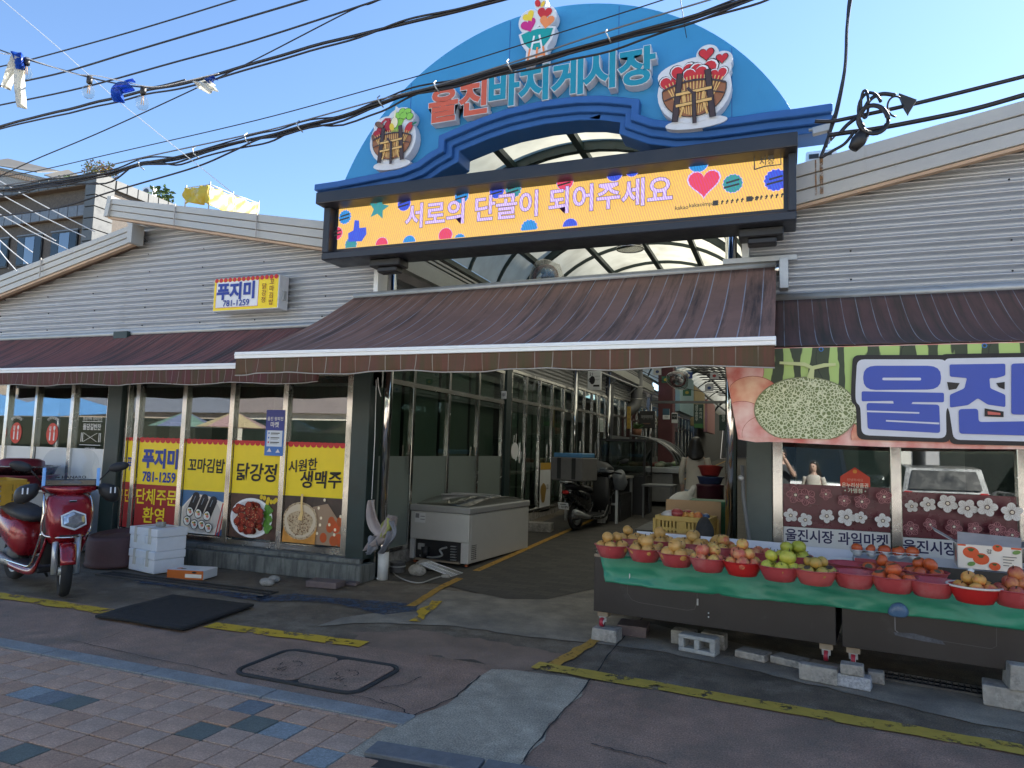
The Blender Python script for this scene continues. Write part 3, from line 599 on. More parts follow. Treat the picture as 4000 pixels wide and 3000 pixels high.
MB().prism(arc+low[::-1], FA, -.28, 0).build('panel', M_blue, GA)
MB().tube([(x, 6.97, z) for x, z in arc], .012, 6).build('edge_trim', M_blue, GA)
ds = [0, .075, .145, .21]; yk = [6.84, 6.90, 6.955]
for k in range(3):
    o0, o1 = offset(U, ds[k]), offset(U, ds[k+1]+.004)
    MB().loft([[(a[0], yk[k], a[1]), (a[0], 7.28-k*.004, a[1]), (b[0], 7.28-k*.004, b[1]), (b[0], yk[k], b[1])] for a, b in zip(o0, o1)], sm=False).build('moulding', M_blue2, GA, bev=.008)
for x_ in (-4.1, -2.85, -1.6, -.45):
    zz = ccz+math.sqrt(cR*cR-(x_-ccx)**2)-.02; zl = min(u[1] for u in U if abs(u[0]-x_) < .35)
    MB().box(x_-.004, x_+.004, 6.9475, 6.9495, max(u[1] for u in U if abs(u[0]-x_) < .25)+.03, zz).build('panel_joint', M_blue2, GA)
# raised letters
M_or_l = pm('orange_letter_face', s2l(202, 90, 62), .45, 0, .04, 4); M_te_l = pm('teal_letter_face', s2l(20, 135, 160), .45, 0, .04, 4); M_wl = pm('white_letter_body', (.66, .67, .7), .5, 0, .04, 4, dirt=((.4, .38, .34), 4, .6, .9))
for ch, vx, vy, mt in [('울', 958, 227, M_or_l), ('진', 1022, 212, M_or_l), ('바', 1089, 193, M_te_l), ('지', 1152, 181, M_te_l), ('게', 1225, 169, M_te_l), ('시', 1294, 154, M_te_l), ('장', 1375, 144, M_te_l)]:
    c = P(vx, vy, Y=6.83); sz = .42
    vs, fs = text2d(ch, sz, .052, extrude=.06, res=4); cx = (min(v.x for v in vs)+max(v.x for v in vs))/2; cy = (min(v.y for v in vs)+max(v.y for v in vs))/2
    lo = MB().add([(c.x+v.x-cx, 6.885-v.z, c.z+v.y-cy) for v in vs], fs).build('letter', M_wl, GA)
    vs, fs = text2d(ch, sz, .036, res=4)
    MB().add([(c.x+v.x-cx, 6.822, c.z+v.y-cy) for v in vs], fs).build('letter_face', mt, lo)
# ------------------------------------------------------------------ cut-out signs on the board
BR, BRL, BRD, TAN = s2l(150, 98, 66), s2l(178, 122, 84), s2l(74, 58, 56), s2l(222, 178, 108)
REDH, WH, BK = s2l(196, 48, 52), s2l(226, 226, 228), s2l(28, 24, 26)
def cutout(name, label, vx, vy, sils, draw, depth=.1, y=6.82):
    c = P(vx, vy, Y=y); t = thing(name, label, 'sign', c); mb = MB()
    for k, pl_ in enumerate(sils): mb.prism(pl_, FR(c, (1, 0, 0), (0, 0, 1), (0, -1, 0)), -depth-.02, -.001*k-.001)
    mb.build('backing', M_wl, t); A = Art(FR(c, (1, 0, 0), (0, 0, 1), (0, -1, 0)), base=.002); draw(A); A.build('print', t); return t
def epoly(x, y, rx, ry, n=28): return [(x+rx*math.cos(2*math.pi*k/n), y+ry*math.sin(2*math.pi*k/n)) for k in range(n)]
def basket(A, s):
    # woven carrying basket on an A-frame
    rim = [(-.30+.60*k/16, .0-.07*(1-((k-8)/8)**2)*-1) for k in range(17)]
    body = [(x*s, y*s) for x, y in rim]+[((.30*math.cos(rad(-a)))*s, (-.02-.27*math.sin(rad(a)))*s) for a in range(8, 173, 9)]
    A.poly([(x*1.03, y*1.03+.002) for x, y in body], BK); A.poly(body, BR)
    for k in range(-8, 9):
        x = k*.034; yt = .07*(1-(x/.3)**2)+.05; yb = -.28*math.sqrt(max(0.02, 1-(x/.31)**2)); A.line([(x*s, yt*s), (x*.62*s, yb*s)], .011*s, TAN)
    A.line([((-.30+.6*k/12)*s, (.07*(1-((k-6)/6)**2))*s) for k in range(13)], .022*s, BRD); A.line([((-.28+.56*k/12)*s, (-.10+.05*(1-((k-6)/6)**2))*s) for k in range(13)], .014*s, BRD)
    for sx in (-1, 1): A.line([(sx*.13*s, .16*s), (sx*.18*s, -.33*s)], .062*s, BK); A.line([(sx*.13*s, .155*s), (sx*.18*s, -.325*s)], .046*s, BRD); A.line([(sx*.10*s, -.02*s), (sx*.085*s, -.14*s), (sx*.13*s, -.29*s)], .02*s, TAN)
    for y in (-.045, -.16): A.line([(-.17*s, (y-.012)*s), (.17*s, (y+.012)*s)], .038*s, BK); A.line([(-.17*s, (y-.012)*s), (.17*s, (y+.012)*s)], .027*s, TAN)
    A.line([(.0, -.05*s), (.01*s, -.37*s)], .04*s, BK); A.line([(.0, -.05*s), (.01*s, -.365*s)], .028*s, BRD); A.line([(-.06*s, .0), (.0, -.07*s)], .028*s, BRD)
def draw_veg(A):
    for x, y, r in ((-.16, .13, .06), (-.05, .16, .07), (.07, .13, .05), (-.22, .08, .05)): A.ell(x, y, r*1.06, r*1.06, BK); A.ell(x, y, r, r, s2l(170, 40, 52))
    A.line([(.02, .06), (.1, .22), (.17, .30)], [.1, .09, .07], s2l(130, 190, 70))
    for x, y in ((.06, .27), (.12, .31), (.19, .3), (.22, .24), (.14, .26)): A.ell(x, y, .05, .045, BK); A.ell(x, y, .046, .041, s2l(140, 200, 80), wob=.06, seed=x*30)
    A.ell(.02, .19, .05, .07, BK); A.ell(.02, .19, .046, .066, s2l(236, 226, 190)); A.line([(.02, .24), (.03, .34)], .02, s2l(236, 226, 190))
    A.ell(-.01, .14, .03, .05, s2l(224, 196, 60), .3); A.ell(-.18, .19, .07, .035, BK, -.5); A.ell(-.18, .19, .064, .03, s2l(120, 84, 66), -.5)
    A.line([(-.16, .2), (-.1, .25), (-.03, .24)], .026, s2l(170, 40, 52)); A.line([(-.1, .25), (-.04, .20)], .02, s2l(170, 40, 52))
    A.ell(.22, .1, .045, .075, BK, -.6); A.ell(.22, .1, .04, .07, REDH, -.6); A.ell(.29, .14, .035, .014, s2l(30, 110, 84), .3)
    A.ell(-.24, .02, .03, .07, s2l(120, 84, 66), .5); basket(A, .86)
cutout('basket_sign', 'cut-out sign of a woven carrying basket heaped with vegetables and crab claws', 848, 300, [epoly(0, -.01, .31, .30), epoly(.1, .24, .18, .13), epoly(-.1, .18, .17, .11), epoly(0, -.31, .25, .06), [(-.02, .2), (.06, .2), (.05, .38), (.02, .40)]], draw_veg)
def draw_hearts(A):
    for x, y, r in ((-.22, .08, .12), (-.1, .17, .13), (.10, .16, .14), (.24, .1, .09), (.02, .12, .13)): A.heart(x, y, r*1.08, BK, .1); A.heart(x, y, r, WH, .1); A.heart(x-.004, y-.004, r*.9, REDH, .1)
    for x, y, r in ((.12, .33, .07), (.27, .26, .055)): A.heart(x, y, r*1.12, BK); A.heart(x, y, r, REDH)
    basket(A, 1.02)
cutout('basket_sign', 'cut-out sign of a woven carrying basket overflowing with red hearts', 1499, 190, [epoly(0, -.02, .36, .34), epoly(0, .16, .36, .15), epoly(.13, .33, .11, .1), epoly(.27, .25, .1, .09), epoly(.02, -.36, .30, .06)], draw_hearts)
def draw_flame(A):
    te = s2l(24, 150, 150)
    A.poly([(-.185, .02), (-.1, .045), (0, .055), (.1, .045), (.185, .03), (.15, -.08), (.08, -.16), (0, -.19), (-.08, -.16), (-.15, -.08)], te)
    A.heart(-.10, .12, .09, s2l(196, 44, 128), .3); A.heart(-.1, .22, .07, s2l(230, 200, 60), .5); A.heart(.08, .22, .085, REDH, -.25); A.heart(.11, .12, .085, s2l(232, 138, 84), -.2)
    A.ell(.0, .35, .03, .045, REDH, .4); A.ell(.06, .33, .02, .035, s2l(230, 190, 60), -.5); A.ell(.05, .42, .03, .025, s2l(200, 44, 90)); 
    A.line([(-.075, -.24), (-.03, -.02)], .022, WH); A.line([(.075, -.24), (.03, -.02)], .022, WH); A.line([(-.05, -.1), (.05, -.1)], .02, WH)
    A.line([(-.10, -.31), (-.075, -.16)], .022, s2l(232, 138, 84)); A.line([(.10, -.31), (.075, -.16)], .022, s2l(232, 138, 84)); A.line([(-.09, -.25), (.09, -.25)], .02, s2l(232, 138, 84)); A.line([(0, -.3), (.01, -.16)], .022, s2l(232, 138, 84))
cutout('emblem_sign', 'cut-out emblem of a teal bowl piled with coloured hearts on a ladder frame', 1160, 73, [[(-.215, .03), (-.1, .07), (.1, .075), (.215, .04), (.18, -.09), (.12, -.17), (.13, -.35), (.08, -.36), (.04, -.28), (-.04, -.28), (-.08, -.36), (-.13, -.35), (-.12, -.17), (-.18, -.09)], epoly(-.09, .16, .13, .14), epoly(.1, .18, .12, .12), epoly(.03, .36, .07, .1)], draw_flame, y=6.80)
# ------------------------------------------------------------------ LED screen
LS = thing('led_screen', 'wide black-framed LED message screen showing white lettering on yellow', 'screen', (-2.43, 6.75, 3.72))
sx0, sx1, sz0, sz1 = -4.885, .02, 3.875, 4.42
MB().box(-5.02, .13, 6.74, 7.02, 3.73, 4.5).build('cabinet', M_navy, LS, bev=.01)
MB().box(-5.05, .145, 6.50, 6.95, 4.36, 4.50).build('visor', M_navy, LS, bev=.012, seg=2)
MB().box(-5.02, .13, 6.62, 6.76, 3.725, 3.81).build('frame_rail', M_navy, LS, bev=.01)
for x0_, x1_ in ((-5.02, -4.93), (.06, .13)): MB().box(x0_, x1_, 6.625, 6.76, 3.812, 4.355).build('frame_stile', M_navy, LS, bev=.008)
A = Art(FR((0, 6.735, 0), (1, 0, 0), (0, 0, 1), (0, -1, 0)), base=.0, step=.001)
EY = emat('led_yellow', s2l(244, 206, 92), 1.0, s2l(230, 172, 110)); EW = emat('led_white', s2l(232, 214, 250), 1.0, s2l(190, 150, 235)); EK = emat('led_dark', s2l(70, 40, 90), .35)
EB = emat('led_blue', s2l(44, 96, 222), 1.0, s2l(60, 60, 200)); EC = emat('led_cyan', s2l(40, 140, 214), 1.0); ER = emat('led_red', s2l(226, 66, 62), 1.0, s2l(220, 60, 130)); EG = emat('led_green', s2l(40, 160, 130), 1.0, s2l(60, 120, 170)); ED = emat('led_ink', s2l(60, 60, 60), .5)
A.rect(sx0, sz0, sx1, sz1, EY)
def LP(x, y): p = P(719+x*.475, 276.5+y*.475, Y=6.733); return p.x, p.z
def clampp(pts): return [(min(max(x, sx0), sx1), min(max(z, sz0), sz1)) for x, z in pts]
def led_disc(x, y, c, r=.135, scal=0):
    cx, cz = LP(x, y); r *= .62
    pts = clampp([(cx+(r+scal*math.cos(14*a))*math.cos(a), cz+(r+scal*math.cos(14*a))*math.sin(a)) for a in [2*math.pi*k/56 for k in range(56)]])
    out = clampp([(cx+(r*1.06+scal*math.cos(14*a))*math.cos(a), cz+(r*1.06+scal*math.cos(14*a))*math.sin(a)) for a in [2*math.pi*k/56 for k in range(56)]])
    A.poly(out, EW); A.poly(pts, c)
    if sz0+.05 < cz < sz1-.04: 
        for q in (-1, 1): A.line([(cx-.07+.01*q, cz+.022*q-.012), (cx+.06, cz+.022*q+.012)], .018, ED)
for x, y, c, r, s_ in [(55, 405, EC, .13, .006), (325, 345, EB, .13, 0), (20, 480, ER, .12, 0), (85, 530, EG, .125, .006), (225, 530, ER, .125, 0), (350, 522, EC, .125, 0), (515, 490, ER, .13, 0), (580, 512, EC, .11, .005), (590, 312, EC, .13, 0), (750, 290, EB, .13, 0), (825, 285, EG, .14, .006), (1060, 250, ER, .14, 0), (1285, 212, EB, .13, 0), (1365, 197, EB, .11, 0), (1665, 165, EC, .15, 0), (1820, 260, EG, .14, .004), (2015, 245, EB, .16, .006), (900, 462, EC, .14, .006), (1085, 452, EB, .12, 0)]: led_disc(x, y, c, r, s_)
cx, cz = LP(220, 372); A.poly([(cx+(.14 if k % 2 == 0 else .065)*math.sin(k*math.pi/5+.2), cz+(.14 if k % 2 == 0 else .065)*math.cos(k*math.pi/5+.2)) for k in range(10)], EG)
cx, cz = LP(125, 485); A.poly([(cx-.12, cz-.09), (cx+.06, cz-.1), (cx+.12, cz-.02), (cx+.11, cz+.06), (cx+.02, cz+.06), (cx+.01, cz+.15), (cx-.05, cz+.16), (cx-.06, cz+.04), (cx-.13, cz+.01)], EB)
cx, cz = LP(1690, 257); A.heart(cx, cz, .16, EW); A.heart(cx, cz, .145, ER)
tx0, tz0 = LP(340, 428); tx1, tz1 = LP(1550, 290)
vs, fs = text2d('서로의 단골이 되어주세요', .30, .03); wd = max(v.x for v in vs)-min(v.x for v in vs); sxx = (tx1-tx0)/wd
A.out_text('서로의 단골이 되어주세요', (tx0+tx1)/2, 4.135, .30, EW, EK, .016, bold=.022, sx=sxx)
for tt, x, y, s_ in [('kakao', 1590, 367, .055), ('kakaoimpact', 1690, 352, .055)]:
    cx, cz = LP(x, y); A.text(tt, cx, cz-.01, s_, ED, .012)
for x, y, n_ in ((1830, 338, 8), (1985, 322, 6)):
    cx, cz = LP(x, y); A.rect(cx-.2, cz-.035, cx-.15, cz+.015, ED)
    for k in range(n_): A.line([(cx-.12+k*.045, cz-.03), (cx-.12+k*.045+.012, cz+.01)], .012, ED); A.line([(cx-.125+k*.045, cz-.005), (cx-.1+k*.045, cz-.005)], .01, ED)
cx, cz = LP(1975, 167); A.line([(cx-.11, cz-.07), (cx-.11, cz+.08), (cx+.12, cz+.08), (cx+.12, cz-.05), (cx-.02, cz-.05), (cx-.11, cz-.07)], .012, ED); A.text('단골', cx, cz+.045, .075, ED, .01); A.text('시장', cx, cz-.01, .075, ED, .01)
A.build('display', LS)
for x in (-4.25, -.18):
    MB().box(x-.2, x+.2, 6.76, 6.98, 3.64, 3.727).box(x-.12, x+.14, 6.80, 6.95, 3.58, 3.64).build('floodlight_mount', M_black, LS, bev=.012)
# ------------------------------------------------------------------ gateway posts
for x, lb in ((-4.50, 'polished steel gateway post beside the dark green pillar and freezer'), (-.485, 'polished steel gateway post behind the fruit stall')):
    t = thing('gate_post', lb, 'post', (x, 7.38, 0), 'gateway posts'); MB().cyl((x, 7.38, 0), (x, 7.38, 4.4), .058, n=24).build('shaft', M_chrome, t); MB().cyl((x, 7.38, 0), (x, 7.38, .03), .085, n=24).build('base_collar', M_steel, t)
    MB().box(x-.05, x+.05, 7.1, 7.36, 4.1, 4.16).build('arm', M_dgreen, t)
# ================================================================== arcade roof
M_poly = bpy.data.materials.new('cream_polycarbonate'); M_poly.use_nodes = True; ntp = M_poly.node_tree; ntp.nodes.clear()
op = N(ntp, 'ShaderNodeOutputMaterial'); dp = N(ntp, 'ShaderNodeBsdfDiffuse'); tp = N(ntp, 'ShaderNodeBsdfTranslucent'); xp = N(ntp, 'ShaderNodeMixShader'); xp.inputs[0].default_value = .62
tcp = N(ntp, 'ShaderNodeTexCoord'); np_ = N(ntp, 'ShaderNodeTexNoise', Scale=2.0, Detail=6.0); ntp.links.new(tcp.outputs['Object'], np_.inputs['Vector']); rp_ = N(ntp, 'ShaderNodeValToRGB'); rp_.color_ramp.elements[0].color = (.30, .29, .23, 1); rp_.color_ramp.elements[1].color = (.42, .41, .33, 1); rp_.color_ramp.elements[0].position = .3; rp_.color_ramp.elements[1].position = .6
ntp.links.new(np_.outputs[0], rp_.inputs[0])
for s_ in (dp, tp): ntp.links.new(rp_.outputs[0], s_.inputs[0])
ntp.links.new(dp.outputs[0], xp.inputs[1]); ntp.links.new(tp.outputs[0], xp.inputs[2]); ntp.links.new(xp.outputs[0], op.inputs[0])
AR = thing('arcade_roof', 'barrel-vaulted arcade roof of cream translucent sheets on dark green steel ribs', 'roof', (-2.4, 7.5, 4.2))
RX0, RX1, RZ, RA = -4.52, -.34, 4.28, 1.28
def vault(s, y, dz=0):
    a = math.pi*(1-s)*.86+math.pi*.07; xx = (RX0+RX1)/2+(RX1-RX0)/2*math.cos(a)/math.cos(math.pi*.07); return Vector((xx, y, RZ+dz+RA*(math.sin(a)-math.sin(math.pi*.07))/(1-math.sin(math.pi*.07))))
ribs_y = [7.45, 8.5, 9.6, 10.7, 11.8, 13.0, 14.4, 16, 18, 20, 22.5, 25, 28, 32, 37, 43, 50, 60]
for i, y in enumerate(ribs_y):
    big = i % 3 == 1; mb = MB()
    pts = [vault(k/24, y) for k in range(25)]
    for k in range(24): mb.bar(pts[k], pts[k+1], .09 if big else .045, .16 if big else .055, (0, 0, 1))
    mb.build('rib', M_dgreen, AR)
for s_ in (0.005, .17, .335, .5, .665, .83, .995):
    p = vault(s_, 7.4); q = vault(s_, 60); MB().bar(p-Vector((0, 0, .035)), q-Vector((0, 0, .035)), .09, .08, (0, 0, 1)).build('purlin', M_dgreen, AR)
ss = [.005, .17, .335, .5, .665, .83, .995]
for i in range(len(ribs_y)-1):
    for j in range(6):
        MB().grid(lambda a, b: vault(ss[j]+(ss[j+1]-ss[j])*a, ribs_y[i]+(ribs_y[i+1]-ribs_y[i])*b, .035), 6, 1).build('panel', M_poly, AR)
for x, s_ in ((RX0+.02, -1), (RX1-.02, 1)):
    MB().box(x-.05, x+.05, 7.42, 26, 3.82, 4.02).build('eave_beam', pm('pale_channel_steel', (.33, .33, .30), .55, 0, .15, 3), AR)
    for k in range(4): MB().box(x-.03, x+.01, 7.45, 26, 4.04+k*.06, 4.075+k*.06).build('louvre', M_corrd, AR)
    MB().box(x+(-.04 if s_ < 0 else .03), x+(-.03 if s_ < 0 else .04), 7.45, 26, 4.02, 4.3).build('louvre_backing', M_navy, AR)
    for y in ribs_y[::3]: MB().box(x-.045, x+.045, y-.03, y+.03, 4.02, 4.32).build('stub_post', M_galv, AR)
# pendant lamp and wrapped heater fan under the roof
pl_ = P(1361, 528, Y=8.6); t = thing('pendant_lamp', 'industrial bell-shaped pendant lamp hanging under the arcade roof', 'lamp', pl_)
MB().lathe([(.17, -.06), (.16, -.03), (.11, .06), (.085, .09)], 24, pl_).build('shade', glass('prismatic_acrylic', (.5, .5, .48), 1.5, .2), t, solid=.006)
MB().tube([pl_+Vector((.17*math.cos(a), .17*math.sin(a), -.06)) for a in [2*math.pi*k/24 for k in range(24)]], .008, 6, closed=True).build('rim', M_chrome, t)
MB().lathe([(.0, .19), (.06, .19), (.07, .15), (.1, .13), (.1, .1), (.085, .09), (0, .09)], 20, pl_).build('housing', M_black, t); MB().bar(pl_+Vector((0, 0, .18)), pl_+Vector((0, 0, .62)), .03, .03).build('hanger', M_black, t)
M_film = glass('plastic_film', (.66, .66, .64), 1.5, .25)
def wrapped_fan(vx, vy, y, lb, s=1):
    c = P(vx, vy, Y=y); t = thing('wall_fan', lb, 'fan', c)
    MB().tube([c+Vector((.17*s*math.cos(a), 0, .17*s*math.sin(a))) for a in [2*math.pi*k/24 for k in range(24)]], .03*s, 8, closed=True).build('ring', pm('maroon_fan_ring', (.12, .03, .035), .5), t)
    mb = MB()
    for k in range(4): a = k*math.pi/2+.4; mb.add([c+Vector((.02*math.cos(a), .0, .02*math.sin(a))), c+Vector((.15*s*math.cos(a-.3), -.03, .15*s*math.sin(a-.3))), c+Vector((.15*s*math.cos(a+.4), .03, .15*s*math.sin(a+.4)))], [(0, 1, 2)])
    mb.build('blades', M_dkgrey, t); MB().cyl(c+Vector((0, -.05, 0)), c+Vector((0, .12, 0)), .05).build('motor', M_dkgrey, t); MB().bar(c+Vector((0, .1, 0)), c+Vector((-.1, .12, .3)), .03, .03).build('bracket', M_dkgrey, t)
    mb = MB(); mb.sph(c+Vector((0, .02, .0)), .27*s, (1, .6, 1), 16, 10)
    for v in mb.v: v += Vector((noise.noise(v*6)*.05, noise.noise(v*6+Vector((9, 0, 0)))*.05, noise.noise(v*5)*.04))
    mb.build('plastic_wrap', glass('milky_film', (.74, .74, .72), 2.2, .3), t)
wrapped_fan(1178, 600, 9.3, 'maroon fan wrapped in clear plastic under the front of the arcade roof')
# ================================================================== lane shops, left side
XL = -4.82
FXL = FR((XL, 0, 0), (0, 1, 0), (0, 0, 1), (1, 0, 0))
M_frost = pm('frosted_film', (.16, .19, .175), .7, 0, .08, 3)
M_lg = glass('lane_glass', (.72, .8, .76), 1.7)
def lane_shop(label, y0, y1, nd, frost, zc=3.0, top=3.82, transom=True, first=False):
    z0 = lane_z(y0); t = thing('lane_shop', label, 'shop', (XL, (y0+y1)/2, z0))
    h = z0*.75
    MB().box(XL-.06, XL+.03, y0, y1, z0-.05 if z0 > .05 else 0, .2+z0).build('sill', M_stone, t, bev=.01)
    ysd = [y0+(y1-y0)*k/nd for k in range(nd+1)]
    for k, y in enumerate(ysd): MB().box(XL-.04, XL+.035, y-.035 if 0 < k < nd else y-(0 if k == 0 else .05), y+.035 if 0 < k < nd else y+(.05 if k == 0 else 0), .2+z0, 2.96+h).build('mullion', M_steel, t, bev=.004)
    for z, w in ((2.40+h, .07), (2.96+h, .06), (.2+z0, .06)): MB().box(XL-.035, XL+.045, y0, y1, z, z+w).build('rail', M_steel, t, bev=.004)
    for k in range(nd):
        MB().box(XL-.003, XL+.003, ysd[k]+.036, ysd[k+1]-.036, .26+z0, 2.40+h).build('door_pane', M_lg, t)
        MB().box(XL-.003, XL+.003, ysd[k]+.036, ysd[k+1]-.036, 2.47+h, 2.96+h).build('transom_pane', M_lg, t)
        if frost: MB().box(XL+.005, XL+.008, ysd[k]+.036, ysd[k+1]-.036, .26+z0, 1.45+z0).build('frosted_film', M_frost, t)
        if y0 < 13: MB().box(XL-.16, XL-.15, ysd[k]+.05, ysd[k+1]-.05, .3+z0, 2.9+h).build('blind', pm('grey_green_blind', (.15, .17, .145), .8, 0, .15, 1.5), t)
        if k % 2 == 0: MB().box(XL+.04, XL+.06, ysd[k+1]-.13, ysd[k+1]-.10, 1.2+z0, 1.6+z0).build('door_handle', M_chrome, t)
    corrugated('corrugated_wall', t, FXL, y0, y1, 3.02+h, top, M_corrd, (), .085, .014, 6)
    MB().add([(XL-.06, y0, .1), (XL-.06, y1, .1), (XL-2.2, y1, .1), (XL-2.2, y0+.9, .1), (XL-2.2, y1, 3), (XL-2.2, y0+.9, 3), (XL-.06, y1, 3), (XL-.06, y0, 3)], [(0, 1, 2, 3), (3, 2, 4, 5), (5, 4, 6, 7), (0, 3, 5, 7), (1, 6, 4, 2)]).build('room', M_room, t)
    return t
lane_shop('empty glass-fronted lane shop with frosted lower panes behind the chest freezer', 7.45, 11.91, 4, True)
lane_shop('glass-fronted lane shop with white cup decal on its doors', 12.29, 16.57, 5, False)
lane_shop('dim lane shop behind the black table and showcase', 16.79, 19.93, 4, False)
lane_shop('lane shop with dark hanging sign behind the curved deli counter', 20.79, 26.53, 6, False)
lane_shop('glass shopfronts far down the lane past the red column', 27.29, 43.32, 12, False)
for y, lb in ((12.1, 'dark green steel column between the first two lane shops'), (16.68, 'dark green steel column at the second lane shop corner'), (20.36, 'dark column beside the yellow vertical banner')):
    t = tag(MB().box(XL-.05, XL+.06, y-.13 if y < 19 else y-.35, y+.13 if y < 19 else y+.35, lane_z(y), 3.8).build('lane_column', M_dgreen if y < 19 else M_navy, bev=.006), lb, 'column')
for y in (16.2, 19.7, 26.6):
    tag(MB().cyl((XL+.16, y, lane_z(y)), (XL+.16, y, 4.0), .045, n=16).build('lane_post', M_chrome), {16.2: 'slim polished lane post behind the black delivery scooter', 19.7: 'slim polished lane post by the yellow vertical banner', 26.6: 'slim polished lane post beyond the deli counter'}[y], 'post')
# bracing rail and duct on the wall
t = thing('wall_rail', 'galvanised pipe rail bracketed along the corrugated lane wall', 'rail', (XL+.25, 17, 3.6)); MB().cyl((XL+.3, 13.5, 3.62), (XL+.3, 36, 3.9), .03).build('pipe', M_galv, t)
for y in (14, 17, 20, 23, 26, 30): MB().bar((XL, y, 3.45), (XL+.3, y, 3.62+.012*(y-13.5)), .03, .03).build('bracket', M_galv, t)
t = thing('exhaust_duct', 'round grey exhaust duct bending into the lane wall', 'duct', (XL+.2, 23.2, 3.0)); MB().tube([(XL+.25, 23.3, 4.4), (XL+.25, 23.3, 3.35), (XL+.2, 23.2, 3.1), (XL+.05, 23.0, 2.95), (XL-.1, 22.8, 2.85)], .2, 16).build('pipe', pm('dull_duct', (.12, .12, .12), .5, .4), t)
for z in (3.35, 3.75): MB().tube([(XL+.25+.2*math.cos(a), 23.3+.2*math.sin(a), z) for a in [k*.3927 for k in range(16)]], .015, 6, closed=True).build('joint_band', M_steel, t)
t = thing('red_column', 'faded red column far down the lane beyond the deli counter', 'column', (-4.2, 27, .4)); MB().box(-4.4, -3.85, 26.6, 27.2, lane_z(26.6), 5.2).build('shaft', pm('faded_red', (.11, .04, .045), .8, 0, .2, 3), t, bev=.02)
for y, z0, z1, c, lb in ((29, 3.3, 5.0, (.28, .42, .46), 'pale blue upper wall panel down the lane'), (34, 2.9, 4.8, (.42, .32, .16), 'mustard upper wall panel down the lane'), (40, 2.8, 4.6, (.42, .2, .19), 'salmon pink upper wall at the lane end')):
    o = MB().box(-4.1, -3.9, y, y+4.6, z0, z1).build('wall_panel', pm('panel_%d' % y, c, .8, 0, .1, 2), bev=.01); tag(o, lb, 'wall panel')
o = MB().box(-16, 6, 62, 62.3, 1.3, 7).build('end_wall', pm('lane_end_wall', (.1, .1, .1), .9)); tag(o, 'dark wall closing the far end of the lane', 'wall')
o = tag(MB().box(-4.4, -.35, 24.9, 25.0, 3.33, 3.42).build('cross_beam', M_dkgrey), 'grey steel cross beam spanning the lane', 'beam')
# right lane wall
o = MB().box(-4.6, -4.45, 40, 62, .8, 5.5).build('far_wall', pm('lane_end_wall', (.1, .1, .1))); tag(o, 'dim plain wall along the far end of the lane', 'wall')
rw = thing('lane_shop', 'corrugated flank of the right market building along the lane', 'shop', (-.3, 16, 0))
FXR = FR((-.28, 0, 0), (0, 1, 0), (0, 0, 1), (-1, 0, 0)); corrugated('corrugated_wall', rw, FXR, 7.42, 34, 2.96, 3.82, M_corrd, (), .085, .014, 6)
for k in range(9):
    y = 7.6+k*1.3; MB().box(-.31, -.25, y-.04, y+.04, lane_z(y), 2.96).build('mullion', M_steel, rw); MB().box(-.283, -.277, y+.04, y+1.26, lane_z(y)+.3, 2.9).build('pane', M_lg, rw)
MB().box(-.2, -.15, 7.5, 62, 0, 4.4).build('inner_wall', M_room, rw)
# far roof lattice
t = thing('lattice_roof', 'dark lattice canopy at the far end of the lane', 'roof', (-1.5, 34, 5))
for k in range(16): MB().bar((-4.2+k*.28, 29, 5.2), (-4.2+k*.28+3, 46, 5.6), .09, .05).build('slat', M_navy, t); MB().bar((-4.2, 29+k*1.1, 5.26), (2, 30+k*1.1, 5.3), .09, .05).build('slat', M_navy, t)
# ================================================================== prints and signs on the shops
YEL, RED, DRED, NAVY, INK, CREAM = s2l(246, 214, 40), s2l(196, 40, 44), s2l(160, 36, 40), s2l(40, 62, 150), s2l(24, 22, 24), s2l(232, 222, 206)
def plate(name, label, cat, x0, x1, z0, z1, y, draw, base=None, th=.003, parent=None):
    """a sheet of printed film or a thin board facing the street, drawn in metres from its lower left corner"""
    t = thing(name, label, cat, ((x0+x1)/2, y, z0)); MB().box(x0, x1, y-th, y, z0, z1).build('film', base or M_white, t)
    A = Art(FR((x0, y-th, z0), (1, 0, 0), (0, 0, 1), (0, -1, 0))); draw(A, x1-x0, z1-z0); A.build('print', t); return t
def scallop(A, w, h, c=RED, r=.045):
    n = max(2, round(w/(2*r))); r = w/n/2; A.rect(0, h-.03, w, h, c)
    for k in range(n): A.ell(r+2*r*k, h-.03, r*.96, r*.8, c, n=14)
def scrib(A, x, y, w, h, c, n=5):
    # lettering too small to read in the photograph: strokes only
    for k in range(n):
        cx = x-w/2+w*(k+.5)/n; a = w/n*.36; b = h*.42; t = min(a, b)*.3
        A.line([(cx-a, y+b*.8), (cx+a*.3, y+b*.8)], t, c); A.line([(cx-a*.3, y+b*.7), (cx-a*.8, y-b*.2)], t, c); A.line([(cx+a*.8, y+b), (cx+a*.8, y-b*.4)], t, c)
        if k % 2: A.line([(cx-a*.6, y-b*.7), (cx+a*.7, y-b*.7)], t, c)
def photo_bg(A, w, z0, z1, c): A.rect(0, z0, w, z1, c)
M_choc = pm('printed_sauce', s2l(150, 48, 26), .35, 0, .45, 40); M_foam = pm('printed_foam', s2l(196, 170, 134), .45, 0, .3, 30, dirt=(s2l(120, 84, 50), 34, .52, .6)); M_wood_p = pm('printed_wood', s2l(84, 58, 46), .45, 0, .35, 8)
M_leaf_p = pm('printed_leaf', s2l(90, 140, 50), .45, 0, .4, 30); M_beer = pm('printed_beer', s2l(206, 140, 60), .45, 0, .25, 9); M_bokeh = pm('printed_dusk', s2l(70, 54, 46), .45, 0, .4, 5)
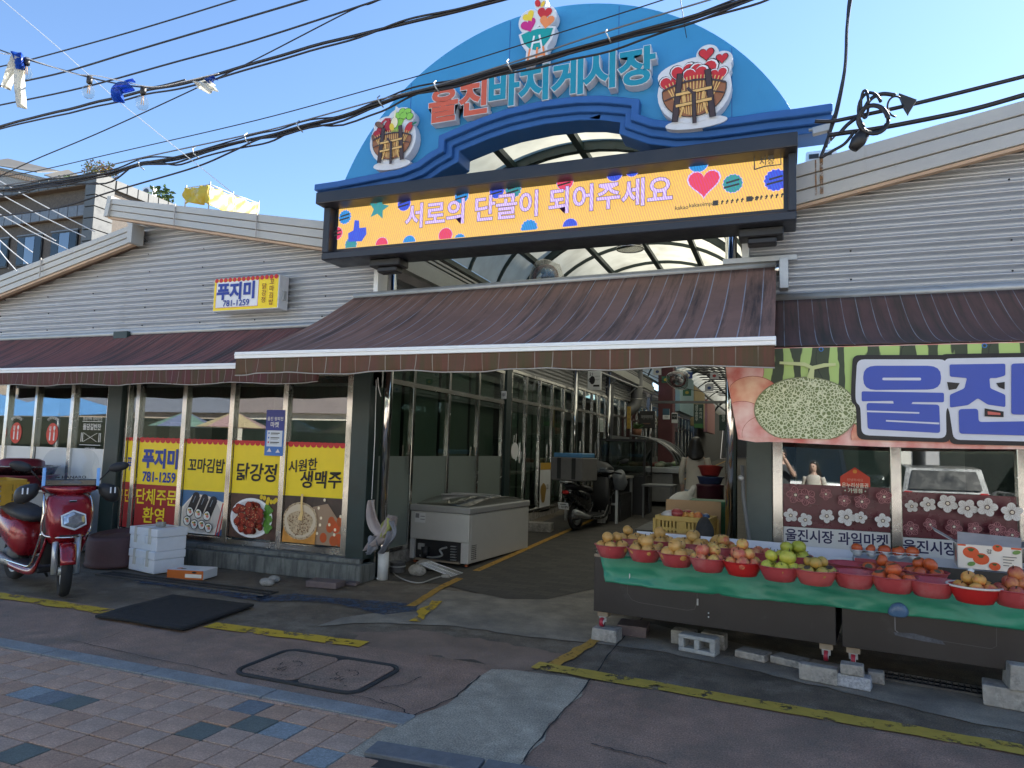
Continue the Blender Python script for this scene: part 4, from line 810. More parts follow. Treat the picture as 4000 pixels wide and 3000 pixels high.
def d_side(A, w, h):
    A.rect(0, .62, w, h, YEL); A.rect(0, 0, w, .62, DRED); scallop(A, w, h); A.text('푸', w/2, h-.38, .2, NAVY, .03, sx=.6); A.text('단', w/2, .42, .2, YEL, .01, sx=.6)
def d_menu1(A, w, h):
    A.rect(0, .60, w, h, YEL); A.rect(0, 0, w, .60, DRED); scallop(A, w, h)
    A.text('푸지미', w*.54, h-.30, .27, NAVY, .05, sx=.9); A.text('781-1259', w*.53, h-.54, .185, NAVY, .03, sx=.86); A.text('단체주문', w*.5, .42, .23, YEL, .018, sx=.9); A.text('환영', w*.48, .17, .23, YEL, .018)
def d_kimbap(A, w, h):
    A.rect(0, 0, w, h, YEL); A.rect(0, 0, w, .56, s2l(70, 110, 150)); scallop(A, w, h); A.text('꼬마김밥', w*.5, h-.36, .2, INK, .022, sx=.86, shear=.08)
    A.poly([(0, .05), (.0, .33), (.2, .52), (w*.6, .50), (w, .42), (w, .1), (w*.8, .0), (.15, .0)], CREAM); A.ell(w*.48, .25, .33, .235, s2l(200, 190, 178), n=30)
    for x, y in ((.16, .30), (.31, .28), (.46, .26)):
        A.line([(x+.09, y+.2), (x, y)], .125, INK); A.ell(x+.08, y+.19, .06, .05, s2l(38, 38, 44)); A.line([(x+.07, y+.19), (x+.03, y+.1)], .012, s2l(120, 130, 140))
    for x, y in ((.15, .28), (.30, .26), (.45, .24), (.12, .16), (.25, .12), (.38, .12), (.5, .09)):
        A.ell(x, y, .066, .066, INK); A.ell(x, y, .056, .056, s2l(228, 224, 214), wob=.05, seed=x*50); A.ell(x+.01, y-.005, .024, .02, s2l(210, 128, 110)); A.ell(x-.02, y+.02, .016, .013, s2l(214, 170, 60)); A.ell(x+.01, y+.025, .02, .012, s2l(90, 110, 50))
    A.line([(w*.86, .0), (w*.99, .42)], .018, s2l(190, 50, 44)); A.line([(w*.93, .0), (w*1.0, .25)], .018, s2l(190, 50, 44))
def d_chicken(A, w, h):
    A.rect(0, 0, w, h, YEL); A.rect(0, 0, w, .56, M_wood_p); scallop(A, w, h); A.text('닭강정', w*.5, h-.42, .245, INK, .022, shear=.08)
    for k in range(9): A.ell(.45+.3*rnd.random(), .44+.1*rnd.random(), .026, .03, s2l(224, 190, 40))
    A.ell(w*.46, .26, .335, .25, s2l(236, 236, 236), n=34); A.ell(w*.46, .26, .30, .22, s2l(214, 212, 210), n=34)
    for k in range(9): A.ell(w*.80+.03*math.sin(k*2), .12+.035*k, .05, .04, M_leaf_p, wob=.12, seed=k)
    for k in range(52):
        a = rnd.random()*6.28; r = math.sqrt(rnd.random())*.2; x, y = w*.46+r*math.cos(a)*1.1, .27+r*math.sin(a)*.95; A.ell(x, y, .05+.02*rnd.random(), .045, s2l(104, 26, 16), wob=.06, seed=k); A.ell(x-.006, y+.006, .044, .038, M_choc, wob=.08, seed=k*2)
    for k in range(60): A.ell(w*.46+(rnd.random()-.5)*.36, .27+(rnd.random()-.5)*.3, .005, .004, s2l(236, 214, 150), n=6)
def d_beer(A, w, h):
    A.rect(0, 0, w, h, YEL); A.rect(0, 0, w, .57, M_bokeh); scallop(A, w, h); A.text('시원한', w*.28, h-.30, .16, INK, .02, rot=.12, shear=.1); A.text('생맥주', w*.60, h-.47, .225, INK, .022, rot=.03, shear=.08)
    A.poly([(w*.35, .0), (w*.5, .45), (w*.75, .5), (w, .25), (w, .0)], s2l(160, 132, 106))
    for k in range(12): A.ell(w*.62+.35*rnd.random(), .04+.26*rnd.random(), .05, .06, s2l(176+int(30*rnd.random()), 84, 38))
    for k in range(11): A.ell(w*.5+.45*rnd.random(), .1+.45*rnd.random(), .018, .02, s2l(246, 226, 190), n=10)
    A.poly([(.0, .0), (.02, .28), (w*.60, .28), (w*.57, .0)], M_beer); A.ell(w*.30, .27, .26, .23, M_foam, n=30); A.ell(w*.30, .27, .235, .205, s2l(214, 194, 164), n=30)
    A.ell(w*.3, .25, .19, .15, M_foam, n=24, wob=.06)
    for k in range(30): A.ell(w*.3+(rnd.random()-.5)*.3, .2+(rnd.random()-.5)*.24, .008+.008*rnd.random(), .007, s2l(120, 84, 52), n=8)
    A.line([(w*.33, .60), (w*.325, .46), (w*.34, .38), (w*.31, .28)], [.035, .03, .04, .06], s2l(232, 196, 130))
YG = 7.2455
plate('menu_panel', 'narrow yellow and red strip of window film beside the dark green pillar', 'menu panel', -8.585, -8.47, .36, 1.60, YG, d_side)
plate('menu_panel', 'yellow and red window panel with blue phone number for group orders', 'menu panel', -8.37, -7.605, .36, 1.60, YG, d_menu1)
plate('menu_panel', 'yellow window panel picturing small seaweed rice rolls on a plate', 'menu panel', -7.515, -6.785, .36, 1.60, YG, d_kimbap)
plate('menu_panel', 'yellow window panel picturing glazed red fried chicken on a white plate', 'menu panel', -6.695, -5.925, .36, 1.60, YG, d_chicken)
plate('menu_panel', 'yellow window panel picturing frothy draught beer being poured', 'menu panel', -5.835, -4.97, .36, 1.60, YG, d_beer)
c = P(598, 935, Y=7.23)
def d_poster(A, w, h):
    A.rect(0, 0, w, h, s2l(70, 120, 196)); A.rect(0, h*.55, w, h, s2l(58, 66, 150)); A.text('울진 왕피천', w*.5, h*.80, .052, WH, .012); A.text('마켓', w*.48, h*.67, .075, WH, .015); A.rect(w*.1, h*.2, w*.92, h*.55, s2l(214, 222, 236))
    for k in range(3): A.ell(w*.2, h*(.49-.1*k), .012, .012, s2l(70, 120, 196) if k < 2 else s2l(200, 60, 110)); A.rect(w*.3, h*(.48-.1*k), w*.78, h*(.50-.1*k), s2l(60, 60, 70)); A.rect(w*.3, h*(.455-.1*k), w*.7, h*(.465-.1*k), s2l(120, 120, 130))
    A.poly([(w*.15, h*.08), (w*.28, h*.17), (w*.4, h*.08)], WH); A.poly([(w*.62, h*.07), (w*.74, h*.15), (w*.86, h*.07)], WH)
plate('poster', 'small blue event poster taped over the chicken and beer windows', 'poster', c.x-.15, c.x+.14, c.z-.29, c.z+.29, 7.2, d_poster)
# left bay: white lower film, fork and spoon discs
xs = [-11.9, -11.15, -10.5, -9.72, -8.97]
for i, lb in enumerate(('white film on the lower half of the outermost shop pane', 'white film on the lower pane below a red cutlery disc next to the outermost pane', 'white film on the lower pane between the two slim steel mullions', 'white film on the lower pane beside the dark green pillar')):
    o = MB().box(xs[i]+.035, xs[i+1]-.035, YG-.003, YG, .2, 1.42).build('window_film', M_white); tag(o, lb, 'window film')
RO = s2l(206, 62, 44)
def disc(vx, vy, lb):
    c = P(vx, vy, Y=YG); t = thing('window_decal', lb, 'decal', c, 'round cutlery decals on the shop glass'); A = Art(FR(c, (1, 0, 0), (0, 0, 1), (0, -1, 0)), base=.003)
    A.ell(0, 0, .125, .16, RO)
    for x, sp in ((-.045, 0), (.045, 1)):
        A.line([(x, -.10), (x, .02)], .028, WH); A.line([(x, .02), (x, .06)], .012, WH)
        if sp: A.ell(x, .085, .022, .032, WH)
        else:
            for q in (-.016, 0, .016): A.line([(x+q, .055), (x+q, .11)], .007, WH)
            A.line([(x-.02, .055), (x+.02, .055)], .01, WH)
    for k, ch in enumerate('단체주문환영'): a = rad(122-12.8*k*1.0); A.text(ch, .185*math.cos(a)*1.0, .05+.185*math.sin(a), .048, WH, .01, rot=a-math.pi/2)
    A.build('film', t)
disc(35, 935, 'round red fork and spoon decal with white lettering on shop glass'); disc(113, 937, 'round red fork and spoon decal with white lettering on shop glass')
c = P(198, 935, Y=YG); t = thing('window_decal', 'white side-dish shop lettering with crossed cutlery on dark glass', 'decal', c); A = Art(FR(c, (1, 0, 0), (0, 0, 1), (0, -1, 0)), base=.003)
A.text('정성가득 엄마손맛', 0, .2, .052, WH, .005); A.rect(-.2, .16, .2, .168, WH); A.text('돌담길반찬', 0, .08, .1, WH, .015, sx=.8); A.line([(-.16, -.13), (.12, .0)], .005, WH); A.line([(.12, -.13), (-.16, .0)], .005, WH)
for x in (-.2, -.17, .16, .19): A.line([(x, -.13), (x, .0)], .012, WH)
A.rect(-.22, -.18, .2, -.172, WH); A.text('반찬 전문', 0, -.24, .055, WH, .008); A.build('film', t)
# right window film
MAR, PINK = s2l(96, 40, 54), s2l(196, 134, 140)
M_mar = pm('maroon_film', s2l(100, 44, 56), .3, 0, .15, 2)
def flower(A, x, y, r, line):
    for k in range(5):
        a = rad(72*k+20+x*90); A.ell(x+r*.55*math.cos(a), y+r*.55*math.sin(a), r*.46, r*.40, PINK if line else WH, a, 14)
        if line: A.ell(x+r*.55*math.cos(a), y+r*.55*math.sin(a), r*.41, r*.35, MAR, a, 14)
        for q in (-.5, -.17, .17, .5): A.line([(x+r*.25*math.cos(a+q*.6), y+r*.25*math.sin(a+q*.6)), (x+r*.85*math.cos(a+q), y+r*.85*math.sin(a+q))], .003, PINK if line else s2l(196, 188, 186))
    A.ell(x, y, r*.26, r*.26, s2l(60, 30, 38), n=12); A.ell(x, y, r*.17, r*.17, CREAM, n=12)
def d_flow(A, w, h, seed):
    rr = random.Random(seed)
    cells = [(i, j) for i in range(6) for j in range(2)]
    for q, (i, j) in enumerate(cells):
        x = w*(i+.5)/6+rr.uniform(-.04, .04); y = h*(j+.5)/2+rr.uniform(-.03, .03); r = rr.choice((.055, .065, .08)); x = min(max(x, r), w-r); y = min(max(y, r), h-r)
        flower(A, x, y, r, q % 2 == (seed % 2))
for i, (x0, x1) in enumerate(((0.0, .905), (1.005, 1.875))):
    zt = 1.335-.03*i
    plate('window_film', ('maroon flower-patterned film on the window nearest the gateway post', 'maroon flower-patterned film on the window behind the persimmon carton')[i], 'window film', x0, x1, zt-.40, zt, YG, lambda A, w, h: d_flow(A, w, h, i+3), M_mar)
    def d_tel(A, w, h):
        A.text('울진시장 과일마켓', w*.5, h-.085, .125, s2l(36, 36, 84), .022, sx=.92); A.text('☎054)787-8828', w*.48, h-.25, .12, s2l(36, 36, 60), .012)
    plate('window_film', ('white film with navy shop lettering under the flowers nearest the gateway post', 'white film with navy shop lettering behind the persimmon carton')[i], 'window film', x0, x1, zt-.76, zt-.405, YG, d_tel)
c = P(1847, 1042, Y=YG); t = thing('window_decal', 'red house-shaped gift-voucher sticker on the fruit shop window', 'decal', c); A = Art(FR(c, (1, 0, 0), (0, 0, 1), (0, -1, 0)), base=.003)
A.poly([(-.125, -.1), (-.1, -.125), (.1, -.125), (.125, -.1), (.125, .05), (0, .14), (-.125, .05)], s2l(206, 66, 44)); A.text('온누리상품권', 0, -.03, .048, CREAM, .016, sx=.85); A.text('• 가맹점 •', 0, -.08, .046, CREAM, .016); A.ell(0, .1, .018, .018, s2l(230, 150, 60)); A.text('안녕하세요', 0, .02, .03, s2l(226, 160, 140), .005); A.build('film', t)
# shop sign box on the corrugated wall
x0, x1, z0, z1 = -7.06, -5.99, 3.29, 3.73
t = thing('shop_sign', 'yellow-framed white light-box shop sign with blue phone number on corrugated wall', 'sign', ((x0+x1)/2, 7.2, z0)); MB().box(x0, x1, 7.08, 7.27, z0, z1).build('case', M_alu, t, bev=.006)
A = Art(FR((x0, 7.08, z0), (1, 0, 0), (0, 0, 1), (0, -1, 0)), base=.002); w, h = x1-x0, z1-z0
A.rect(.01, .01, w-.01, h-.01, YEL); A.rect(.045, .045, w*.70, h-.05, RED); A.rect(.05, .05, w*.695, h-.045, WH)
for k in range(14): A.ell(.045+k*(w-.09)/13, h-.025, .032, .03, RED, n=12)
A.text('푸지미', w*.36, h*.56, .235, NAVY, .045, sx=1.0); A.text('781-1259', w*.37, h*.22, .115, NAVY, .018)
for k, ch in enumerate('꼬마김밥'): A.text(ch, w*.90, h*.78-k*.088, .085, s2l(130, 60, 30), .006)
for k, ch in enumerate('닭강정'): A.text(ch, w*.79, h*.66-k*.088, .085, s2l(130, 60, 30), .006)
A.build('face', t); MB().box(x1+.002, x1+.03, 7.14, 7.2, z0+.12, z0+.24).build('bracket', M_galv, t)
# ------------------------------------------------------------------ fruit banner
def tex_print(name, kind_):
    mt = bpy.data.materials.new(name); mt.use_nodes = True; nt = mt.node_tree; L = nt.links.new; b = nt.nodes['Principled BSDF']; b.inputs['Roughness'].default_value = .55
    tc = N(nt, 'ShaderNodeTexCoord'); rp = N(nt, 'ShaderNodeValToRGB'); e = rp.color_ramp.elements
    if kind_ == 'net':
        nz = N(nt, 'ShaderNodeTexNoise', Scale=9.0); L(tc.outputs['Object'], nz.inputs['Vector']); mx = N(nt, 'ShaderNodeMix', _data_type='RGBA'); mx.inputs[0].default_value = .06; L(tc.outputs['Object'], mx.inputs[6]); L(nz.outputs['Color'], mx.inputs[7])
        v = N(nt, 'ShaderNodeTexVoronoi', Scale=46, _feature='DISTANCE_TO_EDGE'); L(mx.outputs[2], v.inputs['Vector']); L(v.outputs['Distance'], rp.inputs[0])
        e[0].position = .05; e[0].color = (*s2l(214, 214, 176), 1); e[1].position = .16; e[1].color = (*s2l(112, 122, 70), 1)
    elif kind_ == 'peach':
        v = N(nt, 'ShaderNodeTexNoise', Scale=5.0, Detail=7.0); L(tc.outputs['Object'], v.inputs['Vector']); L(v.outputs[0], rp.inputs[0])
        e[0].position = .32; e[0].color = (*s2l(204, 96, 84), 1); e[1].position = .68; e[1].color = (*s2l(240, 204, 190), 1)
    elif kind_ == 'peach2':
        v = N(nt, 'ShaderNodeTexNoise', Scale=6.0, Detail=7.0); L(tc.outputs['Object'], v.inputs['Vector']); L(v.outputs[0], rp.inputs[0])
        e[0].position = .30; e[0].color = (*s2l(208, 106, 84), 1); e[1].position = .70; e[1].color = (*s2l(238, 196, 160), 1)
    else:
        mp = N(nt, 'ShaderNodeMapping'); mp.inputs['Scale'].default_value = (1, 1, .3); L(tc.outputs['Object'], mp.inputs[0])
        v = N(nt, 'ShaderNodeTexWave', Scale=1.7, Distortion=7.0); v.inputs['Detail'].default_value = 4; v.inputs['Detail Scale'].default_value = 2.2; L(mp.outputs[0], v.inputs['Vector']); L(v.outputs['Fac'], rp.inputs[0])
        e[0].position = .40; e[0].color = (*s2l(56, 66, 42), 1); e[1].position = .50; e[1].color = (*s2l(172, 196, 112), 1)
    L(rp.outputs[0], b.inputs['Base Color']); return mt
T_net, T_pe, T_pe2, T_wm = tex_print('printed_melon_net', 'net'), tex_print('printed_peach', 'peach'), tex_print('printed_peach_gold', 'peach2'), tex_print('printed_watermelon', 'wm')
YB = 5.83; BT = thing('fruit_banner', 'large fruit-shop banner printed with melon, peaches, watermelon and huge blue letters', 'banner', (1.2, YB, 1.7))
XR = 3.0
outl = [(-.43, 2.33), (-.415, 2.2), (-.33, 1.72), (-.2, 1.70)]+[(x*.1, 1.705-.02*math.sin(max(0, x)*.16)) for x in range(-1, 31)]+[(XR, 2.45), (-.08, 2.445)]
frb = FR((0, YB, 0), (1, 0, 0), (0, 0, 1), (0, -1, 0)); MB().prism(outl, frb, -.004, 0).build('cloth', T_pe, BT)
def clipb(pts):
    out = []
    for x, z in pts:
        z = min(max(z, 1.735), 2.44); xl = -.405+(2.2-z)*.16 if z > 1.75 else -.32; out.append((min(max(x, xl), XR), z))
    return out
A = Art(frb, base=.001, step=.0006)
def BE(x, z, rx, rz, c, rot=0, n=40):
    A.poly(clipb([(x+rx*math.cos(t)*math.cos(rot)-rz*math.sin(t)*math.sin(rot), z+rx*math.cos(t)*math.sin(rot)+rz*math.sin(t)*math.cos(rot)) for t in [2*math.pi*k/n for k in range(n)]]), c)
for x, r in ((.12, .30), (.62, .34), (1.2, .34), (1.75, .34), (2.4, .36)): BE(x, 2.36, r*1.12, r, s2l(40, 46, 34)); BE(x, 2.36, r*1.1, r*.98, T_wm)
for x, z, r, c in ((-.33, 2.26, .16, T_pe), (-.22, 2.05, .17, T_pe2), (-.3, 1.86, .16, T_pe), (-.12, 1.76, .15, T_pe), (.72, 1.76, .2, T_pe2), (1.0, 1.72, .2, T_pe), (1.4, 1.73, .24, T_pe2), (1.9, 1.73, .25, T_pe)):
    BE(x, z, r*1.22, r*1.03, s2l(176, 92, 80)); BE(x, z, r*1.2, r, c)
BE(.62, 1.97, .16, .17, T_net); mc = P(1738, 886, Y=YB); BE(mc.x, mc.z, .368, .258, s2l(120, 124, 84)); BE(mc.x, mc.z, .36, .25, T_net)
A.line([(.20, 2.2), (.215, 2.28), (.16, 2.31), (-.02, 2.325)], [.05, .035, .03, .02], s2l(196, 202, 140)); A.line([(.215, 2.28), (.3, 2.3), (.38, 2.305)], [.03, .03, .02], s2l(196, 202, 140))
BLU, GRY = s2l(62, 82, 170), s2l(206, 207, 214)
def BV(x, y): p = P(1659+x*.25, 802+y*.25, Y=YB); return (p.x, p.z)
def bshape(pts, c, r=.0):
    q = [BV(*p) for p in pts]
    if r: # round the corners
        out = []
        for k, p in enumerate(q):
            a, b = Vector(q[k-1]), Vector(q[(k+1) % len(q)]); p = Vector(p); ra, rb = min(r, (a-p).length*.45), min(r, (b-p).length*.45); s_, e_ = p+(a-p).normalized()*ra, p+(b-p).normalized()*rb
            out += [tuple(s_*(1-t)**2+p*2*t*(1-t)+e_*t*t) for t in (0, .25, .5, .75, 1)]
        q = out
    A.poly(q, c)
for c_, g in ((BK, 90), (GRY, 52)):
    bshape([(820-g, -48-g), (1490+g, -48-g), (1515+g, 175), (1515+g, 300), (1480+g, 330), (1485+g, 535+g*.9), (858-g, 500+g), (848-g, 300), (806-g, 270), (806-g, 130)], c_, .05)
    bshape([(1562-g*.9, -55-g), (2360+g, -70-g), (2360+g, 560+g), (1640-g*.8, 540+g), (1600-g*.8, 330), (1562-g*.6, 300), (1562-g*.6, 100)], c_, .04)
bshape([(820, -45), (1490, -45), (1490, 160), (820, 165)], BLU, .085); bshape([(985, 58), (1318, 58), (1318, 82), (985, 80)], GRY, .01)
bshape([(806, 175), (1515, 188), (1515, 270), (1240, 268), (1240, 285), (1080, 285), (1080, 258), (806, 262)], BLU, .012); bshape([(848, 275), (1474, 290), (1480, 450), (1482, 535), (858, 500)], BLU, .02)
bshape([(846, 340), (1302, 355), (1302, 368), (846, 354)], GRY); bshape([(1015, 422), (1474, 445), (1474, 460), (1015, 435)], GRY)
bshape([(1562, -55), (2042, -62), (2042, 40), (1965, 62), (1905, 62), (1912, 150), (2042, 205), (2042, 312), (1890, 290), (1805, 235), (1720, 295), (1565, 316), (1565, 205), (1690, 150), (1712, 62), (1565, 50)], BLU, .012); bshape([(1540, 95), (1650, 105), (1620, 155), (1555, 165)], BK); bshape([(1962, 105), (2036, 95), (2036, 160), (1985, 140)], BK)
bshape([(2092, -62), (2330, -68), (2330, 380), (2092, 375)], BLU, .02); bshape([(1640, 330), (1806, 325), (1812, 440), (2330, 432), (2330, 560), (1645, 540)], BLU, .02); bshape([(1862, 322), (2026, 350), (2026, 398), (1862, 392)], BK); bshape([(1888, 348), (1998, 362), (1998, 380), (1890, 376)], s2l(196, 96, 84))
A.build('print', BT)
for x in (.28, 1.35, 2.4): MB().tube([(x+.014*math.cos(a), YB-.004, 2.425+.014*math.sin(a)) for a in [k*.628 for k in range(10)]], .004, 5, closed=True).build('eyelet', pm('blue_eyelet', (.05, .2, .5), .4), BT)
# ------------------------------------------------------------------ small signs down the lane
def lane_plate(label, vx0, vy0, vx1, vy1, X, base, draw, cat='sign', th=.05, name='lane_sign'):
    a = P(vx0, vy1, X=X); b = P(vx1, vy0, X=X); y0, y1 = a.y, b.y; z1 = P(vx0, vy0, X=X).z; z0 = a.z
    t = thing(name, label, cat, (X, (y0+y1)/2, z0)); MB().box(X-th, X, y0, y1, z0, z1).build('board', base, t, bev=.004)
    A = Art(FR((X, y0, z0), (0, 1, 0), (0, 0, 1), (1, 0, 0)), base=.004, step=.002); draw(A, y1-y0, z1-z0); A.build('print', t); return t
def hang_plate(label, vx0, vy0, vx1, vy1, Y, base, draw, cat='sign', name='lane_sign', th=.06):
    a = P(vx0, vy1, Y=Y); b = P(vx1, vy0, Y=Y); t = thing(name, label, cat, ((a.x+b.x)/2, Y, a.z)); MB().box(a.x, b.x, Y-th, Y, a.z, b.z).build('board', base, t, bev=.01)
    A = Art(FR((a.x, Y-th, a.z), (1, 0, 0), (0, 0, 1), (0, -1, 0)), base=.003, step=.002); draw(A, b.x-a.x, b.z-a.z); A.build('print', t); return t
def d_101(A, w, h): A.text('101', w*.5, h*.5, h*.55, INK, .02, sx=.7)
hang_plate('small white number plaque 101 on the lane shop header', 1083, 845, 1095, 862, 10.9, M_white, d_101, th=.02)
def d_cup(A, w, h):
    A.ell(w*.36, h*.52, w*.2, h*.22, INK); A.line([(w*.16, h*.62), (w*.1, h*.5), (w*.2, h*.42)], w*.05, INK); A.text('21', w*.3, h*.83, h*.22, INK, .01)
    scrib(A, w*.74, h*.70, w*.4, h*.1, INK); scrib(A, w*.74, h*.52, w*.4, h*.1, INK); A.rect(w*.5, h*.16, w*.95, h*.26, INK)
hang_plate('white square hanging sign with a black cup emblem on the corrugated wall', 1270, 802, 1300, 843, 15.6, M_white, d_cup)
def d_yv(A, w, h):
    for k in range(4): scrib(A, w*.5, h*(.84-.22*k), w*.6, h*.15, INK, 1)
hang_plate('tall yellow vertical banner with black characters on the dark column', 1354, 878, 1363, 926, 18.2, pm('mustard_banner', (.42, .27, .05), .7), d_yv, th=.01)
def d_dark(A, w, h): scrib(A, w*.5, h*.62, w*.8, h*.3, s2l(190, 190, 190), 6); scrib(A, w*.5, h*.25, w*.5, h*.1, s2l(190, 130, 90))
hang_plate('black hanging shop sign with pale brush lettering above the deli counter', 1382, 888, 1415, 925, 19.5, pm('black_sign', (.02, .018, .018), .6), d_dark)
def d_green(A, w, h):
    for k, ch in enumerate('금강송한우'): A.text(ch, w*.3, h*(.90-.135*k), w*.36, s2l(190, 196, 190), .01)
    for k, ch in enumerate('프라자'): A.text(ch, w*.72, h*(.76-.15*k), w*.36, s2l(190, 196, 190), .01)
    A.rect(w*.05, h*.04, w*.95, h*.2, s2l(60, 110, 60))
M_sg = pm('dark_green_sign', (.02, .05, .04), .6)
hang_plate('dark green double-column hanging sign above the woman in the lane', 1499, 873, 1520, 926, 22, M_sg, d_green)
hang_plate('dark green hanging sign half hidden by the gateway post', 1554, 896, 1572, 930, 21, M_sg, lambda A, w, h: [A.text(ch, w*.5, h*(.85-.2*k), w*.45, s2l(190, 196, 190), .01) for k, ch in enumerate('명상')])
hang_plate('white and blue light-box sign on the corrugated wall past the duct', 1432, 883, 1447, 906, 24, M_white, lambda A, w, h: [A.rect(0, h*.4, w, h, s2l(60, 90, 110)), scrib(A, w*.5, h*.2, w*.5, h*.2, INK, 2)])
hang_plate('white light-box sign with black lettering past the duct', 1451, 892, 1464, 914, 25.4, M_white, lambda A, w, h: [A.rect(w*.05, h*.35, w*.95, h*.9, s2l(50, 56, 56)), scrib(A, w*.5, h*.62, w*.7, h*.28, WH, 3)])
# decals on the second lane shop
c = thing('window_decal', 'white steaming cup decal on the lane shop door', 'decal', (XL, 12.6, 1.5)); A = Art(FR((XL, 12.6, 1.55), (0, 1, 0), (0, 0, 1), (1, 0, 0)), base=.01); A.ell(0, 0, .2, .16, WH); A.line([(-.08, .15), (-.05, .3)], .03, WH); A.line([(.05, .15), (.06, .33)], .03, WH); A.build('film', c)
def d_not(A, w, h):
    for k in range(8): A.rect(w*.1, h*(.1+.1*k), w*.9, h*(.13+.1*k), s2l(90, 130, 110))
lane_plate('pale green notice sheet in the lane shop door', 1292, 902, 1304, 932, XL+.03, M_white, d_not, 'notice', .004, 'notice')
def d_food(A, w, h): A.rect(0, h*.86, w, h, s2l(190, 150, 60)); A.ell(w*.3, h*.4, w*.25, h*.2, s2l(150, 120, 60), wob=.1); A.text('21', w*.7, h*.5, w*.2, INK, .01)
lane_plate('white food poster on the lower lane shop door behind the black scooter', 1165, 1000, 1190, 1108, XL+.03, M_white, d_food, 'poster', .004, 'poster')
# bunting in the lane
BUN = thing('flag_bunting', 'string of small national flags across the lane', 'bunting', (-2.3, 15, 3.4)); pa, pb = P(1385, 800, Y=14), P(1570, 850, Y=14)
MB().tube([pa.lerp(pb, k/10)+Vector((0, 0, -.12*math.sin(math.pi*k/10))) for k in range(11)], .006, 5).build('string', M_black, BUN)
for vx, vy, c1, c2 in ((1420, 803, s2l(210, 210, 205), s2l(60, 80, 130)), (1438, 820, s2l(50, 120, 90), s2l(214, 190, 60)), (1487, 811, s2l(40, 66, 140), WH), (1532, 838, WH, s2l(50, 90, 160)), (1543, 812, WH, s2l(190, 60, 60)), (1484, 848, s2l(50, 110, 80), s2l(196, 180, 70))):
    c = P(vx, vy, Y=14); A = Art(FR(c, (1, 0, 0), (0, 0, 1), (0, -1, 0)), base=0, step=.002); A.rect(-.08, -.065, .08, .065, tuple(q*.6 for q in c1)); A.ell(0, 0, .035, .03, tuple(q*.6 for q in c2)); o = A.build('flag', BUN)
wrapped_fan(1465, 820, 12.5, 'fan wrapped in clear plastic hanging over the middle of the lane', .7)
# ================================================================== street things
def lthing(name, label, cat, loc, rz=0, group=None):
    t = thing(name, label, cat, loc, group); ORG[t] = Vector((0, 0, 0)); t.rotation_euler = (0, 0, rz); return t
def ring(cx, cy, cz, rx, ry, n=16, ax='z', p=2.0):
    out = []
    for k in range(n):
        a = 2*math.pi*k/n; c, s = math.cos(a), math.sin(a); c = math.copysign(abs(c)**(2/p), c)*rx; s = math.copysign(abs(s)**(2/p), s)*ry
        out.append((cx+c, cy+s, cz) if ax == 'z' else (cx, cy+c, cz+s))
    return out
M_redp = pm('metallic_red_paint', (.26, .008, .016), .28, .25, .08, 3, coat=.8); M_blk = pm('glossy_black_paint', (.012, .012, .013), .25, 0, .1, 4, coat=.6)
M_clear = glass('clear_acrylic', (.86, .88, .89), 1.6); M_lens = pm('headlight_lens', (.6, .62, .64), .08, .7, .4, 30); M_amber = pm('amber_lens', (.6, .2, .02), .2)
M_seat = pm('black_vinyl', (.022, .022, .024), .55, 0, .15, 8)
def tube_path(pts, n=6):
    """smooth a polyline"""
    out = []
    for i in range(len(pts)-1):
        p0, p1, p2, p3 = [Vector(pts[max(0, min(len(pts)-1, j))]) for j in (i-1, i, i+1, i+2)]
        for k in range(n):
            t = k/n; out.append(.5*((2*p1)+(p2-p0)*t+(2*p0-5*p1+4*p2-p3)*t*t+(3*p1-p0-3*p2+p3)*t**3))
    out.append(Vector(pts[-1])); return out
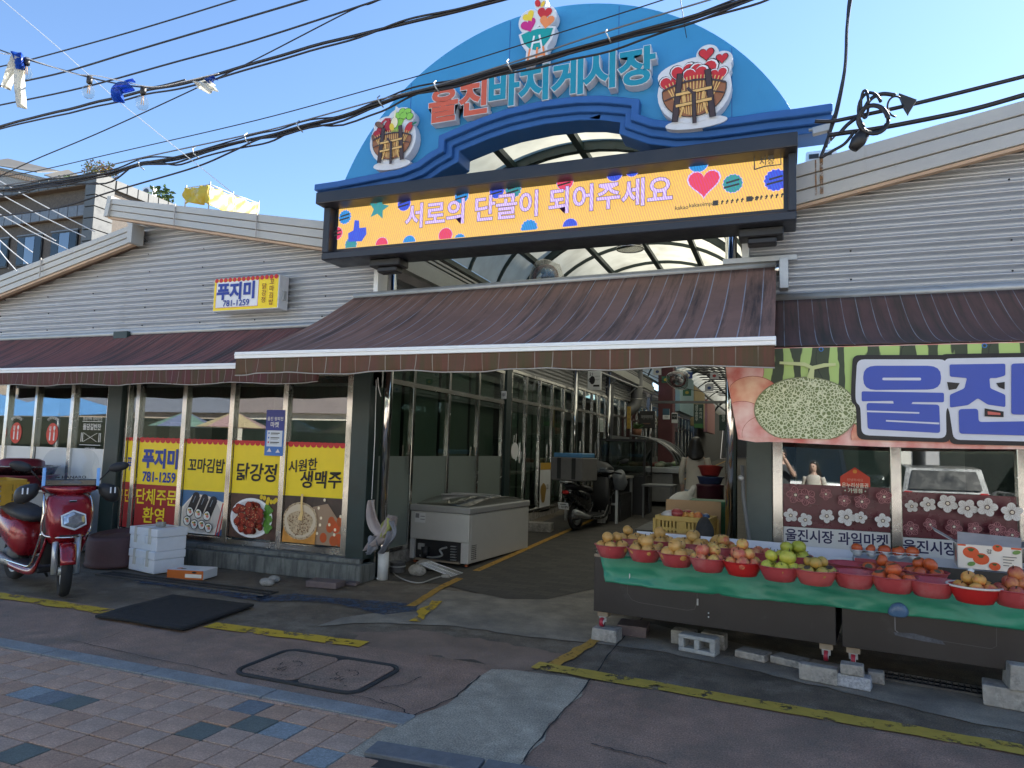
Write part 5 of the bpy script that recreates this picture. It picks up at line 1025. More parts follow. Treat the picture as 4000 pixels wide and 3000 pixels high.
def scooter(label, loc, rz, steer, paint_m, screen=True, muffs=True, plate=None, chrome=True):
    t = lthing('scooter', label, 'scooter', loc, rz)
    S_ = Matrix.Rotation(steer, 4, 'Z'); piv = Vector((.56, 0, 0)); XF = Matrix.Translation(piv) @ S_ @ Matrix.Translation(-piv)
    def mb(st=False): q = MB(); q.x = XF if st else None; return q
    def wheel(x, st):
        ty = mb(st).lathe([(.165, -.035), (.2, -.05), (.232, -.042), (.247, -.018), (.25, 0), (.247, .018), (.232, .042), (.2, .05), (.165, .035)], 28, (x, 0, .25), Matrix.Rotation(rad(90), 3, 'X')).build('tyre', M_rubber, t)
        w = mb(st); w.lathe([(.17, -.03), (.15, -.03), (.145, 0), (.15, .03), (.17, .03)], 24, (x, 0, .25), Matrix.Rotation(rad(90), 3, 'X')); w.cyl((x, -.06, .25), (x, .06, .25), .04)
        for k in range(5): a = k*1.2566; w.bar((x+.03*math.cos(a), 0, .25+.03*math.sin(a)), (x+.15*math.cos(a), 0, .25+.15*math.sin(a)), .03, .025, (0, 1, 0))
        w.build('rim', M_galv, t)
    wheel(.66, True); wheel(-.62, False)
    # front mudguard, fork
    def fend(u, v):
        a = rad(20+125*u); w = .062*(1-.25*abs(u-.5)); b = (v-.5)*2; return Vector((.66+.285*math.cos(a)*(1-.06*b*b), w*b*1.15, .25+.285*math.sin(a)*(1-.06*b*b)))
    mb(True).grid(fend, 12, 6).build('mudguard', paint_m, t, solid=.006)
    for s in (-1, 1): mb(True).cyl((.67, s*.095, .22), (.58, s*.095, .62), .027, .03).build('fork_leg', pm('silver_paint', (.5, .52, .55), .35, .6), t)
    # leg shield with nose
    rs = []
    for z, x, hw, hd in ((.46, .50, .11, .05), (.55, .575, .165, .085), (.66, .605, .195, .095), (.80, .60, .212, .095), (.94, .56, .205, .085), (1.0, .52, .17, .06)): rs.append(ring(x-.03, 0, z, hd, hw, 24, p=4.2))
    mb().loft(rs).build('front_cowl', paint_m, t, sub=1)
    hl = mb(); hl.loft([ring(.0, 0, 0, .075, .10, 6, p=2), ring(0, 0, .03, .085, .115, 6), ring(0, 0, .05, .05, .07, 6)])
    R_ = Matrix.Rotation(rad(72), 3, 'Y')
    h2 = MB(); h2.v = [R_ @ v+Vector((.665, 0, .74)) for v in hl.v]; h2.f = hl.f; h2.m = hl.m; h2.s = [False]*len(hl.f); h2.build('headlight', M_lens, t)
    fr_ = [R_ @ Vector((.095*math.cos(a), .125*math.sin(a), .02))+Vector((.665, 0, .74)) for a in [k*math.pi/3 for k in range(6)]]; MB().tube(fr_, .011, 6, closed=True).build('headlight_frame', M_alu, t)
    for s in (-1, 1): MB().add([(.60, s*.08, .86), (.635, s*.1, .82), (.55, s*.2, .90), (.54, s*.19, .93)], [(0, 1, 2, 3)]).build('turn_signal', M_lens if chrome else M_amber, t, solid=.012)
    if chrome:
        for s in (-1, 1):
            MB().tube(tube_path([(.40, s*.18, 1.0), (.50, s*.215, .97), (.55, s*.225, .82), (.54, s*.22, .62), (.62, s*.12, .58), (.66, 0, .575)]), .011, 8).build('chrome_trim', M_chrome, t)
            MB().tube(tube_path([(.54, s*.225, .62), (.42, s*.22, .42), (.30, s*.215, .28), (.1, s*.215, .265), (-.3, s*.215, .27)]), .011, 8).build('chrome_trim', M_chrome, t)
    # side fairing from shield to floor
    for s in (-1, 1):
        pth = tube_path([(.52, 0, .55), (.40, 0, .36), (.26, 0, .22), (.0, 0, .20), (-.35, 0, .22)], 4); mbf = MB(); rg = []
        for i, p in enumerate(pth):
            w = .075 if i < 8 else .055; rg.append([(p.x-w*.4, s*.15, p.z+w), (p.x+w*.5, s*.20, p.z+w*.3), (p.x+w*.3, s*.19, p.z-w*.8), (p.x-w*.3, s*.14, p.z-w*.6)])
        mbf.loft(rg).build('side_fairing', paint_m, t, sub=1)
    MB().box(-.3, .36, -.17, .17, .20, .265).build('floorboard', M_seat, t, bev=.02, seg=2)
    MB().loft([ring(.42, 0, .30, .05, .17, 12, p=3), ring(.44, 0, .6, .05, .19, 12, p=3), ring(.42, 0, .95, .05, .17, 12, p=3)]).build('inner_shield', M_seat, t)
    # rear body, seat
    def sec(x, zc, hz, hw, p=2.6): return ring(x, 0, zc, hw, hz, 18, 'x', p)
    MB().loft([sec(-.22, .46, .20, .15), sec(-.35, .50, .22, .19), sec(-.6, .58, .18, .2), sec(-.85, .66, .13, .16), sec(-1.02, .70, .07, .09)]).build('rear_cowl', paint_m, t, sub=1)
    MB().loft([sec(-.10, .70, .04, .1), sec(-.25, .725, .075, .15), sec(-.5, .75, .075, .165), sec(-.75, .79, .07, .15), sec(-.95, .82, .04, .11)]).build('seat', M_seat, t, sub=1)
    MB().tube(tube_path([(-.7, -.12, .80), (-1.0, -.13, .88), (-1.12, 0, .89), (-1.0, .13, .88), (-.7, .12, .80)]), .014, 8).build('grab_rail', M_galv, t)
    MB().loft([sec(-.45, .3, .1, .12), sec(-.7, .27, .09, .11), sec(-.85, .25, .05, .07)]).build('engine', M_dkgrey, t); MB().tube([(-.3, -.14, .22), (-.6, -.17, .26), (-1.0, -.18, .36)], [.03, .05, .055], 12).build('exhaust', M_galv, t)
    MB().sph((-1.03, 0, .70), .06, (.5, 1.3, .6), 12, 8).build('tail_light', pm('red_lens', (.5, .02, .02), .2), t); MB().tube([(-.35, .12, .22), (-.4, .24, .03)], .014, 8).build('side_stand', M_black, t)
    MB().bar((-.8, 0, .56), (-1.08, 0, .42), .14, .02, (0, 0, 1)).build('rear_mudguard', M_black, t)
    # handlebar
    mb(True).loft([ring(.40, -.30, 1.06, .03, .03, 12, 'z') if 0 else [(x, y, z) for x, y, z in q] for q in ([[(.40+.04*math.cos(a), -.26, 1.05+.035*math.sin(a)) for a in [k*.5236 for k in range(12)]], [(.42+.08*math.cos(a), -.12, 1.04+.06*math.sin(a)) for a in [k*.5236 for k in range(12)]], [(.44+.1*math.cos(a), 0, 1.03+.075*math.sin(a)) for a in [k*.5236 for k in range(12)]], [(.42+.08*math.cos(a), .12, 1.04+.06*math.sin(a)) for a in [k*.5236 for k in range(12)]], [(.40+.04*math.cos(a), .26, 1.05+.035*math.sin(a)) for a in [k*.5236 for k in range(12)]]])]).build('handlebar_cowl', paint_m, t, sub=1)
    mb(True).obox((.45, 0, 1.10), (.10, .17, .05), Matrix.Rotation(rad(-25), 3, 'Y')).build('dashboard', M_blk, t, bev=.02, seg=2)
    mb(True).cyl((.47, 0, .98), (.52, 0, .70), .05).build('steering_stem', M_black, t)
    for s in (-1, 1):
        mb(True).cyl((.38, s*.22, 1.05), (.33, s*.40, 1.03), .018).build('grip', M_rubber, t)
        if muffs:
            mb(True).loft([[(.40+.06*math.cos(a), s*.25, 1.05+.06*math.sin(a)) for a in [k*.6283 for k in range(10)]], [(.42+.10*math.cos(a), s*.34, 1.0+.105*math.sin(a)) for a in [k*.6283 for k in range(10)]], [(.40+.10*math.cos(a), s*.43, .98+.10*math.sin(a)) for a in [k*.6283 for k in range(10)]], [(.38+.05*math.cos(a), s*.47, .97+.05*math.sin(a)) for a in [k*.6283 for k in range(10)]]]).build('hand_muff', M_seat, t, sub=1)
            for q in (.36, .40): mb(True).bar((.525, s*q, 1.0), (.515, s*q, 1.06), .012, .008, (1, 0, 0)).build('reflective_strip', M_white, t)
        mb(True).tube([(.40, s*.24, 1.10), (.42, s*.32, 1.20), (.42, s*.36, 1.25)], .008, 8).build('mirror_stem', M_black, t)
        mb(True).sph((.43, s*.43, 1.27), .1, (.25, 1, .5), 16, 10, Matrix.Rotation(s*.25, 3, 'X')).build('mirror', M_black, t)
    for s in (-1, 1): mb().tube(tube_path([(.42, s*.2, 1.06), (.50, s*.16, 1.0), (.53, s*.1, .92)]), .006, 6).build('brake_cable', M_black, t)
    MB().obox((.632, 0, .93), (.012, .07, .022), Matrix.Rotation(rad(15), 3, 'Y')).build('badge', M_chrome, t, bev=.003); MB().obox((.632, 0, .60), (.02, .2, .05)).build('lower_grille', M_black, t, bev=.006)
    if screen:
        def scr(u, v):
            y = (u-.5)*.5*(1 if v < .55 else math.sqrt(max(0, 1-((v-.55)/.45)**2))*.55+.45); return Vector((.53-.12*v-1.2*(u-.5)**2*.25, y, 1.10+.36*v))
        mb(True).grid(scr, 18, 12).build('windscreen', M_clear, t)
        mb(True).bar((.505, -.24, 1.11), (.505, .24, 1.11), .02, .07, (0, 0, 1)).build('screen_mount', M_blk, t, bev=.01)
        for s in (-1, 1): mb(True).bar((.545, s*.235, 1.08), (.515, s*.235, 1.26), .03, .012, (1, 0, 0)).build('reflector_strip', pm('blue_strip', s2l(120, 170, 230), .3), t, bev=.004)
        A = Art(FR((.548, 0, 1.165), (0, 1, 0), (-.3, 0, 1), (1, 0, .3)), base=.0); A.text('HANARO', .02, 0, .042, INK, .02, sx=1.2); A.ell(-.115, 0, .012, .009, INK); A.ell(-.135, 0, .012, .009, INK)
        for v in A.mb.v: v[:] = XF @ v
        A.build('brand_lettering', t)
    if plate:
        MB().obox((-1.10, 0, .46), (.012, .21, .13), Matrix.Rotation(rad(-20), 3, 'Y')).build('number_plate', M_white, t, bev=.004)
        R2 = Matrix.Rotation(rad(-20), 3, 'Y'); A = Art(FR(Vector((-1.10, 0, .46))+R2 @ Vector((-.006, 0, 0)), (0, -1, 0), R2 @ Vector((0, 0, 1)), R2 @ Vector((-1, 0, 0)))); A.text(plate, .025, -.018, .07, INK, .012, sx=.95); A.rect(-.06, .03, .06, .045, INK); A.text('4', -.08, -.02, .03, INK, .01); A.build('plate_lettering', t)
    return t
W_ = P(140, 1292)
hd = rad(-14); fw = Vector((math.cos(hd), math.sin(hd), 0))
scooter('glossy red scooter with windscreen and black hand muffs parked before the shop', (W_.x-.66*math.cos(hd)-.02, W_.y-.66*math.sin(hd)+.03, .012), hd, rad(-18), M_redp)
# yellow crate riding on the red scooter's seat
def crate(label, loc, rz, size, mat, group=None, name='crate', tilt=0, slots=True):
    L_, W2, H = size; t = lthing(name, label, 'crate', loc, rz, group); t.rotation_euler = (tilt, 0, rz); th = .012
    MB().box(-L_/2, L_/2, -W2/2, W2/2, 0, th).build('floor', mat, t)
    def side(a, b, n):
        a = Vector(a); b = Vector(b); d = (b-a); L2 = d.length; d.normalize(); u = Vector((0, 0, 1))
        mb = MB(); mb.bar(a+Vector((0, 0, .02)), b+Vector((0, 0, .02)), th, .04); mb.bar(a+Vector((0, 0, H-.025)), b+Vector((0, 0, H-.025)), th*1.8, .05); mb.bar(a+Vector((0, 0, H*.5)), b+Vector((0, 0, H*.5)), th, .03)
        o = mb.build('side_wall', mat, t, bev=.003)
        for k in range(n+1):
            c = a.lerp(b, k/n); MB().bar(c+Vector((0, 0, .03)), c+Vector((0, 0, H-.03)), th*.9, .022 if k not in (0, n//2, n) else .06, d).build('slat', mat, o)
    x, y = L_/2-th/2, W2/2-th/2
    for a, b, n in (((-x, -y, 0), (x, -y, 0), 14), ((-x, y, 0), (x, y, 0), 14), ((-x, -y, 0), (-x, y, 0), 9), ((x, -y, 0), (x, y, 0), 9)): side(a, b, n)
    return t
M_ycr = pm('yellow_crate_plastic', (.52, .30, .03), .5, 0, .12, 5); c = P(12, 1078, Y=5.3)
crate('yellow plastic crate on the seat of the red scooter', (c.x-.12, c.y, .82), hd+.05, (.5, .36, .27), M_ycr, tilt=.05)
# maroon basin tub, steel bowl stack and cabinet behind the scooter
def tub(name, label, cat, loc, prof, mat, rz=0, n=32, tilt=0, extra=None):
    t = lthing(name, label, cat, loc, rz); t.rotation_euler = (tilt, 0, rz); MB().lathe(prof, n).build('shell', mat, t)
    if extra: extra(t)
    return t
M_rubt = pm('dark_maroon_rubber', (.085, .042, .042), .7, 0, .2, 6, .3, 30)
tb = P(215, 1228); 
tub('rubber_tub', 'big upturned dark maroon rubber tub beside the red scooter', 'tub', (tb.x-.02, tb.y+.28, .045), [(.37, 0), (.385, .02), (.37, .05), (.365, .12), (.35, .32), (.33, .35), (.30, .36), (.29, .345), (.23, .354), (.22, .34), (.15, .35), (.14, .338), (.07, .346), (0, .344)], M_rubt, tilt=.10)
cb = P(170, 1140, Y=6.6); t = thing('cabinet', 'grey steel cabinet under stacked basins behind the red scooter', 'cabinet', (-9.3, 6.75, 0)); MB().box(-10.6, -8.98, 6.45, 7.05, .02, .84).build('body', pm('grey_enamel', (.22, .225, .23), .5, 0, .1, 3), t, bev=.01); MB().box(-10.62, -8.96, 6.43, 7.07, .845, .875).build('worktop', M_galv, t, bev=.005)
for x in (-10.55, -9.05): MB().box(x-.03, x+.03, 6.47, 6.53, 0, .02).build('foot', M_black, t)
tub('basin', 'wide maroon plastic basin stacked under a steel bowl behind the scooter', 'basin', (-9.95, 6.72, .876), [(0, 0), (.36, 0), (.42, .14), (.45, .15), (.45, .165), (.41, .16), (.35, .015), (0, .012)], pm('maroon_plastic', (.16, .018, .03), .4, 0, .1, 5))
tub('steel_bowl', 'wide stainless steel bowl stacked on a maroon basin', 'bowl', (-9.95, 6.72, 1.045), [(0, 0), (.38, 0), (.42, .10), (.455, .115), (.455, .122), (.415, .112), (.37, .01), (0, .008)], M_steel)
tub('basin', 'small upturned maroon plastic basin on top of the steel bowl', 'basin', (-9.98, 6.72, 1.06), [(.31, 0), (.30, .06), (.27, .17), (.2, .2), (0, .205)], pm('maroon_plastic', (.16, .018, .03)))
# styrofoam boxes, persimmon carton, brick
M_foam_b = pm('white_styrofoam', (.74, .76, .79), .75, 0, .04, 8, .25, 60)
def foam_box(label, loc, rz, s, lid_h=.05):
    t = lthing('styrofoam_box', label, 'box', loc, rz, 'white styrofoam boxes'); x, y, h = [q/2 for q in s]; H = s[2]
    MB().box(-x+.008, x-.008, -y+.008, y-.008, 0, H*.62).build('body', M_foam_b, t, bev=.012, seg=2); MB().box(-x, x, -y, y, H*.625, H).build('lid', M_foam_b, t, bev=.012, seg=2); MB().box(-.06, .06, -y-.003, -y+.02, H*.3, H*.64).build('clip_rib', M_foam_b, t, bev=.004)
    for a_ in (-.13, .12): MB().box(x*a_*4-.025, x*a_*4+.025, -y-.002, y+.002, H*.3, H+.0015).build('tape', pm('clear_tape', (.60, .58, .52), .18, 0, .1, 5), t)
    return t
bx = P(336, 1243); bz = Vector((bx.x-.24, bx.y+.22, .012))
foam_box('white styrofoam box at the bottom of the stack beside the concrete step', bz, rad(-12), (.56, .40, .255)); foam_box('white taped styrofoam box on top of another with a brick on it', bz+Vector((-.01, .01, .256)), rad(-10), (.57, .40, .26))
tag(MB().obox((bz.x+.05, bz.y-.02, .53+.03), (.1, .06, .055), Matrix.Rotation(.3, 3, 'Z')).build('brick', M_stone, bev=.006), 'small grey stone weighing down the styrofoam lid', 'stone')
pc = P(384, 1254); t = lthing('fruit_carton', 'white and orange persimmon carton lying by the styrofoam boxes', 'carton', (pc.x+.02, pc.y+.19, .012), rad(14)); MB().box(-.22, .22, -.15, .15, 0, .1).build('box', M_white, t, bev=.004)
A = Art(FR((-.22, -.15, 0), (1, 0, 0), (0, 0, 1), (0, -1, 0))); A.rect(0, 0, .44, .1, s2l(190, 100, 40)); A.rect(.22, .02, .42, .06, CREAM); A.ell(.33, .08, .03, .01, INK); A.build('side_print', t)
A = Art(FR((-.22, -.15, .1), (1, 0, 0), (0, 1, 0), (0, 0, 1))); A.rect(.03, .05, .3, .25, s2l(214, 214, 214)); A.ell(.09, .1, .035, .035, s2l(206, 90, 40)); A.ell(.15, .08, .03, .03, s2l(60, 90, 40)); A.build('top_print', t)
A = Art(FR((-.22, .15, 0), (0, -1, 0), (0, 0, 1), (-1, 0, 0))); A.ell(.23, .05, .04, .035, s2l(206, 90, 40)); A.ell(.2, .06, .025, .02, s2l(60, 90, 40)); A.text('감', .1, .05, .06, INK, .01); A.build('end_print', t)
# crumpled clear bag
def crumple(name, label, cat, c, r, sc, mat, amp=.3, seed=0, sub=1, nu=18, nv=12, group=None):
    mb = MB().sph(c, r, sc, nu, nv); c = Vector(c)
    for v in mb.v:
        d = v-c; k = noise.noise(v*7+Vector((seed, 0, 0)))*amp+noise.noise(v*16+Vector((0, seed, 0)))*amp*.5; v += d*k
        if v.z < c.z-r*sc[2]*.85: v.z = c.z-r*sc[2]*.85
    return tag(mb.build(name, mat, sub=sub), label, cat, group)
q = P(262, 1224); crumple('plastic_bag', 'crumpled clear plastic bag between the tub and styrofoam boxes', 'bag', (q.x, q.y+.12, .1), .16, (.9, .6, .6), M_film, .5, 3)
# black rubber mat
t = MB(); mp_ = [P(205, 1338), P(395, 1369), P(548, 1314), P(372, 1293)]
def matf(u, v):
    a = mp_[0].lerp(mp_[1], u); b = mp_[3].lerp(mp_[2], u); p = a.lerp(b, v); e = max(abs(u-.5), abs(v-.5))*2; return Vector((p.x, p.y, .028+.012*max(0, e-.85)*6*(noise.noise(p*2.5)+.3)))
tag(MB().grid(matf, 16, 12).build('rubber_mat', pm('black_rubber_mat', (.012, .012, .013), .9, 0, .3, 20, .5, 150, dirt=((.05, .05, .05), 40, .62, .7)), solid=.022), 'black rectangular rubber mat lying across the yellow line', 'mat')
# ------------------------------------------------------------------ stones and rubble
def stone(label, vx, vy, size, rz, z=0, name='stone_block', mat=None, bev=.01, back=0, group=None, cat='stone'):
    p = P(vx, vy, Z=z); c = (p.x, p.y+size[1]/2+back, z+size[2]/2+.006); mb = MB().obox(c, size, Matrix.Rotation(rz, 3, 'Z'))
    for v in mb.v: v += Vector(((rnd.random()-.5)*.012, (rnd.random()-.5)*.012, 0))
    return tag(mb.build(name, mat or M_stone, bev=bev, seg=2), label, cat, group)
M_slab = pm('red_brown_slab', (.14, .105, .1), .85, 0, .25, 8, .5, 60)
stone('thick reddish paving slab lying before the concrete step', 690, 1272, (.38, .22, .07), .12, mat=M_slab); stone('thin broken tile piece lying beside the paving slab', 752, 1266, (.17, .13, .03), .2, mat=M_slab)
for vx, vy, s, lb in ((575, 1266, .05, 'small grey rubble stone near the end of the drain grate'), (592, 1258, .045, 'jagged little stone beside the rubble by the step'), (962, 1250, .03, 'tiny stone chip on the lane edge near the bollard')):
    p = P(vx, vy); crumple('rubble_stone', lb, 'stone', (p.x, p.y, s*.8), s*1.5, (1.2, .8, .6), M_stone, .35, vx, 0, 10, 7)
p = P(892, 1248); crumple('stone', 'rounded rough stone standing by the freezer foot', 'stone', (p.x, p.y+.1, .07), .10, (1.25, .8, .72), M_stone, .16, 5, 1); p = P(905, 1240); crumple('stone', 'long flat rough stone leaning behind the rounded stone', 'stone', (p.x, p.y+.18, .09), .11, (1.4, .6, .62), M_stone, .16, 8, 1)
# bollard, pot, fallen rack, wire
p = P(826, 1252); bl_ = thing('bollard', 'short white bollard with slanted steel cap beside the green pillar', 'bollard', (p.x, p.y, .006)); MB().cyl((p.x, p.y, 0), (p.x, p.y, .33), .065, n=24).build('shaft', pm('scuffed_white_paint', (.62, .62, .6), .6, 0, .1, 5, dirt=((.2, .19, .17), 7, .6, .75)), bl_)
def slant(k, r, z): return (p.x+r*math.cos(k), p.y+r*math.sin(k), z+.05*math.sin(k)+.03*math.cos(k))
MB().loft([[(p.x+.067*math.cos(a), p.y+.067*math.sin(a), .33) for a in [k*.2618 for k in range(24)]], [slant(k*.2618, .067, .47) for k in range(24)]]).build('cap', M_chrome, bl_)
p = P(858, 1238); t = thing('paint_pot', 'dented dark metal pot beside the bollard', 'pot', (p.x, p.y, 0)); MB().lathe([(0, .006), (.09, .006), (.1, .03), (.095, .13), (.105, .14), (.1, .145), (.085, .13), (.085, .03), (0, .02)], 20, (p.x, p.y, 0)).build('shell', pm('grimy_metal', (.12, .12, .12), .6, .3, .4, 12), t); MB().tube([(p.x+.1*math.cos(a), p.y+.1*math.sin(a), .09) for a in [k*.3927 for k in range(16)]], .008, 6, closed=True).build('band', M_galv, t)
ra = [P(905, 1218, Z=.14), P(930, 1213, Z=.16), P(1000, 1238, Z=.02), P(975, 1245, Z=.02)]; rk = thing('wire_rack', 'bent white wire rack propped against the freezer foot', 'rack', ra[3])
for k in range(19): a = ra[0].lerp(ra[3], k/18); b = ra[1].lerp(ra[2], k/18); MB().cyl(a, b, .004, n=6).build('wire', M_alu, rk)
for a, b in ((ra[0], ra[3]), (ra[1], ra[2]), (ra[0].lerp(ra[1], .5), ra[3].lerp(ra[2], .5))): MB().cyl(a, b, .006, n=6).build('edge_wire', M_alu, rk)
wp = [P(845, 1222), P(850, 1242), P(880, 1258), P(910, 1262), P(940, 1252), P(965, 1246)]; tag(MB().tube([v+Vector((0, 0, .018)) for v in tube_path(wp)], .009, 6).build('cable', pm('grey_cable', (.3, .29, .27), .6)), 'loose grey power cable trailing past the rough stones', 'cable')
# hanging cloth on a cord
cx = P(805, 1100, Y=7.0); hc = thing('hanging_cloth', 'twisted pale cloth banner tied up by a white cord beside the post', 'cloth', (cx.x, 7.0, .5))
a = P(813, 820, Y=7.02); b = P(803, 1078, Y=7.02); MB().tube([a, a.lerp(b, .5)+Vector((.01, 0, 0)), b], .005, 6).build('cord', M_white, hc); MB().tube(tube_path([a+Vector((.02, 0, .02)), a+Vector((.05, -.02, -.1)), a+Vector((.08, -.01, -.2))]), .006, 6).build('cord_end', M_white, hc)
def cloth_strip(pts, w, mat, seed):
    pth = tube_path([P(x, y, Y=7.0) for x, y in pts], 6); n = len(pth)
    def f(u, v):
        i = min(n-1, int(u*(n-1)+.5)); p = pth[i]; d = (pth[min(i+1, n-1)]-pth[max(i-1, 0)]).normalized(); nn = Vector((d.z, 0, -d.x)); ww = w*(.35+.65*math.sin(math.pi*min(1, u*1.1+.12)))
        return p+nn*ww*(v-.5)+Vector((0, -.05*math.sin(v*7+seed+u*5)-.02*math.sin(v*17+u*9), 0))
    MB().grid(f, n-1, 10).build('cloth', mat, hc, solid=.003)
M_cl = pm('pale_pink_cloth', (.38, .33, .32), .85, 0, .1, 5, .2, 40); M_cl2 = pm('printed_green_cloth', (.40, .42, .14), .85, 0, .4, 8); M_cl3 = pm('grey_blue_cloth', (.24, .25, .28), .85, 0, .3, 9)
cloth_strip([(803, 1080), (806, 1110), (815, 1140), (830, 1150), (845, 1125), (852, 1118)], .14, M_cl, 0); cloth_strip([(850, 1115), (838, 1140), (822, 1160), (800, 1175), (795, 1190)], .19, M_cl, 2); cloth_strip([(842, 1118), (836, 1140), (828, 1160)], .13, M_cl2, 4); cloth_strip([(812, 1160), (803, 1178), (796, 1196)], .16, M_cl3, 1); cloth_strip([(845, 1125), (850, 1150), (840, 1170), (822, 1195)], .10, M_cl3, 5)
# ------------------------------------------------------------------ chest freezer
fz = lthing('chest_freezer', 'long white glass-lidded chest freezer with exposed compressor at one end', 'freezer', (-4.30, 8.50, .0), rad(-15))
fz.rotation_euler = (0, 0, rad(-4.5)); M_fw = pm('freezer_enamel', (.50, .49, .46), .4, 0, .05, 3, dirt=((.35, .32, .28), 5, .64, .85)); M_lid = pm('freezer_lid_frame', (.30, .295, .285), .5, 0, .08, 4)
W5, L5, H5 = .92, 1.9, .80
mb = MB(); mb.box(-W5/2, W5/2, .06, L5, .07, H5-.09); mb.box(-W5/2, W5/2, 0, .06, .34, H5-.09); mb.box(-W5/2, -W5/2+.07, 0, .06, .07, .34); mb.box(W5/2-.12, W5/2, 0, .06, .07, .34); mb.build('body', M_fw, fz, bev=.012, seg=2)
MB().box(-W5/2+.075, W5/2-.125, .045, .075, .08, .335).build('compressor_bay', M_black, fz); MB().box(-W5/2+.08, W5/2-.13, .0, .05, .06, .085).build('bay_floor', M_wood, fz)
MB().cyl((-.22, .03, .1), (-.22, .03, .24), .06).build('compressor', M_black, fz); MB().tube(tube_path([(-.3, .02, .12), (-.1, .0, .11), (.05, .02, .15), (.02, .01, .22), (.12, .02, .26)]), .014, 8).build('pipe', M_galv, fz); MB().box(-.33, -.24, .01, .05, .2, .28).build('relay_box', M_galv, fz)
for k in range(6): MB().box(.18, .26, .01, .045, .1+k*.035, .11+k*.035).build('condenser_fin', M_galv, fz)
MB().box(-W5/2-.015, W5/2+.015, -.015, L5+.015, H5-.09, H5).build('lid_frame', M_lid, fz, bev=.02, seg=3)
def lidf(u, v): return Vector(((u-.5)*(W5-.10), .06+v*(L5-.12), H5+.004+.09*(1-(2*v-1)**2)))
MB().grid(lidf, 2, 14).build('curved_glass_lid', glass('grey_lid_glass', (.6, .6, .58), 1.7), fz, solid=.006)
for v0 in (.36, .52): MB().tube([lidf(u, v0+.1*math.sin(math.pi*u))+Vector((0, 0, .012)) for u in [k/10 for k in range(11)]], .012, 8).build('lid_handle', M_lid, fz)
for k in range(8):
    for j in range(3): MB().box(W5/2+.0005, W5/2+.003, .08+j*.05, .115+j*.05, .12+k*.025, .13+k*.025).build('vent_slot', M_black, fz)
A = Art(FR((-W5/2, 0, 0), (1, 0, 0), (0, 0, 1), (0, -1, 0))); A.rect(.07, .56, .24, .69, s2l(206, 206, 204)); A.rect(.08, .62, .14, .68, s2l(120, 120, 120)); A.rect(.16, .60, .23, .61, s2l(120, 120, 120)); A.rect(.16, .64, .23, .65, s2l(120, 120, 120)); A.build('rating_sticker', fz)
for x, y in ((-.4, .08), (.4, .08), (-.4, 1.8), (.4, 1.8)): MB().cyl((x-.015, y, .035), (x+.015, y, .035), .033).bar((x, y, .03), (x, y, .08), .03, .02).build('castor', pm('orange_castor', (.4, .09, .03), .5), fz)
# ------------------------------------------------------------------ black delivery scooter with soft box
sp = P(1243, 1146, lane=True); h2 = rad(78)
sc2 = scooter('black delivery scooter with a grey cargo box parked along the lane', (sp.x+.62*math.cos(h2), sp.y+.62*math.sin(h2), sp.z+.012), h2, rad(12), M_blk, False, False, '0189', False)
cbx = lthing('cargo_box', 'grey fabric cargo box with blue crate in it on the black scooter', 'box', (sp.x-.10*math.cos(h2), sp.y-.10*math.sin(h2), sp.z+.92), h2); M_gf = pm('grey_fabric', (.15, .145, .14), .9, 0, .12, 6, .2, 80)
MB().box(-.30, .30, -.33, .33, 0, .42).build('box', M_gf, cbx, bev=.02, seg=2); MB().box(-.26, .26, -.29, .29, .421, .50).build('blue_crate', pm('blue_plastic', (.09, .25, .46), .5, 0, .1, 5), cbx, bev=.01)
for y in (-.15, .15): MB().box(-.306, -.301, y-.04, y+.04, .03, .41).build('strap', M_seat, cbx)
ap_ = P(1310, 1128, lane=True); mbp = MB().grid(lambda u, v: Vector((ap_.x+(u-.5)*.16+.02*math.sin(v*4), ap_.y-.45+.03*math.sin(u*9), ap_.z+.02+.62*v)), 8, 10); tag(mbp.build('hanging_apron', pm('grey_rag', (.36, .35, .33), .9, 0, .1, 5), solid=.006), 'pale grey apron hanging off the black scooter', 'cloth')
p = P(1190, 1135, lane=True); t = stone('stone step block before the lane shop doors', 1185, 1130, (.5, .28, .16), .1); t.location.z += lane_z(12); t.location.x = -4.15; t.location.y = 12.2
t = stone('flat brown brick lying in the lane near the freezer', 1085, 1160, (.34, .24, .09), .3, mat=M_slab); t.location.z += .06
# ------------------------------------------------------------------ market tables, showcase, deli counter
tz = lane_z(14.6); tbv = thing('work_table', 'steel-framed work table with a tarpaulin heap beside the black scooter', 'table', (-3.6, 14.6, tz))
for x in (-4.15, -3.1):
    for y in (13.9, 15.3): MB().bar((x, y, tz-.02), (x, y, tz+.86), .05, .05).build('leg', M_galv, tbv)
MB().box(-4.2, -3.05, 13.85, 15.35, tz+.861, tz+.90).build('top', pm('worn_tabletop', (.32, .3, .27), .6), tbv); MB().box(-4.15, -3.1, 13.88, 13.93, tz+.35, tz+.39).build('stretcher', M_galv, tbv); MB().box(-4.1, -3.08, 14.2, 15.3, tz+.0, tz+.55).build('skirt', M_black, tbv)
crumple('tarpaulin_heap', 'heap of black tarpaulin on the work table', 'tarpaulin', (-3.7, 14.4, tz+1.06), .28, (1.5, 1.2, .58), M_seat, .25, 9); crumple('covered_bundle', 'grey plastic-wrapped bundle hanging at the table edge', 'bundle', (-3.05, 13.85, tz+.84), .22, (.8, .7, 1.0), pm('grey_tarp', (.14, .15, .16), .35), .25, 4)
sz_ = lane_z(16); sh = thing('glass_showcase', 'tall dark glass display case behind the work table', 'display case', (-3.3, 16, sz_)); MB().box(-3.9, -2.85, 15.6, 16.5, sz_, sz_+.85).build('base', M_black, sh)
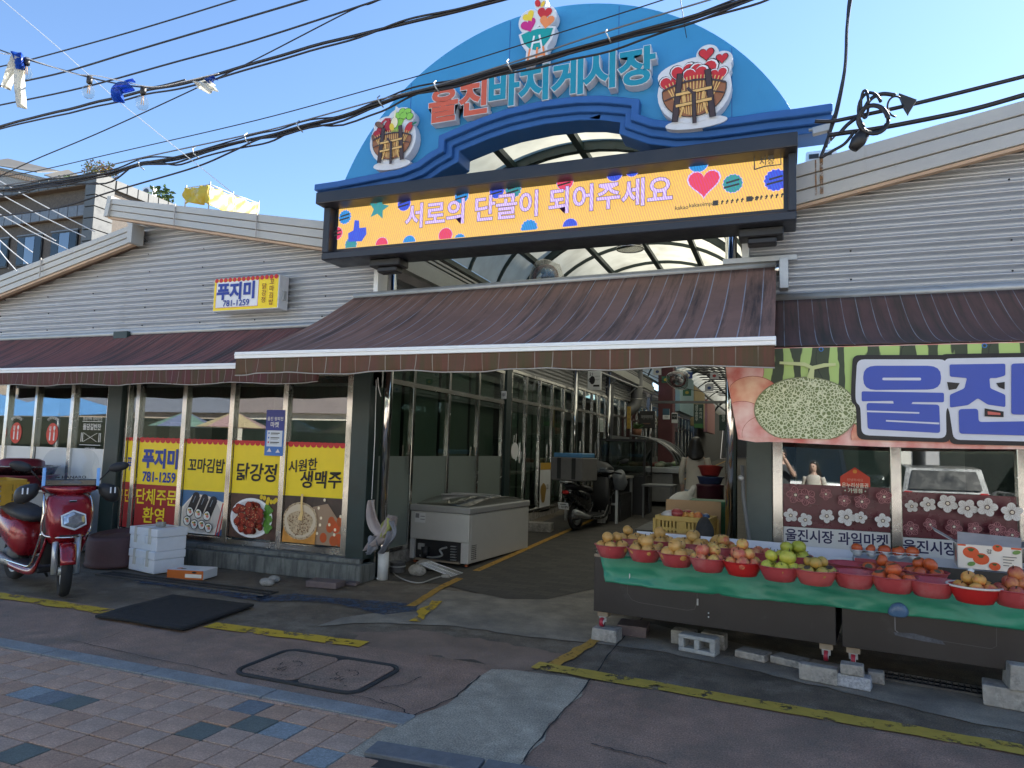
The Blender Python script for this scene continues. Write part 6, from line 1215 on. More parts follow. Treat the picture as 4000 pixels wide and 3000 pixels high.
for x in (-3.88, -2.87):
    for y in (15.62, 16.48): MB().bar((x, y, sz_+.85), (x, y, sz_+1.62), .04, .04).build('post', M_black, sh)
MB().box(-3.9, -2.85, 15.6, 16.5, sz_+1.62, sz_+1.67).build('top', M_black, sh); MB().box(-3.88, -2.87, 15.615, 15.625, sz_+.86, sz_+1.61).build('pane', M_gdark, sh); MB().box(-2.875, -2.865, 15.62, 16.48, sz_+.86, sz_+1.61).build('pane', M_gdark, sh); MB().box(-3.85, -2.9, 15.65, 16.45, sz_+1.2, sz_+1.215).build('shelf', M_gdark, sh)
dz = lane_z(18.5); dc = thing('deli_counter', 'refrigerated deli counter with curved glass front and pale ribs', 'counter', (-3.2, 18.6, dz)); MB().box(-4.2, -2.55, 17.7, 19.9, dz+.1, dz+.82).build('base', pm('deli_steel', (.2, .2, .2), .5), dc, bev=.02); MB().box(-4.2, -2.4, 17.65, 19.95, dz+.82, dz+.95).build('deck', M_galv, dc, bev=.01)
def cv(a, y): return Vector((-3.6+1.15*math.sin(a), y, dz+.95+.78*math.cos(a)))
MB().grid(lambda u, v: cv(u*1.5, 17.7+2.2*v), 12, 1).build('curved_glass', M_gdark, dc, solid=.008)
for y in (17.7, 18.25, 18.8, 19.35, 19.9): MB().tube([cv(k/10*1.5, y) for k in range(11)], .018, 8).build('rib', M_dkgrey, dc)
MB().cyl((-3.6, 17.65, dz+1.73), (-3.6, 19.95, dz+1.73), .03).build('top_rail', M_dkgrey, dc); MB().box(-4.15, -4.1, 17.7, 19.9, dz+.95, dz+1.73).build('back', M_dkgrey, dc)
for k in range(12): q = MB().sph((-3.9+.33*(k % 4), 17.9+.7*(k//4), dz+1.0), .13, (1, 1.2, .5), 10, 6).build('food_tray', pm('produce_%d' % (k % 4), [(.12, .16, .05), (.3, .2, .08), (.25, .05, .04), (.3, .3, .22)][k % 4], .5, 0, .4, 20), dc)
pl2 = thing('potted_plant', 'small potted plant on top of the deli counter', 'plant', (-3.7, 19.0, dz+1.76)); MB().lathe([(0, 0), (.1, 0), (.13, .18), (.11, .18), (.09, .02)], 14, (-3.7, 19.0, dz+1.76)).build('pot', pm('terracotta', (.2, .09, .05), .8), pl2)
M_lf = pm('plant_leaf', (.05, .10, .03), .5, 0, .3, 10)
mb = MB()
for k in range(60):
    a = rnd.random()*6.28; l = .1+.16*rnd.random(); d = Vector((math.cos(a), math.sin(a), .5+rnd.random())).normalized(); b = Vector((-3.7, 19.0, dz+1.93)); n_ = d.orthogonal()*.02; mb.add([b, b+d*l*.6+n_, b+d*l, b+d*l*.6-n_], [(0, 1, 2, 3)])
kind(mb.build('leaves', M_lf, pl2), 'stuff')
t = thing('vegetable_table', 'steel stand with leafy vegetables past the deli counter', 'table', (-3.0, 20.8, lane_z(20.8))); z_ = lane_z(20.8); MB().box(-3.9, -2.3, 20.2, 21.6, z_+.8, z_+.85).build('top', M_galv, t)
for x in (-3.85, -2.35):
    for y in (20.25, 21.55): MB().bar((x, y, z_), (x, y, z_+.8), .04, .04).build('leg', M_galv, t)
for k in range(8): crumple('vegetable_bundle', 'leafy vegetable bundle on the steel stand past the deli counter', 'vegetable', (-3.7+.36*(k % 4), 20.5+.6*(k//4), z_+.92), .13, (1.2, 1, .6), M_lf if k % 3 else pm('onion_white', (.4, .42, .3), .6), .4, k, 0, 10, 7, 'vegetable bundles on the stand')
# small steel table
st = thing('steel_stand', 'small dark steel stand in the lane beside the white sack', 'stand', (-2.5, 15.6, lane_z(15.6))); z_ = lane_z(15.6); MB().box(-2.85, -2.2, 15.2, 16.0, z_+.66, z_+.70).build('top', M_dkgrey, st)
for x in (-2.82, -2.23):
    for y in (15.23, 15.97): MB().bar((x, y, z_), (x, y, z_+.66), .035, .035).build('leg', M_dkgrey, st)
# ------------------------------------------------------------------ people
def person(label, loc, rz, h, coat, legs_m, hair, pose='stand', long_hair=True, coat_len=.42):
    t = lthing('person', label, 'person', loc, rz); s = h/1.68; M_skin = pm('skin', (.50, .33, .26), .55, 0, .06, 6)
    def R_(z, rx, ry, cx=0, cy=0, n=18): return ring(cx*s, cy*s, z*s, rx*s, ry*s, n)
    # one skin from feet to crown: legs as two lofts fused into the trunk by overlap-free shared rings
    body = MB()
    for sd in (-1, 1):
        body.loft([R_(0, .035, .05, sd*.085, .0, 12), R_(.06, .045, .07, sd*.085, .02, 12), R_(.12, .042, .048, sd*.085, -.005, 12), R_(.3, .055, .058, sd*.088, -.015, 12), R_(.48, .056, .06, sd*.09, 0, 12), R_(.72, .078, .085, sd*.088, 0, 12), R_(.86, .09, .1, sd*.075, 0, 12)])
    body.loft([R_(.80, .155, .105), R_(.9, .165, .115), R_(1.02, .135, .095), R_(1.15, .15, .1), R_(1.28, .17, .105), R_(1.36, .15, .085), R_(1.40, .08, .065), R_(1.43, .052, .055), R_(1.47, .05, .055), R_(1.50, .062, .075, 0, .01), R_(1.56, .074, .092, 0, .012), R_(1.61, .074, .092, 0, .008), R_(1.66, .05, .065), R_(1.68, .015, .02)])
    hands = []
    for sd in (-1, 1):
        if pose == 'phone': pts = [(sd*.17, 0, 1.34), (sd*.23, .12, 1.18), (sd*.10, .30, 1.42), (sd*.06, .33, 1.50)]
        else: pts = [(sd*.18, 0, 1.34), (sd*.225, -.02, 1.12), (sd*.225, .05, .90), (sd*.22, .08, .82)]
        pts = [Vector(q)*s for q in pts]; body.tube(tube_path(pts, 5), [(.052-.022*k/15)*s for k in range(16)], 12); e = pts[-1]; d = (pts[-1]-pts[-2]).normalized()
        body.tube([e-d*.01, e+d*.05*s, e+d*.09*s], [.028*s, .034*s, .026*s], 10)
        for k in range(4): o_ = Vector(((k-1.5)*.017*s, 0, 0)); body.tube([e+d*.08*s+o_, e+d*.12*s+o_+Vector((0, .01, 0)), e+d*(.145+.012*(k in (1, 2)))*s+o_+Vector((0, .025, 0))], [.009*s, .009*s, .007*s], 8)
        body.tube([e+d*.03*s+Vector((-sd*.03*s, .01, 0)), e+d*.08*s+Vector((-sd*.045*s, .025, 0))], [.011*s, .008*s], 8)
    b = body.build('body', M_skin, t); md = b.modifiers.new('fuse', 'REMESH'); md.mode = 'VOXEL'; md.voxel_size = .011; md.use_smooth_shade = True
    MB().loft([R_(1.40, .075, .062), R_(1.38, .12, .085), R_(1.34, .165, .105), R_(1.2, .165, .115), R_(1.02, .145, .11), R_(.88, .17, .125), R_(coat_len+.1, .195, .14), R_(coat_len, .2, .145)], caps=False).build('coat', coat, t, sub=1, solid=.008)
    for sd in (-1, 1):
        if pose == 'phone': pts = [(sd*.165, 0, 1.35), (sd*.235, .10, 1.17), (sd*.13, .25, 1.36)]
        else: pts = [(sd*.175, 0, 1.35), (sd*.23, -.02, 1.12), (sd*.228, .045, .91)]
        MB().tube(tube_path([Vector(q)*s for q in pts], 5), [(.056-.014*k/10)*s for k in range(11)], 14).build('sleeve', coat, t)
        MB().loft([R_(.09, .05, .055, sd*.085, 0, 12), R_(.3, .066, .07, sd*.088, -.01, 12), R_(.5, .068, .072, sd*.09, 0, 12), R_(.82, .1, .11, sd*.082, 0, 12)]).build('trouser_leg', legs_m, t)
        MB().loft([R_(.0, .045, .11, sd*.085, .04, 14), R_(.03, .047, .112, sd*.085, .04, 14), R_(.07, .044, .07, sd*.085, .015, 14), R_(.1, .05, .055, sd*.085, 0, 14)]).build('shoe', M_black, t)
    hr = [R_(1.71, .02, .02, 0, -.01), R_(1.695, .07, .08, 0, -.012), R_(1.645, .098, .104, 0, -.015), R_(1.58, .106, .096, 0, -.03)]
    if long_hair: hr += [R_(1.50, .128, .075, 0, -.055), R_(1.43, .145, .065, 0, -.08), R_(1.38, .135, .05, 0, -.105), R_(1.34, .10, .03, 0, -.12), R_(1.31, .04, .015, 0, -.125)]
    else: hr += [R_(1.55, .082, .06, 0, -.04), R_(1.52, .06, .04, 0, -.05)]
    mb = MB().loft(hr)
    for i, v in enumerate(mb.v): v += Vector((noise.noise(v*22)*.012, noise.noise(v*22+Vector((5, 0, 0)))*.012, 0))
    mb.build('hair', hair, t, sub=1)
    for sd in (-1, 1): MB().sph((sd*.03*s, .098*s, 1.59*s), .010*s, nu=8, nv=6).build('eye', M_black, t); MB().sph((sd*.076*s, 0, 1.57*s), .022*s, (.4, .8, 1.2), 8, 6).build('ear', M_skin, t)
    MB().sph((0, .108*s, 1.56*s), .014*s, (.8, 1, 1.4), 8, 6).build('nose', M_skin, t); MB().sph((0, .098*s, 1.525*s), .016*s, (1.4, .5, .4), 8, 6).build('mouth', pm('lips', (.35, .13, .12), .5), t)
    if pose == 'phone': MB().obox((0, .36*s, 1.555*s), (.16, .01, .075)).build('phone', M_blk, t, bev=.006)
    return t
M_hair = pm('black_hair', (.02, .017, .015), .35, 0, .2, 30); wy = 12.6; wp_ = P(1503, 1000, Y=wy)
person('woman in a long beige coat with long black hair seen from behind in the lane', (wp_.x, wy, lane_z(wy)), rad(4), 1.74, pm('beige_wool', (.52, .47, .40), .9, 0, .08, 8, .2, 60), pm('pale_denim', (.2, .25, .3), .9), M_hair)
# ================================================================== fruit stall
SA = rad(-6.9); ux, uy = Vector((math.cos(SA), math.sin(SA), 0)), Vector((-math.sin(SA), math.cos(SA), 0)); S0 = Vector((-1.52, 5.97, 0))
def SP(a, b, z=0): return S0+ux*a+uy*b+Vector((0, 0, z))
RS = Matrix.Rotation(SA, 3, 'Z'); TOP = .715
M_cart = pm('dark_brown_cart_paint', (.026, .021, .020), .42, 0, .2, 3, dirt=((.06, .055, .055), 6, .6, .8)); M_tarp = pm('green_tarpaulin', (.03, .25, .155), .42, 0, .12, 2.5, .12, 12)
def cart(label, a0, a1, depth=.95):
    t = thing('market_cart', label, 'cart', SP((a0+a1)/2, depth/2, 0)); c = (a0+a1)/2; w = a1-a0
    MB().obox(SP(c, .012, .47), (w, .02, .47), RS).build('front_panel', M_cart, t, bev=.004); MB().obox(SP(c, depth, .47), (w, .02, .47), RS).build('back_panel', M_cart, t)
    for a in (a0+.01, a1-.01): MB().obox(SP(a, depth/2, .47), (.02, depth-.03, .46), RS).build('side_panel', M_cart, t)
    MB().obox(SP(c, depth/2, TOP-.012), (w, depth, .022), RS).build('top', M_wood, t)
    for a in (a0+.07, a1-.07):
        for b in (.08, depth-.08):
            MB().obox(SP(a, b, .222), (.09, .09, .066), RS).build('leg', M_wood, t)
            w_ = MB().obox(SP(a, b-.02, .184), (.06, .06, .01), RS).bar(SP(a-.02, b-.03, .18), SP(a-.02, b-.03, .145), .02, .004).bar(SP(a+.02, b-.03, .18), SP(a+.02, b-.03, .145), .02, .004).build('castor', M_galv, t)
            MB().cyl(SP(a-.014, b-.05, .147), SP(a+.014, b-.05, .147), .038, n=18).build('castor_tyre', pm('red_castor', (.35, .02, .04), .4), w_); MB().cyl(SP(a-.016, b-.05, .147), SP(a+.016, b-.05, .147), .021, n=14).build('castor_hub', M_white, w_)
    return t
c1 = cart('dark brown wheeled fruit cart at the lane end of the stall', 0, 1.885); c2 = cart('dark brown wheeled fruit cart beside the first, under persimmons', 1.925, 3.85)
A = Art(FR(SP(.0, 0, 0), ux, (0, 0, 1), -uy), base=.001)
A.line([(.30, .64), (.30, .42), (.34, .37), (.40, .355), (.80, .345), (.86, .36), (.88, .42), (.88, .64)], .005, s2l(80, 76, 74)); A.build('hatch_outline', c1)
MB().tube([SP(.325, -.004, .60), SP(.325, -.022, .58), SP(.325, -.022, .52), SP(.325, -.004, .50)], .006, 6).build('hatch_handle', M_galv, c1)
for z in (.52, .42): MB().obox(SP(.885, -.003, z), (.012, .012, .05), RS).build('hinge', M_galv, c1)
for z in (.315, .345): MB().sph(SP(.97, -.001, z), .006, nu=6, nv=4).build('screw', M_alu, c1)
A = Art(FR(SP(1.925, 0, 0), ux, (0, 0, 1), -uy), base=.001); A.line([(.34, .55), (.34, .40), (.36, .385)], .006, s2l(120, 120, 124)); A.line([(.36, .385), (.55, .37), (.9, .36), (.93, .38), (.935, .58)], .004, s2l(84, 82, 84)); A.poly([(.33, .385), (.45, .395), (.62, .37), (.64, .345), (.5, .35), (.34, .365)], pm('scuff', (.08, .085, .1), .8, 0, .5, 30)); A.build('hatch_scuff', c2)
t = thing('sticker', 'small torn blue sticker under the green tarpaulin', 'sticker', SP(.42, -.01, .6)); A = Art(FR(SP(.30, -.001, .585), ux, (0, 0, 1), -uy), base=.003); A.rect(0, .01, .09, .06, s2l(40, 80, 140)); A.text('시장', .04, .03, .035, WH, .01); A.build('film', t)
crumple('plastic_bag', 'torn blue and clear plastic bag stuffed under the tarpaulin edge', 'bag', tuple(SP(2.29, -.03, .54)), .06, (1.1, .5, .8), pm('blue_scrap', (.08, .16, .3), .3), .6, 2, 1, 12, 9)
# tarpaulin: over the top and down the front
def tarp(u, v):
    a = .06+3.75*u; lim = .42
    if v < lim: b = .80*(1-v/lim)-.025; z = TOP+.006+.003*noise.noise(Vector((a*3, b*4, 0)))
    else:
        q = (v-lim)/(1-lim); dr = .215+.012*math.sin(a*2.1)+.010*noise.noise(Vector((a*2, 3, 0))); b = -.025-.014*math.sin(a*9+q*2)*q-.035*noise.noise(Vector((a*4.5, q*2.5, 7)))*q-.012*noise.noise(Vector((a*13, q*6, 3)))*q; z = TOP+.004-dr*q
        if a < .18: z += (.18-a)*.0; b -= (.18-a)*.25*q; a += (.18-a)*.55*q
    return SP(a, b, z)
tag(MB().grid(tarp, 110, 24).build('tarpaulin', M_tarp, solid=.003), 'green tarpaulin draped over the tops and front of the fruit carts', 'tarpaulin')
o = crumple('plastic_bag', 'crumpled clear plastic sheet poking out at the cart corner', 'bag', tuple(SP(-.01, .2, TOP+.01)), .07, (.9, 1.2, .35), M_film, .5, 6, 1, 12, 8)
# concrete blocks under the carts
def ublock(label, a, b, size, rz=0, z=0, mat=None): 
    c = SP(a, b, z+size[2]/2+.008); mb = MB().obox(c, size, Matrix.Rotation(SA+rz, 3, 'Z'))
    for v in mb.v: v += Vector(((rnd.random()-.5)*.014, (rnd.random()-.5)*.014, 0))
    return tag(mb.build('concrete_block', mat or M_stone, bev=.008, seg=2), label, 'block')
def vblock(label, vx, vy, size, rz=0, z=0, mat=None):
    p = P(vx, vy, Z=z)-S0; return ublock(label, p.dot(ux), p.dot(uy)+size[1]/2, size, rz, z, mat)
vblock('pale concrete block under the castor at the lane end', 1303, 1388, (.22, .16, .10), 0); vblock('brown wooden board behind the pale block at the lane end', 1358, 1377, (.26, .26, .09), .15, mat=M_slab)
vblock('concrete lump behind the hollow block', 1475, 1395, (.2, .14, .11), .05); vblock('second concrete lump behind the hollow block', 1540, 1404, (.2, .12, .12), -.1)
hb = thing('hollow_block', 'grey hollow concrete block lying on its side under the cart', 'block', (0, 0, 0)); hp = P(1508, 1416); hb.location = (hp.x, hp.y+.07, .008); hb.rotation_euler = (0, 0, SA-.12); ORG[hb] = Vector((0, 0, 0))
mb = MB(); Lh, Dh, Hh = .30, .13, .135
mb.box(-Lh/2, Lh/2, -Dh/2, Dh/2, 0, .032); mb.box(-Lh/2, Lh/2, -Dh/2, Dh/2, Hh-.032, Hh)
for x in (-Lh/2+.022, 0, Lh/2-.022): mb.box(x-.022, x+.022, -Dh/2+.001, Dh/2-.001, .0315, Hh-.0315)
mb.build('block', pm('light_block', (.34, .345, .33), .9, 0, .2, 20, .6, 70), hb, bev=.006)
vblock('flat paving piece lying flat under the middle of the cart', 1625, 1429, (.24, .16, .055), -.25); vblock('flat paving piece beside the first under the middle of the cart', 1705, 1443, (.24, .17, .055), -.3)
vblock('chunky concrete kerb piece before the paired castors', 1768, 1478, (.25, .10, .11), -.1); vblock('speckled granite block before the paired castors', 1842, 1490, (.23, .11, .085), -.1, mat=pm('speckled_granite', (.33, .34, .36), .8, 0, .45, 60)); vblock('small concrete cube behind the granite block', 1893, 1480, (.1, .09, .08), 0); vblock('concrete block stacked under the red castor', 1840, 1462, (.15, .1, .07), 0, .09)
tag(MB().obox(SP(1.83, .06, .075), (.24, .1, .016), Matrix.Rotation(SA-.2, 3, 'Z')).build('wood_wedge', M_wood), 'splintered wooden wedge under the paired castors', 'wood')
vblock('rough concrete block at the far end of the stall', 2190, 1538, (.3, .2, .13), -.1); vblock('second rough block stacked at the far end of the stall', 2225, 1500, (.22, .2, .16), .1, .13)
# ------------------------------------------------------------------ boxes behind the bowls
M_wbox = pm('white_carton', (.62, .64, .70), .6, 0, .04, 3)
def obx(name, label, cat, a0, a1, b0, b1, z0, z1, mat, wall=.008, draw=None, group=None):
    t = thing(name, label, cat, SP((a0+a1)/2, (b0+b1)/2, z0), group)
    MB().obox(SP((a0+a1)/2, (b0+b1)/2, z0+.004), (a1-a0-.002, b1-b0-.002, .008), RS).build('bottom', mat, t)
    MB().obox(SP((a0+a1)/2, b0, (z0+z1)/2), (a1-a0, wall, z1-z0), RS).build('front', mat, t); MB().obox(SP((a0+a1)/2, b1, (z0+z1)/2+.01), (a1-a0, wall, z1-z0+.02), RS).build('back', mat, t)
    for a in (a0, a1): MB().obox(SP(a, (b0+b1)/2, (z0+z1)/2), (wall, b1-b0-wall*1.2, z1-z0), RS).build('side', mat, t)
    if draw: A = Art(FR(SP(a0, b0-wall/2, z0), ux, (0, 0, 1), -uy)); draw(A, a1-a0, z1-z0); A.build('print', t)
    return t
T1 = TOP+.012
def d_bk(A, w, h): A.rect(w*.3, 0, w, h*.75, s2l(38, 34, 34)); A.text('배', w*.6, h*.4, .05, WH, .01); A.ell(w*.5, h*.75, .02, .02, WH)
obx('fruit_box', 'white shallow carton behind the pear bowls at the lane end', 'carton', .08, .66, .56, .92, T1, T1+.085, M_wbox, draw=d_bk); obx('fruit_box', 'long white shallow carton behind the apple bowls', 'carton', .69, 1.5, .58, .94, T1, T1+.085, M_wbox, draw=lambda A, w, h: A.rect(w*.2, 0, w*.75, h*.6, s2l(120, 44, 54)))
obx('fruit_box', 'white carton behind the green apple bowls', 'carton', 1.53, 1.98, .56, .92, T1, T1+.075, M_wbox)
def d_rd(A, w, h): A.rect(0, 0, w, h, s2l(156, 66, 72)); A.ell(w*.5, h*.6, .035, .012, s2l(110, 96, 60))
obx('fruit_box', 'dusty red carton under the persimmon tray', 'carton', 2.0, 2.42, .40, .72, T1, T1+.10, M_wbox, draw=d_rd)
def d_dk(A, w, h): A.rect(0, 0, w, h, s2l(52, 46, 42)); A.text('7.5kg', w*.15, h*.8, .03, WH, .01, rot=math.pi); A.ell(w*.5, h*.95, .02, .015, WH)
obx('fruit_box', 'dark brown carton under the printed persimmon carton', 'carton', 2.44, 3.07, .34, .70, T1, T1+.095, M_wbox, draw=d_dk)
def d_rw(A, w, h): A.rect(0, 0, w*.35, h, s2l(178, 40, 46)); A.rect(w*.03, 0, w*.05, h*.85, WH); A.rect(w*.08, 0, w*.1, h*.85, WH); scr_ = [A.rect(w*(.55+.05*k), h*.4, w*(.58+.05*k), h*.55, s2l(90, 96, 110)) for k in range(6)]
obx('fruit_box', 'red and white carton under the empty egg-crate tray', 'carton', 3.09, 3.8, .34, .70, T1, T1+.11, M_wbox, draw=d_rw)
# printed persimmon carton standing open
pcz = T1+.10; pt = thing('persimmon_carton', 'open white carton printed with orange persimmons on the stall', 'carton', SP(2.87, .52, pcz)); a0, a1, b0, b1, hz = 2.68, 3.06, .37, .66, .17; M_pc = pm('cream_carton', (.58, .53, .47), .7, 0, .05, 5)
R3 = Matrix.Rotation(SA+.0, 3, 'Z')
for c_, sz in (((2.87, .37), (.38, .008, hz)), ((2.87, .66), (.38, .008, hz))): MB().obox(SP(c_[0], c_[1], pcz+hz/2), sz, RS).build('long_side', M_pc, pt)
for a in (a0, a1): MB().obox(SP(a, .515, pcz+hz/2), (.008, .28, hz), RS).build('short_side', M_pc, pt)
fl = [(SP(a0, b0, pcz+hz), SP(a1, b0, pcz+hz), SP(a1+.02, b0+.13, pcz+hz+.06), SP(a0+.01, b0+.13, pcz+hz+.075)), (SP(a1, b0, pcz+hz), SP(a1, b1, pcz+hz), SP(a1+.17, b1+.02, pcz+hz+.07), SP(a1+.16, b0+.03, pcz+hz+.04)), (SP(a0, b0, pcz+hz), SP(a0, b1, pcz+hz), SP(a0-.15, b1, pcz+hz+.09), SP(a0-.14, b0, pcz+hz+.08))]
for f4 in fl: MB().add(f4, [(0, 1, 2, 3)]).build('flap', pm('grey_carton_inside', (.42, .38, .36), .8), pt, solid=.004)
A = Art(FR(SP(a0, b0-.004, pcz), ux, (0, 0, 1), -uy)); w = .38; PO = s2l(214, 84, 40)
A.rect(0, 0, w, hz, s2l(228, 214, 198)); A.rect(0, hz-.012, .05, hz, PO); A.rect(w-.06, hz-.012, w, hz, PO)
for x, y, r in ((.08, .115, .05), (.14, .075, .05), (.24, .16, .03), (.22, .03, .035), (.35, .02, .03)): A.ell(x, y, r, r*.82, PO); A.ell(x, y+r*.4, r*.4, r*.25, s2l(70, 84, 40), wob=.15)
A.ell(.08, .035, .025, .015, s2l(110, 140, 70), .3); A.ell(.35, .14, .025, .014, s2l(110, 140, 70), .3); A.text('감', .19, .13, .035, INK, .008)
for k in range(4): A.rect(.27, .10-.02*k, .35-.015*k, .106-.02*k, s2l(110, 100, 96))
A.build('front_print', pt); A = Art(FR(SP(a0-.004, b1, pcz), -uy, (0, 0, 1), -ux)); A.ell(.2, .09, .05, .06, PO); A.ell(.2, .13, .025, .015, s2l(70, 84, 40)); A.rect(.05, .06, .11, .14, s2l(90, 86, 84)); A.build('end_print', pt)
# ------------------------------------------------------------------ bowls and fruit
def bowl_mesh(r=.15, h=.105, mat=None, wobble=0):
    return [(0, .004), (r*.52, .004), (r*.6, .002), (r*.66, .006), (r*.80, h*.45), (r*.93, h*.88), (r*.94, h*.94), (r*1.0, h*.97), (r*1.01, h), (r*.97, h*1.02), (r*.90, h*.9), (r*.76, h*.42), (r*.62, .014), (0, .012)]
M_bowl = pm('dusty_red_bowl', (.40, .055, .062), .45, 0, .12, 7, dirt=((.42, .17, .16), 6, .5, .8)); M_bowl2 = pm('bright_red_bowl', (.44, .018, .018), .35, 0, .08, 5); M_bowl3 = pm('pink_rim_bowl', (.46, .09, .085), .5, 0, .1, 5)
def fruit_mat(name, c1, c2, sc, spots=None, rough=.45):
    mt = pm(name, c1, rough, 0, .12, 12, dirt=(c2, sc, .44, .66)); return mt
F = {'pear': (fruit_mat('russet_pear_skin', (.50, .27, .07), (.56, .34, .11), 30), .052, (1, 1, .92)), 'apple': (fruit_mat('blushed_apple_skin', (.56, .36, .09), (.46, .06, .04), 9), .047, (1, 1, .93)), 'rapple': (fruit_mat('pink_apple_skin', (.48, .10, .06), (.58, .30, .12), 11), .048, (1, 1, .95)),
     'green': (fruit_mat('yellow_green_apple_skin', (.46, .43, .05), (.36, .40, .05), 8), .053, (1, 1, .9)), 'olive': (fruit_mat('olive_fruit_skin', (.34, .26, .05), (.42, .22, .04), 8), .045, (1, 1, .95)), 'persim': (fruit_mat('persimmon_skin', (.52, .10, .025), (.40, .065, .025), 6, rough=.35), .046, (1, 1, .82)),
     'plum': (fruit_mat('red_plum_skin', (.33, .055, .035), (.48, .20, .06), 8), .04, (1, 1, 1.1)), 'apricot': (fruit_mat('apricot_apple_skin', (.56, .29, .06), (.46, .07, .04), 9), .042, (1, 1, .95))}
M_stem = pm('fruit_stem', (.05, .035, .02), .8); M_calyx = pm('persimmon_calyx', (.09, .08, .04), .8)
FM = {}
for k, (mt, r, sc) in F.items():
    mb = MB(); n_u, n_v = 18, 12
    pr = []
    for i in range(n_v+1):
        a = -math.pi/2+math.pi*i/n_v; rr = r*math.cos(a); z = r*math.sin(a)*sc[2]
        dip = .22*r*math.exp(-(rr/(.3*r))**2); z += -dip if a > 0 else dip*.6; pr.append((rr+1e-5, z))
    mb.lathe(pr, n_u)
    for v in mb.v: v *= 1+.05*noise.noise(v*22)
    o = mb.build('body_tmp', mt, origin=(0, 0, 0)); sm_ = MB().tube([(0, 0, r*sc[2]*.72), (.003, 0, r*sc[2]*.95), (.008, 0, r*sc[2]*1.18)], .0028, 6) if k not in ('persim', 'olive') else MB().lathe([(0, r*sc[2]*.86), (.022, r*sc[2]*.9), (.024, r*sc[2]*.88), (.004, r*sc[2]*.8)], 8, sm=False)
    o2 = sm_.build('stem_tmp', M_stem if k not in ('persim',) else M_calyx, origin=(0, 0, 0)); FM[k] = (o.data, o2.data, r); bpy.data.objects.remove(o); bpy.data.objects.remove(o2)
NM = {'pear': 'russet pear', 'apple': 'yellow-red apple', 'rapple': 'pink-red apple', 'green': 'yellow-green apple', 'olive': 'olive-yellow plum-sized fruit', 'persim': 'orange-red persimmon', 'plum': 'red plum', 'apricot': 'golden apple'}
def fruit(k, p, where, sc=1.0):
    d1, d2, r = FM[k]; o = bpy.data.objects.new({'pear': 'pear', 'persim': 'persimmon', 'plum': 'plum', 'olive': 'plum'}.get(k, 'apple'), d1); COL.objects.link(o); o.location = p; s_ = sc*(.84+.26*rnd.random()); o.scale = (s_, s_, s_)
    o.rotation_euler = (rnd.gauss(0, .5), rnd.gauss(0, .5), rnd.random()*6.28); tag(o, NM[k]+' '+where, {'pear': 'pear', 'persim': 'persimmon', 'plum': 'plum', 'olive': 'plum'}.get(k, 'apple'), NM[k]+' '+where)
    c = bpy.data.objects.new('calyx' if k in ('persim', 'olive') else 'stem', d2); COL.objects.link(c); c.parent = o; return o
def bowl(a, b, fr, label, where, n1=5, n2=3, top=0, mat=None, r=.15, h=.105, z=TOP+.011, rim=None):
    t = lthing('fruit_bowl', label, 'bowl', SP(a, b, z), rnd.random()*6); MB().lathe(bowl_mesh(r, h), 36).build('shell', mat or M_bowl, t)
    if rim: MB().tube([(r*.99*math.cos(q), r*.99*math.sin(q), h*.99) for q in [2*math.pi*k/36 for k in range(36)]], .007, 6, closed=True).build('rim', rim, t)
    if not fr: return t
    kinds = fr if isinstance(fr, (list, tuple)) else [fr]; R = FM[kinds[0]][2]; ph = rnd.random()*6
    base = h*.60
    for k in range(n1): q = 2*math.pi*k/n1+ph; rr = min(r*.80-R*.55, .088); fruit(rnd.choice(kinds), SP(a+rr*math.cos(q), b+rr*math.sin(q), z+base+R*.55+.006*rnd.random()), where)
    for k in range(n2): q = 2*math.pi*k/max(1, n2)+ph+.6; rr = (R*1.02 if n2 > 1 else 0); fruit(rnd.choice(kinds), SP(a+rr*math.cos(q), b+rr*math.sin(q), z+base+R*1.95), where)
    for k in range(top): fruit(rnd.choice(kinds), SP(a+.01*k, b, z+base+R*3.35), where)
    return t
rowv = [(1323, 1184), (1393, 1192), (1462, 1202), (1530, 1212), (1604, 1220), (1684, 1230), (1762, 1238), (1845, 1244), (1930, 1253), (2012, 1262), (2105, 1274), (2196, 1282)]
pos = []
for vx, vy in rowv: q = P(vx, vy-4, Z=TOP+.10)-S0; pos.append((q.dot(ux), q.dot(uy)))
specs = [('pear', 'red bowl of russet pears at the lane end of the stall', 'in the front bowl at the lane end of the stall', 5, 2, 0, None), ('pear', 'red bowl of russet pears second from the lane end', 'in the second front bowl from the lane end', 5, 2, 0, None), ('pear', 'red bowl of russet pears beside the yellow-red apples', 'in the front bowl beside the yellow-red apples', 5, 2, 0, None),
         (['apple', 'apple', 'rapple'], 'red bowl of yellow-red apples beside the pears', 'in the front bowl between pears and pink apples', 6, 2, 0, None), (['rapple', 'rapple', 'apple'], 'bright red bowl heaped high with pink apples', 'in the bright red bowl heaped high', 6, 4, 1, M_bowl2), ('green', 'red bowl of yellow-green apples', 'in the front bowl of green apples', 5, 2, 0, None), ('olive', 'red bowl of olive-yellow fruit beside the green apples', 'in the front bowl beside the green apples', 6, 3, 0, M_bowl3),
         ('olive', 'red bowl nearly empty with a few bruised fruit', 'left in the nearly empty red bowl', 0, 0, 0, None), ('persim', 'red bowl of persimmons beside the nearly empty bowl', 'in the front bowl beside the nearly empty one', 5, 2, 0, None), (None, 'empty red bowl between persimmons and golden apples', '', 0, 0, 0, None), ('apricot', 'red bowl with a pale rim full of golden apples', 'in the pale-rimmed red bowl', 6, 2, 0, M_bowl2), ('plum', 'red bowl of red plums at the far end of the stall', 'in the bowl at the far end of the stall', 7, 4, 1, None)]
